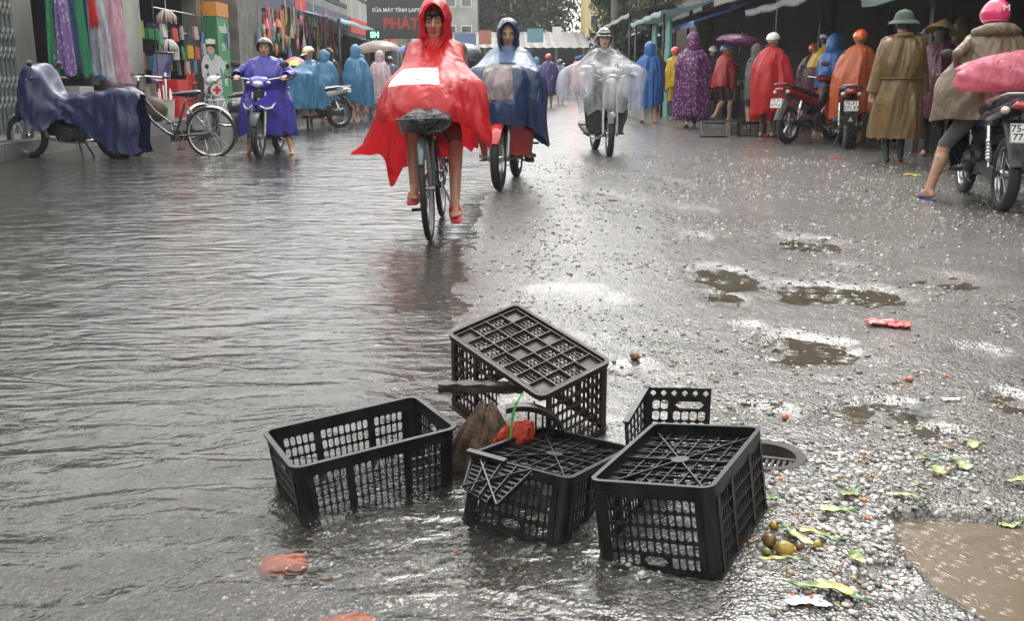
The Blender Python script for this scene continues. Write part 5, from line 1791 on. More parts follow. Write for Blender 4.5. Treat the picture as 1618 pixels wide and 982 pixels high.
# ---------------------------------------------------------------- 3. rider in the clear poncho
BLACKPAINT = paint('black_bike_paint', (.015, .016, .018))
yaw3 = math.pi + .086; c3 = (1.20, 13.15, 0)
motorbike(c3, yaw3, 'black motorbike under the rider in the clear poncho', BLACKPAINT, BLACKPL, lean=R(-1), steer=R(-6), mirrors=False)
ps = Pose(hip=(0, -.18, .80), neck=(0, -.04, 1.31), head=(R(-2), 0, R(-10)), hands=((.32, .24, 1.03), (-.32, .24, 1.03)), elbow=((.12, -.4, -1), (-.12, -.4, -1)), feet=((.20, .05, .33), (-.20, .05, .33)), toes=((.1, 1, -.1), (-.1, 1, -.1)), knee=((.4, 1, .6), (-.4, 1, .6)), size=1.0)
p = person(c3, yaw3, 'motorbike rider in a clear plastic poncho and black visored helmet', ps, cols(torso=GREYCLOTH, shin=DARKCLOTH, foot=BLACKPL, skin=SKIN2), voxel=.010)
helmet(ps, BLACKHELM, p, full=True, visor=None, peak=True, peak_m=SMOKE, trim=CHROME)
rows = drape([
    (0, -.03, [.085] * 8, 1.36),
    (0, -.03, [.20, .16, .13, .16, .20, .16, .14, .16], 1.30),
    (0, .06, [.36, .33, .28, .33, .36, .24, .21, .24], [1.16, 1.18, 1.17, 1.18, 1.16, 1.06, 1.04, 1.06]),
    (0, .12, [.50, .50, .40, .50, .48, .33, .32, .33], [1.05, 1.09, 1.06, 1.09, 1.02, .86, .84, .86]),
    (0, .14, [.56, .50, .44, .48, .47, .36, .40, .40], [.86, .84, .80, .82, .74, .66, .64, .70]),
    (0, .12, [.50, .46, .46, .44, .50, .40, .44, .42], [.76, .60, .54, .56, .44, .52, .52, .62])], seed=25, nfold=22, amp=.11, nu=144, nv=56, start=.2, hem=.05, sharp=1.5)
sheet(rows, CLEARF, p, 'poncho')
b = MB()   # pale parcel on the lap, seen through the film
P = []
for i in range(10):
    v = i / 9; row = []
    for j in range(20):
        a = 2 * math.pi * j / 20; pr = math.sin(math.pi * (.08 + .84 * v)) ** .5; f = 1 + .12 * math.sin(3 * a + 5 * v)
        row.append((-.02 + (-.16 + .32 * v), .27 + .07 * pr * f * math.cos(a), 1.06 + .05 * pr * f * math.sin(a)))
    P.append(row)
b.grid(P, closed_v=True); b.add(P[0], [tuple(range(20))]); b.add(P[-1], [tuple(range(20))[::-1]])
o = b.build('parcel', MILKW, smooth=True); o.location = c3; o.rotation_euler = (0, 0, yaw3)
tag(o, 'pale wrapped parcel carried over the handlebar under the clear poncho', 'parcel')

# ---------------------------------------------------------------- 4. rider in violet-blue on the blue sports bike
BLUEPAINT = paint('blue_violet_bike_paint', (.07, .06, .50))
c4 = (-3.22, 13.15, -.03); yaw4 = math.pi + .03
motorbike(c4, yaw4, 'blue motorbike with pointed front cowl facing the camera', BLUEPAINT, BLACKPL, style='exciter', spoke=False)
ps = Pose(hip=(0, -.22, .79), neck=(0, -.10, 1.23), head=(R(-3), 0, R(4)), hands=((.315, .22, 1.03), (-.315, .22, 1.03)), feet=((.27, -.02, .09), (-.30, .02, .09)), toes=((.2, 1, -.1), (-.2, 1, -.1)), knee=((.6, 1, .2), (-.6, 1, .2)), size=.96)
p = person(c4, yaw4, 'barefoot rider in a violet-blue raincoat and dark helmet', ps, cols(torso=PURPLEBLUE, thigh=PURPLEBLUE, shin=SKIN), voxel=.009)
helmet(ps, BLACKHELM, p, full=True, peak=False, trim=BLACKPL)
rows = drape([
    (0, -.09, [.08] * 8, 1.285), (0, -.09, [.20, .17, .13, .17, .20, .15, .14, .15], 1.215),
    (0, -.04, [.27, .22, .19, .22, .27, .22, .20, .22], 1.02),
    (0, -.06, [.27, .22, .19, .22, .27, .24, .23, .24], .86),
    (0, -.06, [.33, .25, .16, .25, .33, .27, .28, .27], .68),
    (0, -.06, [.37, .27, .12, .27, .37, .29, .30, .29], [.44, .48, .60, .48, .42, .48, .5, .48]),
    (0, -.06, [.37, .27, .11, .27, .37, .28, .30, .28], [.28, .32, .52, .34, .26, .36, .4, .36])], seed=31, nfold=18, amp=.06, nu=120, nv=44, start=.15, hem=.02, sharp=1.4)
co = sheet(rows, PURPLEBLUE, p, 'raincoat')
for s in (0, 1):
    b = MB(); n = 14; P = []
    for i in range(n):
        v = i / (n - 1); q = ps.sh[s].lerp(ps.el[s], v * 2) if v < .5 else ps.el[s].lerp(ps.wr[s], (v - .5) * 2)
        P.append((q, .072 + .006 * math.sin(i * 2.1 + s) - .012 * v))
    b.tube([q for q, r_ in P], [r_ for q, r_ in P], 14, cap=False); b.build('sleeve', PURPLEBLUE, co, True)


# ---------------------------------------------------------------- helpers for the rest of the crowd
def walker_pose(size=1.0, step=.18, lean=.03, phase=1, head=(0, 0, 0), hands=None, girth=1.0):
    s = phase; size *= 1.03
    up = .86 * size - .012
    return Pose(hip=(0, 0, up), neck=(0, lean, up + .50 * size), head=head, size=size, girth=girth,
                hands=hands or ((.16, .09 + .04 * s, .84 * size), (-.16, .09 - .04 * s, .84 * size)), elbow=((.3, -.5, -1), (-.3, -.5, -1)),
                feet=((.09, step * s, .075), (-.09, -step * s, .075 if step < .12 else .11)), toes=((.05, 1, -.1), (-.05, 1, -.1 if step < .12 else -.7)))


def long_poncho(ps, mt, parent, hemz=.45, w=.30, seed=1, amp=.15, front=.24, back=.26, flare=1.0, name='poncho', nu=88, nv=34):
    n = ps.neck; sh = .205 * ps.k; rq = np.random.default_rng(seed + 900); w *= .94
    j = lambda k, a=.10: list(np.array(k) * (1 + a * (rq.random(8) * 2 - 1)))
    hz_ = list(hemz + .07 * np.sin(np.arange(8) * math.pi / 4 + rq.random() * 6) + .03 * (rq.random(8) - .5)); ox, oy = (rq.random(2) - .5) * .07
    rows = drape([
        (n.x, n.y + .005, [.072] * 8, n.z + .085), (n.x, n.y, [sh, .17, .14, .17, sh, .17, .15, .17], n.z - .02),
        (ox * .4, n.y * .7, j([w * .92, .23, front * .85, .23, w * .92, .23, back * .85, .23], .08), n.z - .22),
        (ox * .8, n.y * .4 + oy * .6, j([w, .26, front, .26, w, .26, back, .26], .13), n.z * .5 + hemz * .5),
        (ox, oy, j([w * .98 * flare, .27 * flare, front * 1.05 * flare, .27 * flare, w * .98 * flare, .28 * flare, back * 1.05 * flare, .28 * flare], .15), hz_)], seed=seed, nfold=15, amp=amp, nu=nu, nv=nv, start=.15, hem=.035, sharp=1.3)
    return sheet(rows, mt, parent, name)


# left side of the street ------------------------------------------------------------------
# 5. rider in sky blue with a cream helmet
GREYPAINT = paint('silver_bike_paint', (.42, .43, .44))
c5 = (-3.95, 19.7, -.02); yaw5 = R(128)
motorbike(c5, yaw5, 'silver motorbike under the rider in the sky-blue poncho by the shops', GREYPAINT, BLACKPL, mirrors=False)
ps = Pose(hip=(0, -.15, .80), neck=(0, -.02, 1.28), head=(R(-25), 0, R(10)), hands=((.30, .25, 1.04), (-.30, .25, 1.04)), elbow=((.12, -.4, -1), (-.12, -.4, -1)), feet=((.20, .05, .33), (-.20, .05, .33)), knee=((.4, 1, .6), (-.4, 1, .6)))
p = person(c5, yaw5, 'rider in a sky-blue poncho and cream helmet by the shops', ps, cols(), voxel=.014)
helmet(ps, CREAMHELM, p, peak=True, trim=BLACKPL)
rows = drape([(0, -.01, [.083] * 8, 1.33), (0, -.01, [.21, .16, .14, .16, .21, .16, .14, .16], 1.27), (0, .06, [.31, .32, .29, .32, .31, .24, .22, .24], 1.12),
              (0, .10, [.38, .47, .46, .47, .38, .33, .34, .33], [.97, 1.05, 1.06, 1.05, .97, .84, .84, .84]), (0, .10, [.37, .46, .55, .46, .37, .36, .42, .36], .62), (0, .08, [.38, .46, .56, .46, .38, .38, .46, .38], [.40, .42, .45, .42, .40, .42, .48, .42])], 41, 16, .08, 96, 40, .2, .03, 1.4)
sheet(rows, SKYF, p, 'poncho', [(22, 34, int(96 * 60 / 360), int(96 * 110 / 360))], MILKW, wname='lamp_window')
# 6. parked white scooter behind the pharmacy figure
motorbike((-4.55, 16.6, -.02), R(118), 'white motorbike parked beside the green pharmacy pillar', paint('white_bike_paint', (.60, .62, .60)), BLACKPL, stand='centre', steer=R(20))
# 7. walker in teal-blue, back turned
ps = walker_pose(1.0, .10); p = person((-3.58, 23.2, -.02), R(12), 'walker seen from behind in a hooded teal-blue poncho', ps, cols(shin=SKIN), voxel=.016, face=False)
long_poncho(ps, SKYF, p, .42, .36, 51, .15); hood(ps, SKYF, p, 1.12, drop=.1)
# 8. laughing man in a dark hood
ps = walker_pose(.98, .05, head=(R(10), 0, R(15))); p = person((-4.45, 24.8, -.02), R(150), 'laughing man in a dark hooded raincoat beside the shop goods', ps, cols(torso=DARKCLOTH, shin=DARKCLOTH), voxel=.014)
long_poncho(ps, BLACKF, p, .6, .28, 53); hood(ps, BLACKF, p, 1.08)
# 9. flowered poncho
ps = walker_pose(.95, .10, phase=-1); p = person((-3.28, 25.0, -.02), R(-8), 'walker in a pale pink flowered poncho under the brown umbrella', ps, cols(shin=SKIN), voxel=.016, face=False)
long_poncho(ps, PINKPAT, p, .40, .32, 55, .15); hood(ps, PINKPAT, p, 1.08)
BROWNUMB = filmmat('brown_umbrella_cloth', (.20, .15, .115), .4, 0, .3, .2, 8)
BLUEUMB = filmmat('blue_umbrella_cloth', (.045, .09, .36), .4, 0, .3, .2, 8)
BLACKUMB = filmmat('dark_umbrella_cloth', (.025, .032, .05), .4, 0, .15, .2, 8)
umbrella((-3.42, 26.0, 1.22), (R(6), R(-5), .3), 'brown umbrella over the walkers left of the red cyclist', BROWNUMB, .60, .24, .42)
ps = walker_pose(.98, .08, hands=((.16, .24, 1.18), (-.24, .0, .8))); p = person((-3.55, 25.85, -.02), R(10), 'shopper in dark clothes holding the brown umbrella', ps, cols(torso=NAVYCLOTH, shin=NAVYCLOTH, foot=BLACKPL), voxel=.016, face=False); hair(ps, p, .1, False)
umbrella((-2.85, 29.0, 1.20), (R(4), R(8), .1), 'blue umbrella just behind the red poncho hood', BLUEUMB, .58, .22, .42)
ps = walker_pose(.95, .1, hands=((.2, .22, 1.16), (-.24, 0, .8))); p = person((-2.98, 28.9, -.02), R(0), 'walker in dark clothes under the blue umbrella', ps, cols(torso=DARKCLOTH, shin=DARKCLOTH, foot=BLACKPL), voxel=.018, face=False)
ps = walker_pose(1.0, .12); p = person((-1.15, 26.0, 0), R(5), 'walker in a dark blue jacket behind the red poncho', ps, cols(torso=NAVYCLOTH, shin=NAVYCLOTH, foot=BLACKPL), voxel=.016, face=False); hair(ps, p, .05, False)
umbrella((-1.22, 25.9, 1.15), (R(15), R(-12), .4), 'dark umbrella tilted beside the red cyclist', BLACKUMB, .50, .24, .42)
# far down the street
ps = walker_pose(1.0, .14); p = person((1.17, 32.5, 0), R(-4), 'walker in a dark purple raincoat in mid street far behind', ps, cols(shin=SKIN), voxel=.018, face=False)
long_poncho(ps, PURPLEF, p, .42, .33, 61, .15); helmet(ps, REDHELM, p, peak=False)
cf = (2.3, 45.0, 0)
motorbike(cf, R(-2), 'distant motorbike seen from behind in mid street', BLACKPAINT, BLACKPL, plate=('75-H1', '046.2'))
ps = Pose(hip=(0, -.15, .80), neck=(0, 0, 1.26), hands=((.30, .25, 1.04), (-.30, .25, 1.04)), elbow=((.12, -.4, -1), (-.12, -.4, -1)), feet=((.20, .05, .33), (-.20, .05, .33)))
p = person(cf, R(-2), 'distant rider in a grey-blue poncho seen from behind', ps, cols(), voxel=.02, face=False)
long_poncho(ps, NAVYTOP, p, .62, .36, 63, .08, .42, .34); helmet(ps, BLACKHELM, p, peak=False)
ps = walker_pose(.95, .12); p = person((2.75, 43.5, 0), R(0), 'distant walker in a bright pink poncho', ps, cols(shin=SKIN), voxel=.02, face=False)
long_poncho(ps, HOTPINK, p, .45, .32, 65); hood(ps, HOTPINK, p, 1.1)

# more of the crowd: (pixel column, distance, heading, film, hem, width, hood or helmet, label)
for i, (px, Y, hd, mt_, hem_, w_, top_, lb) in enumerate((
        (522, 22.5, 20, SKYF, .5, .30, None, 'person in a sky-blue poncho between the cream-helmeted rider and the teal walker'),
        (576, 29.0, -10, BLUEF, .5, .30, None, 'person in a blue hooded poncho just left of the flowered poncho'),
        (622, 33.0, 10, NAVYF, .45, .30, BLACKHELM, 'person in a navy poncho and black helmet left of the red hood'),
        (662, 36.0, 170, YELLOWF, .5, .30, None, 'person in a yellow poncho far behind the brown umbrella'),
        (846, 40.0, 0, SKYF, .5, .30, None, 'distant person in a sky-blue poncho right of the navy rider'),
        (884, 36.0, 8, NAVYTOP, .5, .32, BLACKHELM, 'distant person in a grey-blue poncho beside the purple walker'),
        (930, 47.0, -5, BLUEF, .5, .30, REDHELM, 'distant person in blue with a red helmet left of the clear poncho'),
        (768, 44.0, 3, REDF, .5, .30, None, 'distant person in a red hooded poncho above the navy rider'),
        (1046, 27.0, 15, YELLOWF, .5, .30, None, 'person in a yellow hooded poncho just right of the strong blue walker'),
        (1116, 24.5, -20, BLACKF, .5, .28, WHITEHELM, 'person in black with a white helmet right of the flowered raincoat'),
        (1188, 19.0, 30, GREYCLOTH, .6, .28, None, 'person in a grey hood left of the red poncho'),
        (1268, 18.8, -40, MAROONF, .5, .30, ORANGEHELM, 'person in maroon with an orange helmet among the stalls'),
        (1300, 16.2, -60, BLUEF, .6, .28, None, 'person in a blue hood behind the dark red motorbike'),
        (1448, 14.3, 25, NAVYF, .5, .30, BLACKHELM, 'person in navy with a black helmet behind the brown oilskin coat'),
        (1482, 13.0, -70, OLIVEF, .5, .28, None, 'person in a brown hood between the maroon shopper and the khaki rider'))):
    ps = walker_pose(.93 + .02 * (i % 5), .04 + .03 * (i % 4), .01 + .05 * (i % 3), 1 if i % 2 else -1, head=(R(-14 + 9 * (i % 4)), 0, R(-35 + 17 * (i % 5))))
    p = person(((px - 809) / 1550 * Y, Y, -.02 if px < 700 else 0), R(hd), lb, ps, cols(torso=DARKCLOTH, shin=SKIN if i % 3 else DARKCLOTH), voxel=.018, face=False, group='crowd in the wet street')
    long_poncho(ps, mt_, p, hem_, w_, 200 + i, .15, nu=64, nv=28)
    if top_: helmet(ps, top_, p, peak=bool(i % 2))
    else: hood(ps, mt_, p, 1.05 + .02 * (i % 3), seed=i)
# right side of the street ------------------------------------------------------------------
ps = walker_pose(1.0, .20, phase=-1); p = person((2.96, 21.7, 0), R(8), 'walker in a strong blue hooded poncho with bare calves', ps, cols(shin=SKIN), voxel=.012, face=False)
long_poncho(ps, BLUEF, p, .42, .36, 71, .15); hood(ps, BLUEF, p, 1.08); sandals(ps, p, BROWNRUB)
ps = walker_pose(.98, .08, head=(0, 0, R(-25))); p = person((3.80, 23.4, 0), R(30), 'shopper in a yellow rain jacket and red helmet', ps, cols(torso=YELLOWF, arm=YELLOWF, thigh=YELLOWF, shin=DARKCLOTH), voxel=.014)
long_poncho(ps, YELLOWF, p, .78, .27, 73, .15); helmet(ps, REDHELM, p, peak=True)
ps = walker_pose(1.0, .05); p = person((3.60, 25.2, 0), R(20), 'shopper in a dark green hood behind the yellow jacket', ps, cols(torso=DARKGREENF, shin=DARKCLOTH), voxel=.018, face=False)
long_poncho(ps, DARKGREENF, p, .6, .30, 75); hood(ps, DARKGREENF, p, 1.1)
ps = walker_pose(1.06, .16, girth=1.05); p = person((3.50, 19.6, 0), R(-6), 'walker in a long purple flowered raincoat', ps, cols(shin=DARKCLOTH, foot=SKIN), voxel=.014, face=False)
long_poncho(ps, PURPLEPAT, p, .19, .39, 77, .08, .28, .30); hood(ps, PURPLEPAT, p, 1.14, drop=.12); sandals(ps, p, BROWNRUB)
ps = walker_pose(1.0, .14, hands=((.06, .26, 1.22), (-.22, .02, .8)), head=(0, 0, R(-10))); p = person((4.72, 22.5, 0), R(-70), 'shopper in a red jacket holding the plaid umbrella', ps, cols(torso=REDF, arm=REDF, thigh=MAROONF, shin=SKIN), voxel=.012)
long_poncho(ps, filmmat('dark_red_jacket', (.36, .012, .02), .4, 0, .1, .4, 10), p, .72, .24, 79, .05); helmet(ps, BLUEHELM, p, peak=True, trim=WHITEHELM); sandals(ps, p, BLUERUB)
PLAID = filmmat('plaid_umbrella_cloth', (.20, .04, .16), .4, 0, .35, .15, 8)
_N, _L = PLAID.node_tree.nodes, PLAID.node_tree.links
_tc = _N.new('ShaderNodeTexCoord'); _sp = _N.new('ShaderNodeSeparateXYZ'); _L.new(_tc.outputs['Object'], _sp.inputs[0])
_w = []
for ax in ('X', 'Y'):
    m_ = _N.new('ShaderNodeMath'); m_.operation = 'MULTIPLY'; m_.inputs[1].default_value = 11.0; _L.new(_sp.outputs[ax], m_.inputs[0])
    f_ = _N.new('ShaderNodeMath'); f_.operation = 'FRACT'; _L.new(m_.outputs[0], f_.inputs[0])
    g_ = _N.new('ShaderNodeMath'); g_.operation = 'GREATER_THAN'; g_.inputs[1].default_value = .5; _L.new(f_.outputs[0], g_.inputs[0]); _w.append(g_)
_a = _N.new('ShaderNodeMath'); _a.operation = 'ADD'; _L.new(_w[0].outputs[0], _a.inputs[0]); _L.new(_w[1].outputs[0], _a.inputs[1])
_h = _N.new('ShaderNodeMath'); _h.operation = 'MULTIPLY'; _h.inputs[1].default_value = .5; _L.new(_a.outputs[0], _h.inputs[0])
_x = _N.new('ShaderNodeMix'); _x.data_type = 'RGBA'; _x.inputs[6].default_value = (.09, .018, .09, 1); _x.inputs[7].default_value = (.36, .085, .26, 1); _L.new(_h.outputs[0], _x.inputs['Factor'])
for n_ in list(_N):
    if n_.type in ('BSDF_PRINCIPLED', 'BSDF_TRANSLUCENT'):
        s_ = n_.inputs['Base Color' if n_.type == 'BSDF_PRINCIPLED' else 'Color']
        for l_ in list(s_.links): _L.remove(l_)
        _L.new(_x.outputs[2], s_)
umbrella((4.98, 22.42, 1.28), (R(2), R(8), .2), 'purple plaid umbrella over the shopper in the red jacket', PLAID, .56, .20, .42)
ps = walker_pose(.98, .05, hands=((.2, .15, .8), (-.22, .1, .76))); p = person((5.35, 21.0, 0), R(120), 'shopper in grey clothes carrying a clear plastic bag', ps, cols(torso=GREYCLOTH, thigh=DARKCLOTH, shin=SKIN), voxel=.015)
hair(ps, p, .06); 
ps = walker_pose(1.0, .03); p = person((4.25, 16.6, 0), R(-35), 'shopper in a red poncho with a white helmet beside the black tray', ps, cols(shin=OLIVECLOTH), voxel=.012, face=True)
long_poncho(ps, REDF, p, .34, .34, 81, .10, .30, .30); helmet(ps, WHITEHELM, p, peak=True, trim=BLACKPL); sandals(ps, p, BROWNRUB)
text_part('lettering', 'TH', .10, WHITEPLATE, p, Matrix.Translation((-.05, -.235, 1.16)) @ Matrix.Rotation(R(78), 4, 'X'))
ps = walker_pose(1.02, .03); p = person((5.25, 16.9, 0), R(15), 'shopper in a yellow and maroon poncho with a black helmet', ps, cols(shin=DARKCLOTH), voxel=.014, face=False)
n_ = ps.neck
rows = drape([(0, n_.y, [.085] * 8, n_.z + .05), (0, n_.y, [.21, .17, .14, .17, .21, .17, .15, .17], n_.z - .02), (0, .02, [.30, .25, .2, .25, .30, .25, .22, .25], n_.z - .22), (0, .01, [.35, .29, .25, .29, .35, .29, .26, .29], .85), (0, 0, [.36, .31, .27, .31, .36, .31, .28, .31], .50)], 83, 14, .08, 88, 36, .15, .03, 1.3)
sheet(rows[:20], YELLOWF, p, 'poncho_yoke'); sheet(rows[19:], MAROONF, p, 'poncho'); helmet(ps, BLACKHELM, p, full=True, peak=False, trim=BLACKPL)
# parked bikes in front of the stalls
DEEPRED = paint('deep_red_bike_paint', (.22, .012, .018))
motorbike((4.62, 15.4, 0), R(-48), 'dark red motorbike parked on its stand before the stalls', DEEPRED, BLACKPL, plate=('75-F1', '079.6'), style='redtail', stand='centre', rear_up=.06, lean=R(-3), spoke=False)
motorbike((4.83, 14.5, 0), R(-14), 'black motorbike parked with its rear plate towards the camera', DEEPRED, BLACKPL, plate=('75-F1', '371.97'), stand='centre', rear_up=.05, mudflap=True, spoke=False)
ps = walker_pose(.98, .05); p = person((5.05, 14.75, 0), R(-20), 'shopper in an orange poncho and orange helmet behind the parked bikes', ps, cols(shin=SKIN), voxel=.013, face=False)
long_poncho(ps, ORANGEF, p, .45, .33, 85, .15); helmet(ps, ORANGEHELM, p, peak=True); sandals(ps, p, DARKGREENF)
ps = walker_pose(.95, .05, head=(0, 0, R(-60))); p = person((5.75, 15.3, 0), R(-30), 'shopper with a pink cap next to the orange helmet', ps, cols(torso=GREYCLOTH, shin=DARKCLOTH), voxel=.016)
helmet(ps, HOTPINK, p, peak=True, name='cap')
ps = walker_pose(.90, .05); p = person((5.35, 17.3, 0), R(-30), 'shopper in a purple hood deep among the stalls', ps, cols(torso=PURPLEF, shin=DARKCLOTH), voxel=.018, face=False)
long_poncho(ps, PURPLEF, p, .55, .28, 87); hood(ps, PURPLEF, p, 1.05)

# the man in the long brown oilskin coat and pith helmet
ps = walker_pose(1.02, .03, hands=((.30, .06, .74), (-.30, .02, .74)), girth=1.12)
p = person((4.48, 11.64, 0), R(-4), 'man in a long brown belted oilskin coat and green pith helmet', ps, cols(torso=OLIVEF, arm=OLIVEF, thigh=OLIVECLOTH, shin=mat('rubber_boot', (.02, .035, .028), .35, var=.2), foot=mat('rubber_boot', (.02, .035, .028), .35)), voxel=.010, face=False)
rows = drape([(0, .03, [.075] * 8, 1.46), (0, .02, [.235, .175, .12, .175, .235, .185, .15, .185], 1.385), (0, .01, [.27, .22, .17, .22, .27, .23, .19, .23], 1.16), (0, 0, [.235, .2, .17, .2, .235, .21, .185, .21], .98), (0, 0, [.255, .22, .19, .22, .255, .23, .21, .23], .84), (0, 0, [.285, .25, .22, .25, .285, .26, .24, .26], .55), (0, 0, [.31, .27, .24, .27, .31, .28, .26, .28], .30)], 91, 16, .05, 120, 52, .25, .012, 1.5)
coat = sheet(rows, OLIVEF, p, 'coat')
b = MB(); b.tube([(x * 1.02, y * 1.02, z) for (x, y, z) in [tuple(v) for v in rows[26]]], .010, 6, closed=True, sx=2.2); b.build('belt', OLIVEF, coat, True)
for s in (0, 1):
    b = MB(); pts = [ps.sh[s] + Vector((0, 0, .03)), ps.sh[s].lerp(ps.el[s], .35), ps.sh[s].lerp(ps.el[s], .7), ps.el[s], ps.el[s].lerp(ps.wr[s], .4), ps.el[s].lerp(ps.wr[s], .75), ps.wr[s].lerp(ps.el[s], -.12)]
    b.tube(pts, [.06, .085, .080, .082, .078, .078, .080], 16, cap=False); b.build('sleeve', OLIVEF, coat, True)
b = MB(); b.tube([(.07, .10, 1.40), (.095, .02, 1.43), (.06, -.07, 1.455), (0, -.095, 1.46), (-.06, -.07, 1.455), (-.095, .02, 1.43), (-.07, .10, 1.40)], [.02, .028, .032, .034, .032, .028, .02], 10); b.build('collar', OLIVEF, coat, True)
b = MB(); hcz = ps.hc
b.lathe([(0, .135), (.03, .134), (.065, .122), (.092, .095), (.106, .06), (.112, .03), (.118, .022), (.150, .005), (.172, -.022), (.170, -.028), (.146, -.002), (.110, .015)], 32, c=tuple(hcz + Vector((0, -.005, .015))))
b.lathe([(0, .15), (.010, .148), (.013, .138), (0, .134)], 10, c=tuple(hcz + Vector((0, -.005, .015))))
b.v = [(q[0], hcz.y + (q[1] - hcz.y) * 1.12, q[2]) for q in b.v]
hat = b.build('pith_helmet', GREENHELM, p, True, 50)
b = MB(); b.tube([(hcz.x + .114 * math.cos(a), hcz.y + .126 * math.sin(a), hcz.z + .045) for a in np.linspace(0, 6.283, 28, endpoint=False)], .006, 6, closed=True); b.build('hat_band', DARKGREENF, hat, True)
hair(ps, p, .02, False)
for i in (0, 1): MB().box(ps.an[i] + Vector((0, -.035, -.052)), (.085, .03, .045)).build('boot_heel', mat('ochre_sole', (.32, .17, .03), .5), p)
# woman with the conical hat and the green bag
ps = walker_pose(.97, .03, hands=((.24, .04, .74), (-.30, .0, .70))); p = person((5.32, 12.6, 0), R(-15), 'shopper in maroon with a conical straw hat holding a green bag', ps, cols(torso=MAROONF, arm=MAROONF, shin=DARKCLOTH), voxel=.012, face=False)
long_poncho(ps, MAROONF, p, .55, .27, 93, .06)
STRAW = mat('palm_leaf_hat', (.42, .29, .12), .6, var=.2, scale=30, bump=.3, bscale=90)
b = MB(); b.lathe([(.004, .175), (.05, .135), (.12, .075), (.20, .005), (.197, .0), (.11, .068), (.0, .155)], 36, c=tuple(ps.hc + Vector((0, 0, .03)))); b.v = [tuple(ps.hc + Euler((R(-14), R(12), 0)).to_matrix() @ (Vector(q) - ps.hc)) for q in b.v]; b.build('conical_hat', STRAW, p, True, 60)
hair(ps, p, .12, False)
Mw = Matrix.Translation((5.32, 12.6, 0)) @ Matrix.Rotation(R(-15), 4, 'Z')


def carried_bag(at, mt, label, s=1.0, seed=1, inner=None):
    r = np.random.default_rng(seed); b = MB(); P = []
    for i in range(14):
        v = i / 13; row = []
        for j in range(24):
            a = 2 * math.pi * j / 24
            rr_ = (.012 + .085 * min(1, v * 1.25) ** .8) * (1 if v < .85 else 1 - (v - .85) * 4) * (1 + .15 * math.sin(a * 4 + v * 5) + .1 * math.sin(a * 7))
            row.append((at[0] + s * rr_ * math.cos(a), at[1] + s * rr_ * .7 * math.sin(a), at[2] - s * .24 * v))
        P.append(row)
    b.grid(P, closed_v=True); b.add(P[-1], [tuple(range(24))])
    o = b.build('carrier_bag', mt, smooth=True); tag(o, label, 'bag')
    return o


hw = Mw @ (ps.wr[1] + Vector((0, 0, -.08)))
carried_bag(hw, filmmat('pale_green_bag', (.22, .42, .12), .2, .25, .4, .8, 20), 'green plastic bag in the hand of the maroon shopper')
carried_bag((5.12, 20.85, .72), filmmat('clear_bag', (.55, .55, .55), .2, .4, .4, .8, 20), 'clear plastic bag carried by the shopper in grey', 1.2, 5)

# ---------------------------------------------------------------- the rider at the right edge with the pink bundle
yawr = -.20; cR = (3.82, 7.98, 0)
motorbike(cR, yawr, 'dark blue motorbike carrying the pink bundle at the right edge', paint('dark_blue_bike_paint', (.012, .022, .045)), BLACKPL, plate=('75-H1', '775.3'), spoke=True, rear_up=.05, style='silver')
ps = Pose(hip=(0, -.02, .80), neck=(0, .16, 1.30), head=(R(-5), 0, R(0)), hands=((.30, .30, 1.05), (-.26, .10, 1.0)), feet=((.26, .12, .09), (-.40, .02, .085)), toes=((.2, 1, -.1), (-.45, 1, -.1)), knee=((.6, 1, .2), (-.9, .9, .2)), size=1.0, girth=1.1)
p = person(cR, yawr, 'rider in a khaki oilskin and pink helmet with one sandalled foot down', ps, cols(torso=KHAKIF, arm=KHAKIF, thigh=GREYCLOTH, shin=SKIN), voxel=.008, face=False)
sandals(ps, p, BLUERUB)
helmet(ps, PINKHELM, p, full=True, peak=False, trim=PINKHELM)
rows = drape([(0, .15, [.085] * 8, 1.36), (0, .15, [.20, .16, .14, .16, .20, .17, .15, .17], 1.30), (0, .13, [.26, .22, .2, .22, .27, .22, .2, .22], 1.12), (0, .10, [.29, .24, .22, .26, .37, .26, .22, .24], .98), (0, .06, [.30, .26, .24, .28, .41, .28, .24, .26], [.82, .82, .82, .82, .84, .8, .8, .8]), (0, .05, [.31, .27, .25, .29, .42, .29, .25, .27], [.66, .68, .7, .68, .68, .66, .68, .66])], 95, 16, .08, 112, 44, .2, .02, 1.4)
ct = sheet(rows, KHAKIF, p, 'oilskin_jacket')
b = MB(); b.tube([(.13, .20, 1.30), (.15, .10, 1.33), (.08, .02, 1.355), (0, .0, 1.36), (-.08, .02, 1.355), (-.15, .10, 1.33), (-.13, .20, 1.30)], [.03, .045, .05, .052, .05, .045, .03], 10); b.build('collar', KHAKIF, ct, True)
text_part('lettering', 'M', .07, WHITEPLATE, p, Matrix.Translation(tuple(ps.hc + Vector((.045, -.138, .06)))) @ Matrix.Rotation(R(78), 4, 'X'), ext=.004)
# the pink bundle strapped across the seat
b = MB(); P = []; n = 34
for i in range(n + 1):
    v = i / n; row = []
    x = -.36 + .92 * v
    e = math.sin(math.pi * min(max(v * .96 + .02, 0), 1)) ** .28
    for j in range(40):
        a = 2 * math.pi * j / 40
        f = 1 + .05 * math.sin(a * 3 + v * 7) + .035 * math.sin(a * 7 - v * 16) + .02 * math.sin(a * 13 + v * 31)
        zz = .165 * e * f * math.sin(a)
        if zz < -.06: zz = -.06 + (zz + .06) * .6
        row.append((x + .02 * math.sin(a * 4), -.36 + .17 * e * f * math.cos(a) + .05 * v, 1.0 + zz + .05 * v - .02 * (1 - v)))
    P.append(row)
b.grid(P, closed_v=True); b.add(P[0], [tuple(range(40))]); b.add(P[-1], [tuple(range(40))[::-1]])
o = b.build('bundle', PINKF, smooth=True); o.location = cR; o.rotation_euler = (0, 0, yawr)
b = MB(); Q = []
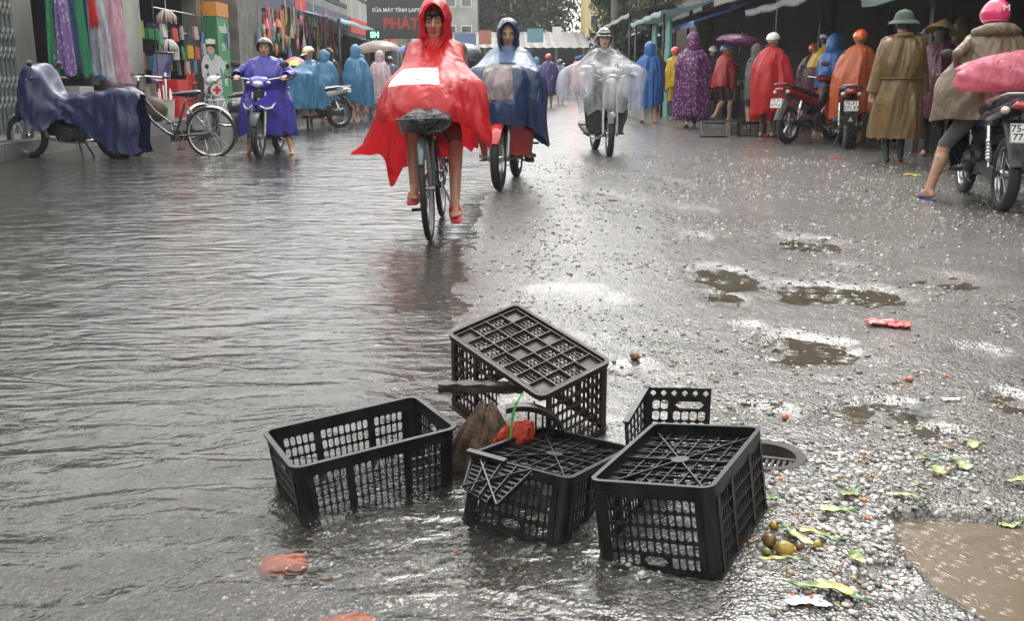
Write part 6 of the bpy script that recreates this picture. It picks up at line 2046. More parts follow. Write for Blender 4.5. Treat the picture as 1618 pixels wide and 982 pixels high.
for i in range(12):
    v = i / 11; Q.append([(-.12 + .04 * math.sin(i), -.40 - .02 * v, .88 - .16 * v), (-.03 + .03 * math.sin(i * 1.4), -.43, .875 - .10 * v), (.04, -.42 + .02 * math.sin(i), .875 - .13 * v)])
b.grid(Q); w = b.build('loose_end', PINKF, o, True)
tag(o, 'large pink plastic-wrapped bundle tied across the motorbike seat', 'bundle')

# ---------------------------------------------------------------- parked under the blue sheet, and the old bicycle
cA = (-5.55, 12.55, -.03); yawA = R(82)
motorbike(cA, yawA, 'motorbike parked under a dark blue plastic sheet', paint('pale_bike_paint', (.55, .55, .52)), BLACKPL, stand='centre')
SHEETF = filmmat('dark_blue_sheet', (.011, .018, .075), .42, 0, .04, .35, 7)
b = MB(); P = []; r_ = np.random.default_rng(77)
prof = [(.66, .50, .55, .10), (.56, .80, .62, .20), (.47, 1.05, .66, .30), (.40, 1.18, .50, .36), (.28, 1.16, .40, .36), (.18, .98, .36, .30), (.08, .84, .48, .24), (-.06, .80, .50, .22), (-.22, .82, .42, .22), (-.40, .84, .30, .23), (-.58, .87, .18, .24), (-.76, .90, .10, .24), (-.90, .88, .08, .20), (-.98, .80, .10, .14)]
nn = 42
for i in range(60):
    s = i / 59 * (len(prof) - 1); a = min(int(s), len(prof) - 2); t = s - a
    g_ = lambda k: cr(prof[max(a - 1, 0)][k], prof[a][k], prof[a + 1][k], prof[min(a + 2, len(prof) - 1)][k], t)
    y, zt, zb, w = g_(0), g_(1), g_(2), g_(3); row = []
    for j in range(nn + 1):
        u = -1 + 2 * j / nn; k = abs(u)
        if k < .32: x = u / .32 * w * .75; z = zt - .05 * (k / .32) ** 2
        else:
            q = (k - .32) / .68; x = math.copysign(w * (.75 + .25 * q + .05 * math.sin(q * 3)), u); z = zt - .05 - (zt - .05 - zb) * q
        wv = .022 * math.sin(i * .55 + 5 * q * (1 if k > .32 else 0)) * (k > .32) + .012 * math.sin(i * 1.3 + j * .3)
        row.append((x + math.copysign(wv, u) * min(1, k * 1.5), y + .02 * math.sin(j * .7), z + .012 * math.sin(i * .9 + j * .5)))
    P.append(row)
b.grid(P)
o = b.build('plastic_sheet', SHEETF, smooth=True); o.location = cA; o.rotation_euler = (0, 0, yawA)
tag(o, 'dark blue plastic sheet thrown over the parked motorbike', 'plastic sheet')
BLACKFRAME = paint('black_bicycle_frame', (.02, .022, .025), .3)
bicycle((-4.38, 12.75, -.035), R(92), 'old black bicycle parked with its chrome rear wheel beside the covered motorbike', BLACKFRAME, lean=R(4), basket=True, steer=R(-15), bz=(.74, .2))
# ================================================================== SHOPS, STALLS, TREES
def AX(px, py, X):
    """point on the sight line at world x = X"""
    a, b = (px - 809) / F_PX, (491 - py) / F_PX
    t = X / a
    return Vector((X, (math.cos(PITCH) + b * math.sin(PITCH)) * t, CAM_H + (-math.sin(PITCH) + b * math.cos(PITCH)) * t))


PLASTER = mat('stained_plaster', (.20, .205, .18), .8, var=.25, scale=1.5, bump=.15, bscale=30)
PLASTER2 = mat('pale_plaster', (.30, .305, .285), .8, var=.3, scale=1.2, bump=.15, bscale=30)
CONCRETE = mat('wet_concrete', (.11, .11, .105), .5, var=.3, scale=2, bump=.3, bscale=25)
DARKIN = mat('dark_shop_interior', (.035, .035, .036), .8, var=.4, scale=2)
STEELGREEN = mat('grey_green_gate_steel', (.16, .20, .19), .45, .3, var=.2, scale=6)
GREYPIL = mat('grey_brown_pillar', (.15, .145, .13), .85, var=.4, scale=3, bump=.3, bscale=20)
WOODD = mat('dark_weathered_wood', (.055, .045, .036), .7, var=.4, scale=5, bump=.3, bscale=30)
TINM = mat('rusty_roof_tin', (.17, .165, .16), .55, .3, var=.35, scale=1.2, bump=.1, bscale=12)
BLUETARP = filmmat('blue_tarpaulin', (.035, .085, .30), .35, 0, .2, .5, 4)
TEALTARP = filmmat('pale_teal_tarpaulin', (.20, .30, .31), .55, 0, .2, .5, 4)
NAVYTARP = filmmat('dark_tarpaulin', (.014, .02, .035), .6, 0, .03, .5, 4)
GREENTARP = filmmat('green_tarpaulin', (.03, .09, .07), .6, 0, .08, .5, 4)
GREENP = mat('pharmacy_green', (.03, .16, .065), .4, var=.15, scale=3)
GREENP2 = mat('pharmacy_light_green', (.05, .27, .11), .4, var=.15, scale=3)
ORANGEP = mat('orange_paint', (.55, .22, .02), .5, var=.15)
WHITEP = mat('white_paint', (.70, .70, .68), .45, var=.08)
REDP = mat('red_paint', (.55, .03, .03), .4, var=.12)
TEALP = mat('teal_paint', (.10, .32, .30), .5, var=.2, scale=3)
YELLOWW = mat('yellow_wash', (.60, .47, .22), .8, var=.15, scale=1)
GLASSD = mat('dark_window_glass', (.05, .06, .065), .08, var=.2, scale=2, spec=.8)


def simple(name, mt, label, cat, build, group=None, smooth=False, angle=None):
    b = MB(); build(b); return tag(b.build(name, mt, None, smooth, angle), label, cat, group)


# raised pavement with a kerb on the shop side
b = MB(); y0 = -8.0
while y0 < 130:
    b.box((-6.95, y0 + .495, .055), (1.30, .985, .31)); y0 += 1.0
pv = b.build('pavement', CONCRETE); tag(pv, None, None, None, 'structure')
for i in range(34):
    o = MB().box((-6.22, 10.0 + i * 1.0 + .5, .05), (.16, .985, .30)).build('kerb_stone', CONCRETE, pv)
b = MB(); b.box((7.4, 32, -.02), (6.2, 60, .05)); tag(b.build('stall_floor', CONCRETE), None, None, None, 'structure')


def shophouse(y0, y1, label, wall_m, h=7.5, open_z=2.75, pillars=(), front=-7.1, depth=5.0, windows=0, interior=True, fascia=None):
    root = thing('shop_house', (front, y0, 0), label=label, cat='shop', group='shops along the near pavement')
    W = y1 - y0
    b = MB(); b.box((-.15, W / 2, (open_z + h) / 2), (.3, W, h - open_z))
    for (px0, px1) in pillars: b.box((-.16, (px0 + px1) / 2 - y0, open_z / 2 + .1), (.34, px1 - px0, open_z - .204))
    wl = b.build('wall', wall_m, root)
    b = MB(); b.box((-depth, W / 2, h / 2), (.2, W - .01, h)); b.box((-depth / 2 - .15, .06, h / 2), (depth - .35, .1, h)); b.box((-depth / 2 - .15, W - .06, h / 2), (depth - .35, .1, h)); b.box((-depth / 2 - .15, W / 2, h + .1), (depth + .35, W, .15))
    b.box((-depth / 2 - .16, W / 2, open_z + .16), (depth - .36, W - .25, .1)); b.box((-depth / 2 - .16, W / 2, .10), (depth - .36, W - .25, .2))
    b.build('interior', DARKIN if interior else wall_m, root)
    if fascia: MB().box((.06, W / 2, open_z + .42), (.10, W - .3, .62)).build('fascia_board', fascia, root)
    for k in range(0):
        yc = W * (k + .5) / windows
        f = MB(); f.box((.012, yc, 4.6), (.05, 1.2, 1.5)); fr = f.build('window', WHITEP, root)
        for s in (-1, 1): MB().box((.032, yc + s * .29, 4.6), (.03, .53, 1.36)).build('pane', GLASSD, fr)
    return root


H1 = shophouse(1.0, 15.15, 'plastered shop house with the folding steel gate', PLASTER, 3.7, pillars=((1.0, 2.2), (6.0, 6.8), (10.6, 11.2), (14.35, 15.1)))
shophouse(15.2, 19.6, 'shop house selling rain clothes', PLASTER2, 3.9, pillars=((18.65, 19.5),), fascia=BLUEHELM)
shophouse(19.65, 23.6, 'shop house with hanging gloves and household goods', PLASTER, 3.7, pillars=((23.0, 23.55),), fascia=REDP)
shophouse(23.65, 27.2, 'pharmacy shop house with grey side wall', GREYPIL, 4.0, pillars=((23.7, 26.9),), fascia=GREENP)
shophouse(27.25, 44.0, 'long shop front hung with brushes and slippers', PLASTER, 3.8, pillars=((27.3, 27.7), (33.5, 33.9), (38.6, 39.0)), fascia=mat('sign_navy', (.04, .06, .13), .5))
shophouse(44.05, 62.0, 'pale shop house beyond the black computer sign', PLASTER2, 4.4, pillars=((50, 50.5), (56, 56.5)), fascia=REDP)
# folding gate
g = thing('folding_gate', (-7.02, 11.25, .21), label='grey-green folding steel lattice gate at the left edge', cat='gate')
sm = MB().tube([(0, 0, 0), (0, 0, 2.5)], .017, 6).mesh('slat', STEELGREEN)
sm2 = MB().box((0, 0, 1.25), (.022, .075, 2.5)).mesh('slat', STEELGREEN)
for k in range(26):
    o = bpy.data.objects.new('slat', sm2); C.objects.link(o); o.parent = g; o.location = (0, k * .122, 0)
xm = MB().beam((.02, 0, 0), (.02, .122, .16), .006, .022, up=(1, 0, 0)).beam((.027, 0, .16), (.027, .122, 0), .006, .022, up=(1, 0, 0)).mesh('cross_brace', mat('pale_brace_steel', (.40, .42, .40), .4, .3))
for k in range(25):
    for z in (.35, .62, 1.02, 1.28, 1.62, 1.85, 2.2):
        o = bpy.data.objects.new('cross_brace', xm); C.objects.link(o); o.parent = g; o.location = (0, k * .122, z)
# hanging rain clothes
def hanging(px0, px1, ytop, ybot, mt, label, X=-6.55, seed=1, name='raincoat', cat='raincoat', group='rain clothes hanging outside the shop', taper=.75, bulge=.10):
    a, c = AX(px0, 120, X), AX(px1, 120, X)
    z0 = AX((px0 + px1) / 2, ytop, X).z; z1 = AX((px0 + px1) / 2, ybot, X).z
    r = np.random.default_rng(seed); P = []; n = 30; ph = r.random(6) * 6
    for i in range(18):
        v = i / 17; row = []
        for j in range(n):
            t = 2 * math.pi * j / n; u = math.cos(t)
            wy = (c.y - a.y) / 2 * (taper + (1 - taper) * v)
            f = 1 + .14 * math.sin(3 * t + ph[0]) + (.08 + .14 * v) * math.sin(7 * t + ph[1] + 2 * v) + .06 * math.sin(11 * t + ph[4])
            row.append((X + bulge * (.5 + .7 * v) * math.sin(t) * f, (a.y + c.y) / 2 + wy * u * f + .05 * v * math.sin(ph[2]), z0 + (z1 - z0) * v + .08 * v * math.sin(2 * t + ph[3])))
        P.append(row)
    b = MB(); b.grid(P, closed_v=True); b.add(P[0], [tuple(range(n))])
    o = b.build(name, mt, None, True); tag(o, label, cat, group)
    MB().tube([(X, (a.y + c.y) / 2, z0 - .03), (X, (a.y + c.y) / 2, max(2.52, z0 + .1))], .006, 5).build('hanger', CHROME, o)
    return o


GREENF = filmmat('green_raincoat', (.02, .24, .10), .3, 0, .2, .6, 8); LILAC = patterned('lilac_print_raincoat', (.20, .12, .34), (.45, .36, .55), 14, .8)
PALEPINK = filmmat('pale_pink_clear_raincoat', (.70, .42, .52), .2, .25, .4, .9, 8); WHITECL = filmmat('white_clear_raincoat', (.62, .64, .66), .2, .3, .4, .9, 8)
hanging(86, 108, -40, 112, GREENF, 'green raincoat, first in the hanging row beside the cream pillar', seed=1)
hanging(99, 117, -40, 112, LILAC, 'lilac printed raincoat hanging second in the row', X=-6.45, seed=2)
hanging(112, 131, -40, 117, NAVYF, 'navy raincoat hanging between the lilac and green ones', seed=3)
hanging(126, 139, -40, 114, GREENF, 'narrow green raincoat hanging between two blue ones', X=-6.5, seed=4)
hanging(137, 157, -40, 119, BLUEF, 'blue raincoat hanging beside the clear pink ones', seed=5)
hanging(150, 177, -40, 126, WHITECL, 'clear white raincoat with a red collar hanging in the row', X=-6.42, seed=6)
hanging(174, 203, -40, 132, PALEPINK, 'pale pink clear raincoat, last of the hanging row', X=-6.4, seed=7)
hanging(151, 160, -40, 38, REDF, 'bright red folded raincoat at the top of the row', X=-6.36, seed=8, bulge=.04)
b = MB(); b.tube([(-6.5, 14.6, 2.5), (-6.5, 19.4, 2.5)], .015, 8); tag(b.build('hanging_rail', CHROME), 'steel rail holding the rain clothes over the pavement', 'rail')


def dish(at, r0, r1, h, mt, label, name='basin', cat='basin', group=None, n=28):
    b = MB(); b.lathe([(0, 0), (r0, 0), (r1, h), (r1 + .015, h), (r1 + .012, h - .012), (r1 - .008, h - .01), (r0 - .01, .012), (0, .012)], n, c=tuple(at))
    return tag(b.build(name, mt, None, True, 40), label, cat, group)


PZ = .212
dish((-6.75, 17.2, PZ + .55), .20, .28, .16, REDP, 'red plastic basin among the rain clothes')
dish((-6.75, 17.25, PZ + .72), .20, .28, .14, ORANGEHELM, 'orange plastic basin stacked on the red one')
simple('display_table', WOODD, 'low wooden table of plastic basins in the rainwear shop', 'table', lambda b: (b.box((-6.85, 17.1, PZ + .52), (.6, 1.6, .05)), [b.box((-6.85 + sx * .26, 17.1 + sy * .72, PZ + .247), (.05, .05, .495)) for sx in (-1, 1) for sy in (-1, 1)]))
simple('carton', mat('grey_card', (.30, .31, .30), .8, var=.15), 'grey carton standing on the pavement behind the covered motorbike', 'box', lambda b: b.box((-6.55, 14.9, PZ + .32), (.5, .5, .64)))
# hardware shop goods
GLOVEM = mat('cotton_glove', (.50, .40, .36), .9, var=.2, scale=30, bump=.3, bscale=120)
GLOVEW = mat('white_glove', (.58, .58, .55), .9, var=.2, scale=30)


def glove_bunch(px, py, mt, label, X=-6.6, s=1.0, seed=1):
    c = AX(px, py, X); r = np.random.default_rng(seed)
    o = thing('glove_bunch', c, label=label, cat='gloves', group='bunches of gloves hanging in the hardware shop')
    for k in range(16):
        a = 2 * math.pi * k / 16 + r.random() * .3; d = Vector((math.cos(a), math.sin(a), 0))
        b = MB(); b.tube([Vector((0, 0, .12)) * s, (d * .07 + Vector((0, 0, .10))) * s, (d * .15 + Vector((0, 0, 0))) * s, (d * .17 + Vector((0, 0, -.09 - .05 * r.random()))) * s], [.012, .028, .034, .022], 7, sx=.6); b.build('glove', mt, o, True)
    MB().tube([(0, 0, .1), (0, 0, 1.0)], .004, 4).build('string', WHITEP, o)


glove_bunch(263, 26, GLOVEM, 'upper bunch of beige work gloves in the hardware shop', seed=1)
glove_bunch(266, 72, GLOVEW, 'lower bunch of white and pink gloves in the hardware shop', seed=2, s=.95)
PK = [mat('packet_%d' % i, c, .35, var=.25, scale=25) for i, c in enumerate([(.45, .08, .07), (.30, .32, .36), (.05, .06, .08), (.42, .30, .28), (.10, .22, .42), (.55, .52, .50), (.06, .30, .14), (.52, .40, .05)])]
r_ = np.random.default_rng(5)
PKN_ = ('red', 'grey', 'black', 'pale brown', 'blue', 'white', 'green', 'yellow')
pkm = MB(); pkm.box((0, 0, 0), (.05, .16, .26), taper=.9); pkm.tube([(0, 0, .13), (0, 0, .19)], .004, 4)
for k, (px, py) in enumerate([(276, 55), (287, 52), (298, 50), (309, 52), (319, 60), (278, 84), (289, 84), (300, 82), (311, 84), (322, 78), (283, 108), (296, 107), (309, 106), (258, 48), (253, 60)]):
    c = AX(px, py, -6.62 - .03 * (k % 3)); o = bpy.data.objects.new('hanging_packet', pkm.mesh('hanging_packet', PK[k % 8])); C.objects.link(o); o.location = c; o.rotation_euler = (0, r_.normal() * .1, r_.normal() * .3)
    tag(o, PKN_[k % 8] + ' packet hanging in the ' + ('top' if py < 70 else 'middle' if py < 95 else 'bottom') + ' row of the hardware shop rack' + (', near end' if px < 285 else ''), 'packet', 'packets on the hardware shop rack')
b = MB(); rk0, rk1 = AX(250, 120, -6.68), AX(326, 120, -6.68)
for z in (1.45, 1.85, 2.25): b.tube([(-6.68, rk0.y, z), (-6.68, rk1.y, z)], .010, 6)
for y in (rk0.y, rk1.y): b.tube([(-6.68, y, PZ), (-6.68, y, 2.7)], .014, 6)
tag(b.build('goods_rack', CHROME), 'steel rack carrying packets in the hardware shop doorway', 'rack')
c = AX(258, 108, -6.75); simple('blue_board', BLUEHELM, 'dull blue board leaning in the hardware shop doorway', 'board', lambda b: b.box((-6.78, c.y, c.z), (.03, 1.0, .55), (0, R(8), 0)))
bk = AX(263, 177, -6.45)
bu = dish((bk.x, bk.y, PZ), .13, .165, .36, mat('white_pail', (.50, .50, .47), .5, var=.2), 'white pail of sticks standing on the pavement', 'pail', 'pail')
for k in range(6):
    a = k * 1.05; MB().tube([(bk.x + .06 * math.cos(a), bk.y + .06 * math.sin(a), PZ + .02), (bk.x + .13 * math.cos(a), bk.y + .13 * math.sin(a), PZ + .5 + .06 * (k % 3))], .013, 6).build('stick', WHITEP, bu, True)
MB().tube([(bk.x, bk.y, PZ + .02), (bk.x - .02, bk.y + .16, PZ + .85)], .016, 6).build('stick', WHITEP, bu, True)
simple('sack', SACKM, 'lumpy sack slumped on the pavement beside the white pail', 'sack', lambda b: b.ball((-6.45, bk.y - .75, PZ + .2), (.28, .24, .24), 18, 12), smooth=True)
c = AX(285, 150, -6.5)
rb = simple('goods_crate', REDP, 'red plastic goods bin behind the white pail', 'bin', lambda b: b.box((-6.65, c.y + .1, PZ + .36), (.4, .75, .72), taper=1.08))
text_part('lettering', 'SALE 50K', .14, WHITEP, rb, Matrix.Translation((-6.425, c.y + .1, PZ + .45)) @ Matrix.Rotation(math.pi / 2, 4, 'Z') @ Matrix.Rotation(math.pi / 2, 4, 'X'))
st = thing('step_ladder', AX(312, 160, -6.35), label='small red folding ladder beside the nurse figure', cat='ladder'); st.location.z = PZ
for s in (-1, 1):
    MB().beam((0, s * .17, 0), (-.10, s * .14, .85), .03, .03).build('rail', REDP, st); MB().beam((-.32, s * .17, 0), (-.11, s * .14, .85), .025, .025).build('rail', REDP, st)
for k in range(3): MB().box((-.03 - .025 * k, 0, .22 + .22 * k), (.12, .30, .025)).build('step', REDP, st)
# nurse cut-out sign -------------------------------------------------------------
nl = AX(336, 120, -6.25); nz_ = PZ
ns = thing('nurse_sign', (nl.x, nl.y, nz_), (0, 0, R(18)), 'life-size flat nurse figure sign outside the pharmacy', 'sign')


def flat(pts, y, mt, name, th=.008):
    b = MB(); n = len(pts); V = [(p[0], y, p[1]) for p in pts] + [(p[0], y + th, p[1]) for p in pts]
    b.add(V, [tuple(range(n)), tuple(range(n, 2 * n))[::-1]] + [(i, n + i, n + (i + 1) % n, (i + 1) % n) for i in range(n)]); return b.build(name, mt, ns)


UNIF = mat('printed_white_uniform', (.58, .62, .63), .35, var=.08, scale=6)
flat([(-.12, .0), (-.02, .0), (-.01, .45), (.02, .45), (.03, 0), (.12, 0), (.14, .46), (-.12, .46)], 0, UNIF, 'trousers')
flat([(-.19, .44), (.20, .44), (.17, .75), (.155, .95), (.20, .93), (.215, .82), (.275, .86), (.262, 1.02), (.20, 1.17), (.07, 1.24), (-.05, 1.24), (-.16, 1.18), (-.21, 1.02), (-.205, .80), (-.17, .70)], -.0095, UNIF, 'uniform')
flat([(-.06, 1.235), (.08, 1.235), (.045, 1.15), (.0, 1.10), (-.04, 1.15)], -.0190, TEALP, 'collar')
flat([(-.075 + .0, 1.30), (-.05, 1.25), (0, 1.225), (.05, 1.25), (.075, 1.30), (.08, 1.38), (.05, 1.43), (-.05, 1.43), (-.08, 1.38)], -.0285, SKIN2, 'face')
flat([(-.092, 1.32), (-.072, 1.37), (-.02, 1.40), (.06, 1.37), (.09, 1.30), (.10, 1.40), (.06, 1.46), (-.06, 1.46), (-.10, 1.40)], -.0380, HAIRM, 'hair')
flat([(-.09, 1.435), (.09, 1.435), (.10, 1.52), (0, 1.545), (-.10, 1.52)], -.0475, WHITEP, 'cap')
for x in (-.10, .10): flat([(x - .025, .80), (x + .025, .80), (x + .025, .84), (x - .025, .84)], -.0190, BLUEHELM, 'pocket')
for x in (-.03, .03): flat([(x - .012, 1.335), (x + .012, 1.335), (x, 1.345)], -.0335, EYED, 'eye')
flat([(-.02, 1.272), (.02, 1.272), (0, 1.262)], -.0335, LIPM, 'lips')
# red cross disc on a pole
rc = AT(343, 142, 13.05); rs = thing('red_cross_sign', (rc.x, rc.y, -.03), label='round white sign with a red cross on a thin pole', cat='sign')
MB().lathe([(0, -.006), (.088, -.006), (.088, .006), (0, .006)], 32, axis='Y', c=(0, 0, rc.z + .03)).build('disc', WHITEP, rs, True, 40)
b = MB(); b.lathe([(.080, -.0085), (.089, -.0085), (.089, -.006), (.080, -.006)], 32, axis='Y', c=(0, 0, rc.z + .03), closed=True); b.build('border', CHROME, rs)
b = MB(); b.box((0, -.0085, rc.z + .03), (.10, .004, .034)); b.box((0, -.0086, rc.z + .0645), (.034, .004, .034)); b.box((0, -.0086, rc.z - .0045), (.034, .004, .034)); b.build('cross', REDP, rs)
MB().tube([(-.01, .008, 0), (0, .008, rc.z + .10)], .006, 6).build('pole', CHROME, rs, True)
# pharmacy pillar
pp = thing('pharmacy_pillar', (-6.62, 22.75, PZ), label='green pharmacy pillar with white vertical lettering and orange top', cat='pillar')
MB().box((-.0, 0, 1.15), (.34, .90, 2.3)).build('shaft', GREENP2, pp)
MB().box((0, -.452, 1.15), (.345, .006, 2.296)).build('face_panel', GREENP, pp)
MB().box((0, 0, 2.22), (.37, .93, .30)).build('band', ORANGEP, pp)
for i, s in enumerate(('THUỐC', 'TÂY', 'GIÁ', 'RẺ')):
    text_part('lettering', s, .20 if i else .19, WHITEP, pp, Matrix.Translation((.1725, 0, 1.78 - i * .38)) @ Matrix.Rotation(math.pi / 2, 4, 'Z') @ Matrix.Rotation(math.pi / 2, 4, 'X'), ext=.003, bold=.006)
simple('hanging_sign', BLUEHELM, 'small blue hanging card on the pharmacy pillar', 'sign', lambda b: (b.box((-6.40, 22.95, 1.78), (.02, .16, .34)), b.tube([(-6.42, 22.95, 1.95), (-6.42, 22.95, 2.2)], .004, 4)))
simple('wall_pillar', GREYPIL, 'grey-brown stained wall pillar beside the pharmacy', 'pillar', lambda b: b.box((-6.75, 24.9, 1.7), (.75, 2.3, 2.98)))
# goods of the third shop
GCN = ('orange', 'red', 'pink', 'olive green', 'tan', 'navy', 'grey', 'teal'); PKN = ('red', 'grey', 'black', 'pale brown', 'blue', 'white', 'green', 'yellow')
GC = [mat('goods_%d' % i, c, .45, var=.2, scale=20) for i, c in enumerate([(.62, .25, .04), (.60, .06, .10), (.70, .16, .30), (.35, .45, .06), (.50, .35, .20), (.08, .12, .22), (.45, .43, .40), (.06, .30, .30)])]
r_ = np.random.default_rng(9)
for k in range(63):
    px = 406 + 134 * ((k * .618) % 1.0); X = -6.6 + .35 * r_.random(); top = AX(px, -5 + 50 * r_.random(), X); ln = .4 + .7 * r_.random()
    b = MB()
    kind = k % 3
    if kind == 0:
        b.tube([top, top - Vector((0, 0, ln * .65))], .012, 6); b.tube([top - Vector((0, 0, ln * .6)), top - Vector((0, 0, ln * .75)), top - Vector((0, 0, ln))], [.025, .08, .11 + .05 * r_.random()], 10, sx=.6); nm, lb, ct_ = 'hanging_brush', 'brush hanging in the third shop', 'brush'
    elif kind == 1:
        for q in range(3): b.tube([top + Vector((0, q * .03, 0)), top + Vector((.02, q * .05 - .03, -ln * .5)), top + Vector((0, q * .04, -ln))], .014, 5)
        nm, lb, ct_ = 'hanging_strap', 'strap bundle in the third shop', 'strap'
    else:
        b.loft([(-.06, 0, -ln, .03, .06, 2.5), (0, 0, -ln, .045, .16, 2.5), (.06, 0, -ln, .03, .06, 2.5)], 12); b.v = [tuple(top + Vector(q)) for q in b.v]; b.tube([top, top - Vector((0, 0, ln - .1))], .004, 4); nm, lb, ct_ = 'hanging_slipper', 'slipper hanging in the third shop', 'slipper'
    ci = int(r_.integers(8)); tag(b.build(nm, GC[ci], None, True, 50), GCN[ci] + ' ' + lb + (', high up' if top.z > 2.2 else ', low down') + (' at its near end' if px < 450 else ' at mid shop' if px < 500 else ' at its far end'), ct_, 'goods hanging in the third shop')
c = AT(466, 97, 20.5)
simple('folded_parasol', HOTPINK, 'bright pink and green folded parasol on show beside the dark-helmeted rider', 'parasol', lambda b: b.lathe([(0, .10), (.10, .07), (.20, .02), (.34, -.08), (.30, -.10), (0, .02)], 8, c=(c.x, c.y, c.z)))
MB().lathe([(.20, .025), (.34, -.078), (.345, -.083), (.2, .015)], 2, c=(c.x, c.y, c.z), a0=4.4, a1=5.2).build('green_panel', GC[3], bpy.data.objects['folded_parasol'])
simple('parasol_rack', DARKMET, 'dark rack standing behind the riders by the third shop', 'rack', lambda b: (b.box((c.x - .1, c.y + .2, .62), (.7, .5, .06)), [b.box((c.x - .1 + sx * .3, c.y + .2 + sy * .2, .29), (.05, .05, .60)) for sx in (-1, 1) for sy in (-1, 1)], b.tube([(c.x, c.y, .65), (c.x, c.y, c.z + .02)], .015, 6)))
for k, (px, py, w, h) in enumerate(((475, 10, 1.6, .45), (516, 60, 1.0, 1.5))):
    q = AX(px, py, -6.72 + k * .2); o = simple('red_banner', REDP, ('red shop banner over the hanging brushes', 'tall red cloth banner beside the blue awning')[k], 'banner', lambda b: b.box((q.x, q.y, q.z), (.03, w, h)))
# awnings
def awning(y0, y1, x0, x1, z0, z1, mt, label, frame=True, sag=.06, seed=1, name='awning', posts=()):
    r = np.random.default_rng(seed); o = thing(name, (x1, (y0 + y1) / 2, 0), label=label, cat='awning', group='awnings and tarpaulins over the street edge')
    P = []; n, m = 14, 20
    for i in range(n):
        u = i / (n - 1); row = []
        for j in range(m):
            v = j / (m - 1)
            row.append((x0 + (x1 - x0) * u - x1, y0 + (y1 - y0) * v - (y0 + y1) / 2, z0 + (z1 - z0) * u - sag * math.sin(math.pi * u) * (.6 + .4 * math.sin(v * 9 + seed)) - .02 * math.sin(v * 23)))
        P.append(row)
    P.append([(q[0] + .01, q[1], q[2] - .12 - .012 * math.sin(j * .9 + seed)) for j, q in enumerate(P[-1])])
    b = MB(); b.grid(P); b.build('sheet', mt, o, True)
    for (x, y, z) in posts: MB().tube([(x - x1, y - (y0 + y1) / 2, 0), (x - x1, y - (y0 + y1) / 2, z)], .03, 8).build('post', DARKMET, o, True)
    return o


awning(31.0, 44.0, -7.1, -5.2, 3.15, 2.72, filmmat('sky_blue_awning', (.30, .42, .46), .4, 0, .2, .3, 3), 'pale blue awning over the third shop', seed=2, posts=((-5.3, 31.2, 2.7), (-5.3, 43.8, 2.7)))
awning(45.0, 55.0, -7.1, -4.9, 2.7, 2.35, TEALTARP, 'white awning farther down beyond the black sign', seed=3, posts=((-5, 45.2, 2.3),))
# black computer shop sign
sg = thing('shop_sign', (-4.45, 40.0, 0), label='black shop sign with white lettering and a large red name', cat='sign')
MB().box((0, 0, 3.30), (2.45, .10, 1.75)).build('board', mat('black_sign_board', (.022, .022, .024), .4, var=.2), sg)
text_part('lettering', 'SỬA MÁY TÍNH LAPTOP', .20, WHITEP, sg, Matrix.Translation((.06, -.053, 3.50)) @ Matrix.Rotation(math.pi / 2, 4, 'X'), ext=.004, bold=.003)
text_part('lettering', 'PHÁT', .56, mat('dull_red_letter', (.36, .03, .03), .5), sg, Matrix.Translation((.10, -.053, 2.98)) @ Matrix.Rotation(math.pi / 2, 4, 'X'), ext=.004, bold=.02)
for s in (-1, 1): MB().tube([(s * 1.1, .1, 0), (s * 1.1, .1, 3.9)], .05, 8).build('post', DARKMET, sg, True)
q = AT(592, 55, 36.0); ls = thing('lit_sign', q, label='small lit green sign under the awnings', cat='sign')
LED = bpy.data.materials.new('green_led'); LED.use_nodes = True; LED.node_tree.nodes['Principled BSDF'].inputs['Emission Color'].default_value = (.05, .9, .35, 1); LED.node_tree.nodes['Principled BSDF'].inputs['Emission Strength'].default_value = 1.6
MB().box((0, .05, 0), (.62, .08, .34)).build('case', BLACKPL, ls); text_part('lettering', 'SH', .26, LED, ls, Matrix.Translation((0, .005, 0)) @ Matrix.Rotation(math.pi / 2, 4, 'X'), bold=.01)
MB().tube([(0, .06, .17), (0, .06, 1.0)], .012, 6).build('bracket', DARKMET, ls)

# ---------------------------------------------------------------- right: market stalls
ms = thing('market_shed', (0, 0, 0), label='long dark market shed with tin roof behind the shoppers', cat='market shed')
b = MB(); b.box((9.6, 38, 1.9), (.15, 68, 3.8)); b.box((6.6, 52.2, 1.5), (2.8, .15, 3.0)); b.box((7.3, 3.95, 1.9), (4.4, .15, 3.8)); b.build('wall', WOODD, ms)
P = []
for i in range(9):
    u = i / 8; P.append([(5.2 + 4.6 * u, 4.0 + 48 * j / 480, 2.72 + .9 * u + (.022 if j % 2 else -.022)) for j in range(481)])
b = MB(); b.grid(P); b.build('roof', TINM, ms)
for y in (8.2, 12.9, 17.6, 20.5, 24.6, 29, 34, 39, 44): MB().box((5.35, y, 1.36), (.10, .10, 2.72)).build('post', WOODD, ms); MB().box((7.6, y, 1.5), (.10, .10, 3.05)).build('post', WOODD, ms)
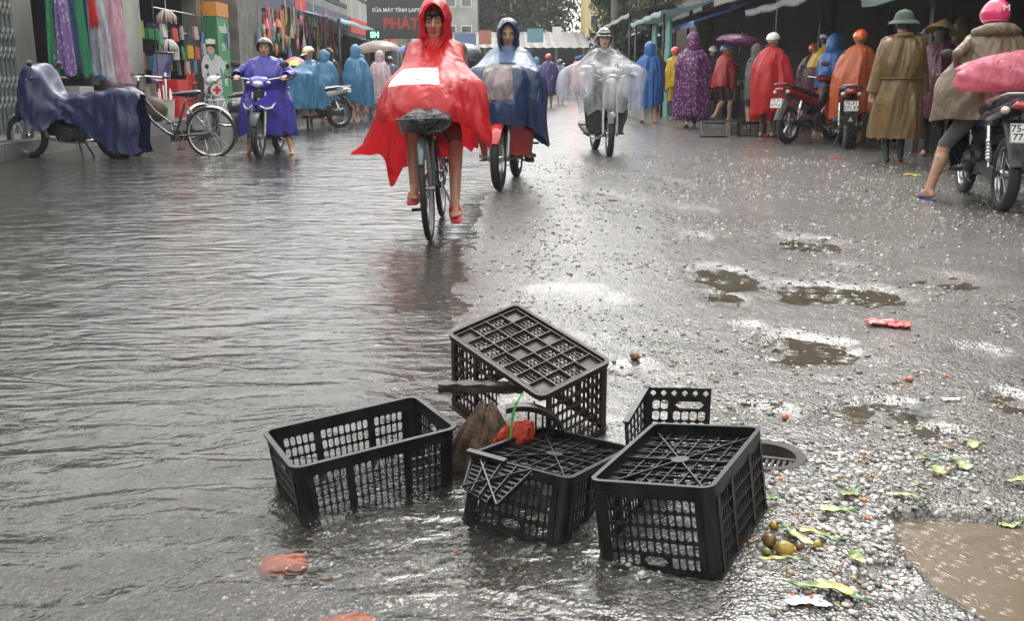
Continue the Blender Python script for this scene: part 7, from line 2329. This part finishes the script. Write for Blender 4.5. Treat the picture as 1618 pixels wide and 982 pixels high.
# stall tables with goods
VEG = [mat('veg_%d' % i, c, .5, var=.35, scale=20) for i, c in enumerate([(.08, .20, .04), (.42, .20, .05), (.30, .05, .05), (.35, .33, .20), (.12, .26, .08)])]
tb = thing('stall_table', (6.6, 10.9, 0), label='market table of produce under the shed, nearest the right edge', cat='table', group='produce tables in the market shed')
MB().box((0, 0, .70), (1.5, 2.2, .06)).build('table_top', WOODD, tb)
for sx in (-1, 1):
    for sy in (-1, 1): MB().box((sx * .68, sy * 1.0, .335), (.07, .07, .67)).build('leg', WOODD, tb)
hm = []
for k in range(5):
    b = MB(); r = np.random.default_rng(k)
    for q in range(26): b.ball((r.normal() * .17, r.normal() * .17, .05 + .09 * r.random()), (.06, .06, .05), 8, 6)
    hm.append(b.mesh('produce', VEG[k]))
for i, (x, y) in enumerate(((6.6, 10.9), (6.3, 14.6), (6.4, 18.6), (6.3, 22.6), (6.2, 27), (6.2, 31.5))):
    t_ = tb if i == 0 else copy_tree(tb)
    t_.location = (x, y, 0); t_['label'] = ('market table of produce under the shed, nearest the right edge', 'market table behind the brown oilskin coat', 'market table behind the orange poncho', 'market table behind the plaid umbrella', 'market table behind the yellow jacket', 'farthest market table under the shed')[i]
    for k in range(4):
        o = bpy.data.objects.new('produce_heap', hm[(i + k) % 5]); C.objects.link(o); o.location = (x - .45 + .3 * (k % 2) * 2, y - .75 + .5 * k, .73)
        tag(o, ('leafy green', 'orange', 'red', 'cream', 'bright green')[(i + k) % 5] + ' produce heap on the ' + ('nearest', 'second', 'third', 'fourth', 'fifth', 'farthest')[i] + ' market table in the shed', 'produce', 'produce heaps in the market shed')
awning(23.3, 26.6, 6.0, 4.15, 2.85, 2.22, BLUETARP, 'blue tarpaulin sheet over the stall behind the plaid umbrella', seed=5, posts=((4.25, 23.4, 2.15), (4.25, 26.5, 2.15)))
awning(24.8, 31.0, 5.4, 3.6, 3.05, 2.55, TEALTARP, 'pale teal tarpaulin over the stall farther along', seed=6, posts=((3.75, 25.2, 2.5), (3.75, 30.8, 2.5)), sag=.2)
awning(31.5, 42.0, 6.2, 3.6, 3.6, 2.9, TINM, 'grey sheet awning above the teal stall front', seed=7, sag=.02, posts=((3.7, 32, 2.8), (3.7, 41, 2.8)))
awning(14.8, 20.2, 6.0, 4.6, 2.6, 2.25, NAVYTARP, 'dark tarpaulin over the parked motorbikes', seed=8)
awning(9.0, 14.4, 6.6, 4.9, 2.45, 2.05, GREENTARP, 'dark green tarpaulin over the stall at the right edge', seed=9, sag=.12)
for k, (y, mt_, lb) in enumerate(((26.0, TEALP, 'teal painted stall shutter beside the walking blue poncho'), (28.5, TEALP, 'second teal stall shutter behind the first'))):
    simple('stall_shutter', mt_, lb, 'shutter', lambda b: (b.box((4.0, y, 1.2), (.06, .7, 2.4)), [b.box((3.965, y, .3 + .3 * q), (.02, .66, .03)) for q in range(7)]))
simple('blue_drum', BLUETARP, 'blue plastic sheet bundle hanging in the dark stall at the right edge', 'sheet bundle', lambda b: b.loft([(1.1, 6.3, 9.9, .25, .2, 2.3), (1.5, 6.3, 9.9, .33, .25, 2.3), (2.0, 6.3, 9.9, .2, .2, 2.3)], 16, axis='Z'), smooth=True)
MB().tube([(6.3, 9.9, 1.95), (6.3, 9.9, 2.9)], .01, 6).build('cord', WHITEP, bpy.data.objects['blue_drum'])
bpy.data.objects['blue_drum'].name = 'sheet_bundle'
# stools, boxes and sacks standing in the shed shade
for k, (x, y, s, lb) in enumerate(((5.6, 13.5, .34, 'dark box on the shed floor behind the maroon shopper'), (5.9, 19.8, .4, 'dark box on the shed floor behind the red poncho'), (5.5, 25.4, .36, 'dark box on the shed floor behind the green hood'))):
    simple('storage_box', (GREYCLOTH, WOODD, NAVYCLOTH)[k], lb, 'box', lambda b: b.box((x, y, s / 2 + .006), (s * 1.3, s, s), taper=1.06))
# tray and crate on the ground by the red poncho
tr = thing('tray', AT(1128, 205, 16.6), (R(38), 0, R(-8)), 'black mesh tray leaning on a crate before the stalls', 'tray'); tr.location.z = .14
b = MB()
for (x, y, sx, sy) in ((0, -.17, .44, .025), (0, .17, .44, .025), (-.21, 0, .025, .32), (.21, 0, .025, .32)): b.box((x, y, 0), (sx, sy, .03))
b.build('frame', DARKMET, tr)
b = MB()
for k in range(15): b.box((-.19 + .027 * k, 0, -.004), (.006, .315, .006))
for k in range(11): b.box((0, -.15 + .03 * k, -.0105), (.395, .006, .005))
b.build('mesh', DARKMET, tr)
crate('crate', Matrix.Translation((4.02, 16.95, 0)) @ Matrix.Rotation(.1, 4, 'Z'), .52, .38, .24, 1.04, BLACKP, 'black crate standing on the ground beside the mesh tray', group='crates by the stalls', slot=.05)

# ---------------------------------------------------------------- far end of the street
LEAFS = []
for nm, c in (('leaf_dark', (.035, .060, .028)), ('leaf_mid', (.055, .095, .036)), ('leaf_light', (.085, .135, .05))):
    LEAFS.append(mat(nm, c, .42, var=.35, scale=3, spec=.4))
BARK = mat('bark', (.06, .05, .04), .85, var=.3, scale=6, bump=.5, bscale=20)


def tree(loc, h, cz, crown, label, leaves=5000, leaf=.16, seed=1, clumps=60, trunk=.16):
    r = np.random.default_rng(seed); t = thing('tree', loc, label=label, cat='tree', group='trees along the street')
    b = MB(); b.tube([(0, 0, -.1), (.06, .02, h * .3), (.0, .05, h * .6), (.05, 0, h * .85)], [trunk * 1.3, trunk, trunk * .75, trunk * .3], 10)
    cl = []
    for k in range(clumps):
        d = r.normal(size=3); d /= np.linalg.norm(d); d *= r.random() ** .4
        c = np.array([d[0] * crown[0], d[1] * crown[1], cz + d[2] * crown[2]]); cl.append(c)
        if k % 4 == 0: b.tube([(0, .03, h * (.35 + .4 * r.random())), tuple(c * .55 + np.array([0, 0, cz * .42])), tuple(c)], [trunk * .35, trunk * .2, .015], 6)
    b.build('trunk', BARK, t, True)
    n = leaves; ci = r.integers(0, clumps, n); cl = np.array(cl)
    P = cl[ci] + r.normal(size=(n, 3)) * np.array([crown[0], crown[1], crown[2]]) * .13
    a = r.random(n) * 6.283; tilt = r.normal(size=n) * .6 - .3; sz = leaf * (.6 + .8 * r.random(n))
    u = np.stack([np.cos(a) * np.cos(tilt), np.sin(a) * np.cos(tilt), np.sin(tilt)], 1); w = np.stack([-np.sin(a), np.cos(a), r.normal(size=n) * .3], 1)
    A = P - u * sz[:, None] * .5; B = P + w * sz[:, None] * .24; Cc = P + u * sz[:, None] * .5; D = P - w * sz[:, None] * .24
    V = np.stack([A, B, Cc, D], 1).reshape(-1, 3); Fq = np.arange(4 * n).reshape(n, 4)
    o = np_object('crown', V, Fq, LEAFS, smooth=False, parent=t)
    base = r.integers(0, 3, clumps); mi = np.where(r.random(n) < .6, base[ci], r.integers(0, 3, n)); o.data.polygons.foreach_set('material_index', mi.astype(np.int32))
    return t


tree((.6, 70, 0), 8.5, 6.2, (4.6, 3.2, 3.4), 'broad dark tree closing the far end of the street', 20000, .36, 1, 150, .25)
tree((-2.6, 74, 0), 8.0, 5.8, (2.6, 2.4, 3.0), 'paler tree left of the broad one at the street end', 8000, .34, 2, 70, .2)
tree((5.2, 48, 0), 6.0, 4.0, (1.5, 1.8, 2.3), 'leafy tree in front of the yellow building', 8000, .24, 3, 80)
tree((4.9, 36, 0), 5.5, 4.1, (1.1, 1.5, 1.5), 'smaller tree over the market stalls', 2600, .18, 4, 40, .1)
tree((6.3, 20.5, 0), 7.5, 5.3, (3.2, 3.2, 2.5), 'tree hanging its leaves over the tarpaulins', 15000, .20, 6, 150, .16)
tree((5.6, 29.5, 0), 8.0, 6.2, (2.6, 3.4, 2.8), 'tall tree standing behind the teal stalls', 9000, .24, 7, 90, .18)
tree((7.6, 11.5, 0), 7.5, 6.2, (2.8, 3.4, 2.2), 'tree over the market shed nearest the viewer', 7000, .22, 8, 80, .16)
yb = thing('yellow_building', (5.4, 62, 0), label='ochre yellow building rising behind the market roof', cat='building')
MB().box((0, 2, 3.4), (1.9, 5, 6.8)).build('wall', YELLOWW, yb); MB().box((0, 2, 6.86), (2.4, 5.5, .12)).build('roof', TINM, yb)
for (x, z) in ((-.45, 4.2), (.45, 4.2), (-.45, 5.6), (.45, 5.6)):
    w_ = MB().box((x, -.52, z), (.5, .06, .8)).build('window', WHITEP, yb); MB().box((x, -.556, z), (.4, .02, .7)).build('pane', GLASSD, w_)
MB().box((0, -.53, 3.3), (2.0, .05, .12)).build('cornice', WHITEP, yb)
mh = thing('market_hall', (1.5, 60, 0), label='low open market hall with grey roof across the street end', cat='market hall')
P = [[(-7.5 + 15 * j / 60, -3.0 + 6 * i / 5, 2.55 + .22 * i + (.03 if j % 2 else -.03)) for j in range(61)] for i in range(6)]
MB().grid(P).build('roof', TINM, mh)
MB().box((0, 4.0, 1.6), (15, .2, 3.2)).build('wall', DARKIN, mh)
for k in range(8): MB().box((-7.0 + 2 * k, -2.8, 1.25), (.16, .16, 2.5)).build('post', CONCRETE, mh)
for k, (x, w, z, mt_) in enumerate(((-4.1, 1.2, 2.95, mat('sign_blue', (.10, .16, .30), .5)), (-3.0, .7, 3.1, mat('sign_brick', (.36, .13, .08), .5)), (-1.7, 1.1, 2.9, mat('sign_yellow', (.45, .34, .07), .5)), (-.2, .9, 3.2, mat('sign_teal', (.12, .26, .30), .5)), (1.0, .5, 3.3, WHITEP))): MB().box((x, -3.25, z), (w, .06, .75)).build('sign_panel', mt_, mh)
awning(50, 55, 5.8, 3.4, 2.5, 2.0, filmmat('bright_blue_awning', (.06, .22, .55), .4, 0, .2, .3, 3), 'bright blue awning on the far right of the street', seed=11, posts=((3.5, 50.2, 1.95),))
awning(55.4, 58, 1.2, -1.0, 2.4, 2.0, filmmat('bright_blue_awning', (.06, .22, .55)), 'bright blue awning at the street end', seed=12)
wb = thing('white_building', (-3.9, 66, 0), label='pale building at the far left end of the street', cat='building')
MB().box((0, 2, 4.0), (3.4, 6, 8)).build('wall', PLASTER2, wb); MB().box((0, 2, 8.08), (3.8, 6.4, .15)).build('roof', CONCRETE, wb)
for (x, z) in ((-1, 3.6), (0, 3.6), (1, 3.6), (-1, 5.8), (0, 5.8), (1, 5.8)):
    w_ = MB().box((x, -1.02, z), (.7, .06, 1.1)).build('window', WHITEP, wb); MB().box((x, -1.056, z), (.58, .02, .98)).build('pane', GLASSD, w_)
bb_ = thing('unseen_block', (16.0, 24, 0), label='unseen concrete block behind the market shed, raised to darken puddle reflections', cat='building')  # out of view; height raised so the right-hand puddles mirror something dark
MB().box((0, 6, 5.3), (8, 64, 10.6)).build('wall', PLASTER, bb_); MB().box((0, 6, 10.68), (8.4, 64.4, .15)).build('roof', CONCRETE, bb_)
for (x, y, sx, sy, h, lb) in ((-10.0, -16, 6, 33.8, 7.5, 'unseen row of plastered houses added behind the viewer, pavement side, blocking low sky'), (9.5, -14, 6, 33, 6.5, 'unseen row of buildings added behind the viewer, stall side, blocking low sky'), (0, -38, 30, 8, 9, 'unseen block of houses added across the street behind the viewer, blocking low sky')):  # added out of view to cut off the low sky and deepen the blacks
    bh = thing('unseen_house_row', (x, y, 0), label=lb, cat='building'); MB().box((0, 0, h / 2), (sx, sy, h)).build('wall', PLASTER, bh); MB().box((0, 0, h + .1), (sx + .3, sy + .3, .2)).build('roof', CONCRETE, bh)
# more stock on the shop fronts
r_ = np.random.default_rng(19); bxm = [MB().box((0, 0, .0), (.30, .34, .30), taper=.97).mesh('goods_box', m_) for m_ in GC + PK]
for k in range(72):
    i, lv = k % 24, k // 24
    ci = int(r_.integers(16)); o = bpy.data.objects.new('goods_box', bxm[ci]); C.objects.link(o); o.location = (-7.75 + .05 * r_.random(), 20.0 + i * .72 + .1 * r_.random() + (1.2 if i > 3 else 0) * 3.2 * (i > 3), .66 + lv * .62); o.scale = (1, .8 + .9 * r_.random(), .7 + .6 * r_.random())
    o.location.z = .52 + lv * .62 + .15 * o.scale.z; tag(o, (GCN + PKN)[ci] + ' box on the ' + ('bottom', 'middle', 'top')[lv] + ' shelf in the ' + ('hardware shop' if i < 4 else 'third shop, near end' if i < 11 else 'third shop, middle' if i < 18 else 'third shop, far end'), 'box', 'goods boxes on the shop shelves')
for k, (y0_, y1_) in enumerate(((19.9, 23.3), (27.6, 43.6))):
    sh = thing('shop_shelf', (-7.78, y0_, 0), label=('steel shelf inside the hardware shop', 'long steel shelf inside the third shop')[k], cat='shelf')
    for lv in range(3): MB().box((0, (y1_ - y0_) / 2, .505 + lv * .62), (.42, y1_ - y0_, .025)).build('shelf_board', DARKMET, sh)
    for y_ in (0.05, (y1_ - y0_) / 2, y1_ - y0_ - .05): MB().box((-.2, y_, 1.2), (.04, .04, 2.0)).build('post', DARKMET, sh)
shophouse(62.1, 100.0, 'farthest shop house on the pavement side', PLASTER2, 4.6, pillars=((62.2, 66), (70, 76), (80, 99)))
fb = thing('far_block', (12.5, 70, 0), label='grey block beyond the market shed', cat='building'); MB().box((0, 0, 3.5), (12, 8, 7)).build('wall', PLASTER, fb); MB().box((0, 0, 7.1), (12.4, 8.4, .2)).build('roof', CONCRETE, fb)
# wires and poles
for k, (x, y, lb) in enumerate(((4.05, 40.5, 'concrete utility pole beyond the teal stalls'), (-5.75, 57, 'concrete utility pole near the far left awning'))):
    simple('utility_pole', CONCRETE, lb, 'pole', lambda b: (b.tube([(x, y, -.05), (x, y, 8.5)], [.15, .09], 10), b.box((x, y, 7.8), (1.4, .1, .1))), smooth=True, angle=40)
# ================================================================== SMALL THINGS ON THE ROAD
def gz(x, y): return float(ground_h(np.array([x]), np.array([y]))[0])


# manhole with a tipped iron grate
mn = thing('manhole', (MAN.x, MAN.y, 0), label='round iron manhole with a tipped grate behind the nearest crate', cat='manhole')
IRON = mat('wet_rusty_iron', (.022, .018, .016), .6, .1, var=.5, scale=20, bump=.3, bscale=80)
MB().lathe([(MAN_R - .012, -.05), (MAN_R - .012, .016), (MAN_R + .012, .018), (MAN_R + .014, -.05)], 40).build('ring', IRON, mn, True, 40)
o = MB().lathe([(0, -.012), (MAN_R - .013, -.012)], 40).build('standing_water', PUDM, mn)
gr = thing('grate'); gr.parent = mn; gr.location = (0, 0, .004); gr.rotation_euler = (R(4), R(-3), R(-25))
for k in range(11):
    x_ = -.075 + .015 * k; hl = math.sqrt(max(.0004, .0855 ** 2 - x_ * x_)); y0_ = -.01 if x_ > -.03 else .0
    MB().box((x_, (-hl + y0_) / 2, 0), (.0075, hl + y0_, .012)).build('bar', IRON, gr)
MB().box((0, .0, 0), (.168, .012, .014)).build('frame', IRON, gr)

# red bricks lying in the shallow water
BRICKM = mat('wet_orange_brick', (.60, .12, .035), .45, var=.3, scale=25, bump=.4, bscale=60)
for (px, py, sx, sy, rz, lb) in ((447, 876, .052, .034, .1, 'worn orange-red brick lump under water before the upright crate'), (537, 974, .066, .036, .25, 'orange-red brick lump at the bottom edge of the picture')):
    q = G(px, py); b = MB(); b.ball((0, 0, 0), 1.0, 18, 12)
    r = np.random.default_rng(px); ph = r.random(6) * 6
    b.v = [(math.copysign(abs(x) ** .85, x) * sx * (1 + .08 * math.sin(5 * y + ph[0])), math.copysign(abs(y) ** .85, y) * sy * (1 + .1 * math.sin(4 * x + ph[1])), math.copysign(abs(z) ** .7, z) * .020 * (1 + .15 * math.sin(3 * x + 4 * y + ph[2]))) for x, y, z in b.v]
    o = b.build('brick', BRICKM, None, True); o.location = (q.x, q.y, gz(q.x, q.y) + .012); o.rotation_euler = (.1, -.05, rz); tag(o, lb, 'brick')

# red rubber glove
GLR = mat('pink_red_rubber', (.55, .10, .10), .35, var=.2, scale=20, coat=.3)
q = G(1400, 520); b = MB()
for k in range(9): capsule(b, (.012 + .009 * k, -.028 + .006 * math.sin(k * 2.1), .008 + .005 * math.sin(k * 1.7)), (.014 + .009 * k, .026 + .006 * math.sin(k * 1.3), .009 + .006 * math.cos(k * 2.3)), .0085, .0085, 8)
capsule(b, (-.012, .004, .010), (.02, .0, .012), .020, .024)
for k in range(5):
    y_ = .030 - .016 * k; capsule(b, (-.012, y_ * .6, .010), (-.045 - .004 * k, y_ + .012, .013), .0085, .0078, 8); capsule(b, (-.045 - .004 * k, y_ + .012, .013), (-.082 + .010 * abs(k - 2), y_ * 1.7 + .022, .008), .0078, .006, 8)
me = remesh(b, .0035, 2); me.materials.append(GLR); o = bpy.data.objects.new('rubber_glove', me); C.objects.link(o)
for v in me.vertices: v.co.z *= .75
me.polygons.foreach_set('use_smooth', [True] * len(me.polygons))
o.location = (q.x, q.y, gz(q.x, q.y) + .004); o.rotation_euler = (0, 0, R(-18)); tag(o, 'pink-red rubber glove lying on the wet road', 'glove')

# litter: crumpled film and paper
PAPERW = mat('wet_white_paper', (.66, .67, .68), .5, var=.1, scale=30); CLEARB = filmmat('clear_litter_film', (.70, .70, .70), .15, .45, .4, 1.0, 30)


def litter(px, py, sx, sy, mt, lb, nm, cat, rz=0, h=.012, seed=1):
    q = G(px, py); r = np.random.default_rng(seed); P = []; n = 16
    for i in range(n):
        row = []
        for j in range(n):
            u, v = i / (n - 1) - .5, j / (n - 1) - .5
            z = h * (fbm(np.array(u * 5 + seed), np.array(v * 5), seed, 3) * 1.6 - .25)
            row.append((u * sx * (1 + .2 * math.sin(v * 7 + seed)), v * sy * (1 + .25 * math.sin(u * 6 + seed * 2)), max(.001, float(z))))
        P.append(row)
    b = MB(); b.grid(P); b.grid([[(p[0], p[1], p[2] - .0012) for p in r_][::-1] for r_ in P])
    o = b.build(nm, mt, None, True); o.location = (q.x, q.y, max(gz(q.x, q.y), -.002) + .004); o.rotation_euler = (0, 0, rz); return tag(o, lb, cat)


litter(1300, 380, .10, .03, PAPERW, 'white plastic scrap beside a small puddle on the road', 'plastic_scrap', 'litter', .5, .02, 3)
litter(1462, 652, .13, .10, CLEARB, 'clear crumpled plastic bag lying on the gravel road', 'plastic_bag', 'bag', .2, .022, 4)
litter(1503, 638, .055, .02, PAPERW, 'white paper strip beside the clear plastic bag', 'paper_strip', 'litter', 0, .006, 5)
litter(1323, 252, .16, .05, HOTPINK, 'pink plastic scrap on the road before the parked bikes', 'plastic_scrap', 'litter', .1, .02, 6)
litter(1438, 280, .18, .05, mat('yellow_scrap', (.60, .55, .08), .5), 'yellow leaf scrap near the green boots', 'leaf_scrap', 'litter', -.1, .02, 7)
litter(1216, 217, .2, .06, HOTPINK, 'pink sandal left on the ground beside the crate', 'sandal', 'sandal', .1, .04, 8)
pk = litter(1275, 966, .075, .035, PAPERW, 'white printed packet lying at the bottom edge', 'paper_packet', 'packet', -.12, .006, 9)
for k in range(4): MB().box((-.028 + .018 * k, .008, .0085), (.010, .006, .001), (0, 0, .4)).build('print', BLUEHELM if k % 2 else REDP, pk)

# torn green leaves with pale ends
LEAFM = []
for i, (c1, c2) in enumerate((((.07, .17, .04), (.42, .44, .20)), ((.11, .23, .05), (.46, .42, .15)), ((.045, .12, .045), (.30, .36, .17)))):
    m, N, L, P_ = nodemat('torn_leaf_%d' % i); tc = N.new('ShaderNodeTexCoord'); sp = N.new('ShaderNodeSeparateXYZ'); L.new(tc.outputs['Object'], sp.inputs[0])
    mr = N.new('ShaderNodeMapRange'); mr.inputs['From Min'].default_value = -.035; mr.inputs['From Max'].default_value = .045; L.new(sp.outputs['X'], mr.inputs['Value'])
    nz = N.new('ShaderNodeTexNoise'); nz.inputs['Scale'].default_value = 60; L.new(tc.outputs['Object'], nz.inputs['Vector'])
    ad = N.new('ShaderNodeMath'); ad.operation = 'MULTIPLY_ADD'; L.new(nz.outputs['Fac'], ad.inputs[0]); ad.inputs[1].default_value = .5; L.new(mr.outputs[0], ad.inputs[2])
    cr_ = N.new('ShaderNodeValToRGB'); cr_.color_ramp.elements[0].position = .35; cr_.color_ramp.elements[0].color = (*c2, 1); cr_.color_ramp.elements[1].position = 1.0; cr_.color_ramp.elements[1].color = (*c1, 1); L.new(ad.outputs[0], cr_.inputs[0])
    L.new(cr_.outputs[0], P_.inputs['Base Color']); P_.inputs['Roughness'].default_value = .3; LEAFM.append(m)


def torn_leaf(px, py, ln, w, rz, lb, k=0, curl=.02, seed=1):
    q = G(px, py); P = []
    for i in range(16):
        u = i / 15; ww = w * (1 - .85 * u ** 2.2) * (1 if i else .8); row = []
        for j in range(7):
            v = j / 6 * 2 - 1
            row.append(((u - .5) * ln, v * ww / 2 + .006 * math.sin(u * 5 + seed), .004 + .35 * ww * (v * v - .3) * .5 + .4 * curl * math.sin(u * 2.6 + seed) ** 2 + .002 * math.sin(u * 20 + v * 3)))
        P.append(row)
    b = MB(); b.grid(P); b.grid([[(p[0], p[1], p[2] - .0012) for p in r_][::-1] for r_ in P])
    o = b.build('torn_leaf', LEAFM[k % 3], None, True); o.location = (q.x, q.y, gz(q.x, q.y) + .006); o.rotation_euler = (0, 0, rz); tag(o, lb, 'leaf', 'torn leaves on the gravel')


for i, a in enumerate(((1250, 862, .115, .022, 2.1, 'long leaf standing over the nuts beside the nearest crate'), (1300, 868, .10, .020, -.25, 'long pale leaf right of the yellow nuts'), (1345, 797, .075, .030, .7, 'broad leaf in the middle of the gravel patch'),
                       (1325, 828, .085, .032, -.5, 'crumpled leaf just below the broad one'), (1290, 950, .13, .028, 2.6, 'pale stalk leaf along the bottom edge gravel'), (1335, 958, .12, .026, -.9, 'bright green leaf next to the printed packet'),
                       (1436, 806, .075, .020, -.8, 'narrow leaf above the corner of the brown pool'), (1475, 760, .06, .032, 1.9, 'leaf cluster upper right of the gravel'), (1468, 742, .06, .026, .3, 'small bright leaf behind the leaf cluster'),
                       (1513, 750, .07, .034, 1.7, 'upright broad leaf at the upper gravel edge'), (1606, 778, .07, .035, 2.8, 'pale leaf at the right edge of the picture'), (1222, 808, .05, .030, .1, 'pale leaf end touching the side of the nearest crate'),
                       (1352, 900, .05, .03, 1.4, 'short leaf in the little puddle beside the pool'), (1545, 718, .06, .03, .6, 'faded leaf above the gravel at the right'), (1455, 790, .05, .02, .2, 'leaf scrap between pool and leaf cluster'), (1600, 828, .06, .022, 0, 'leaf lying on the far rim of the brown pool'),
                       (1240, 905, .10, .014, -.2, 'thin leaf strip under the yellow nuts'), (985, 532, .03, .02, 0, 'yellow-green leaf scrap behind the tipped crate'), (1058, 562, .04, .014, .2, 'small green leaf beside the brown pebble'), (1130, 604, .05, .008, -.1, 'thin yellow straw on the road'))):
    torn_leaf(*a, k=i, seed=i)
NUTM = [mat('areca_yellow', (.38, .25, .035), .4, var=.6, scale=40, coat=.3), mat('areca_brown', (.16, .085, .025), .45, var=.6, scale=40, coat=.2), mat('areca_green', (.20, .24, .05), .4, var=.4, scale=40, coat=.3)]
for i, (px, py, s, lb) in enumerate(((1238, 888, .020, 'yellow-green nut with a brown blush beside the nearest crate'), (1214, 874, .019, 'brown nut nearest the crate corner'), (1250, 862, .012, 'small yellow nut above the leaf'), (1222, 846, .011, 'small green nut at the crate foot'), (1262, 880, .009, 'tiny pale nut beside the yellow one'), (1210, 888, .010, 'tiny green nut left of the yellow one'), (1290, 878, .011, 'tan nut stub below the pale leaf'), (1003, 572, .018, 'round brown nut behind the tipped crate'), (1240, 664, .014, 'orange-brown stone lump above the manhole'), (1437, 606, .013, 'orange stone lump in the open road'))):
    q = G(px, py); s *= .8; b = MB(); b.ball((0, 0, 0), (s * 1.35, s, s), 14, 10); b.tube([(s * 1.2, 0, 0), (s * 1.5, 0, .001)], s * .4, 8)
    o = b.build('nut' if i < 8 else 'stone_lump', NUTM[i % 3] if i < 8 else STONEM[5], None, True); o.location = (q.x, q.y, gz(q.x, q.y) + s * .85); o.rotation_euler = (.1, .15, i * 1.7); tag(o, lb, 'nut' if i < 8 else 'stone')

# ---------------------------------------------------------------- rainy air
hz = MB().box((0, 108, 6.2), (264, 246, 14.6)).build('haze', None)
hz.data.materials.clear()
HM = bpy.data.materials.new('rainy_haze'); HM.use_nodes = True; HM.node_tree.nodes.clear()
_pv = HM.node_tree.nodes.new('ShaderNodeVolumePrincipled'); _pv.inputs['Color'].default_value = (.92, .94, .95, 1); _pv.inputs['Density'].default_value = .0011; _pv.inputs['Anisotropy'].default_value = .2
_ho = HM.node_tree.nodes.new('ShaderNodeOutputMaterial'); HM.node_tree.links.new(_pv.outputs[0], _ho.inputs['Volume'])
hz.data.materials.append(HM); tag(hz, None, None, None, 'stuff')
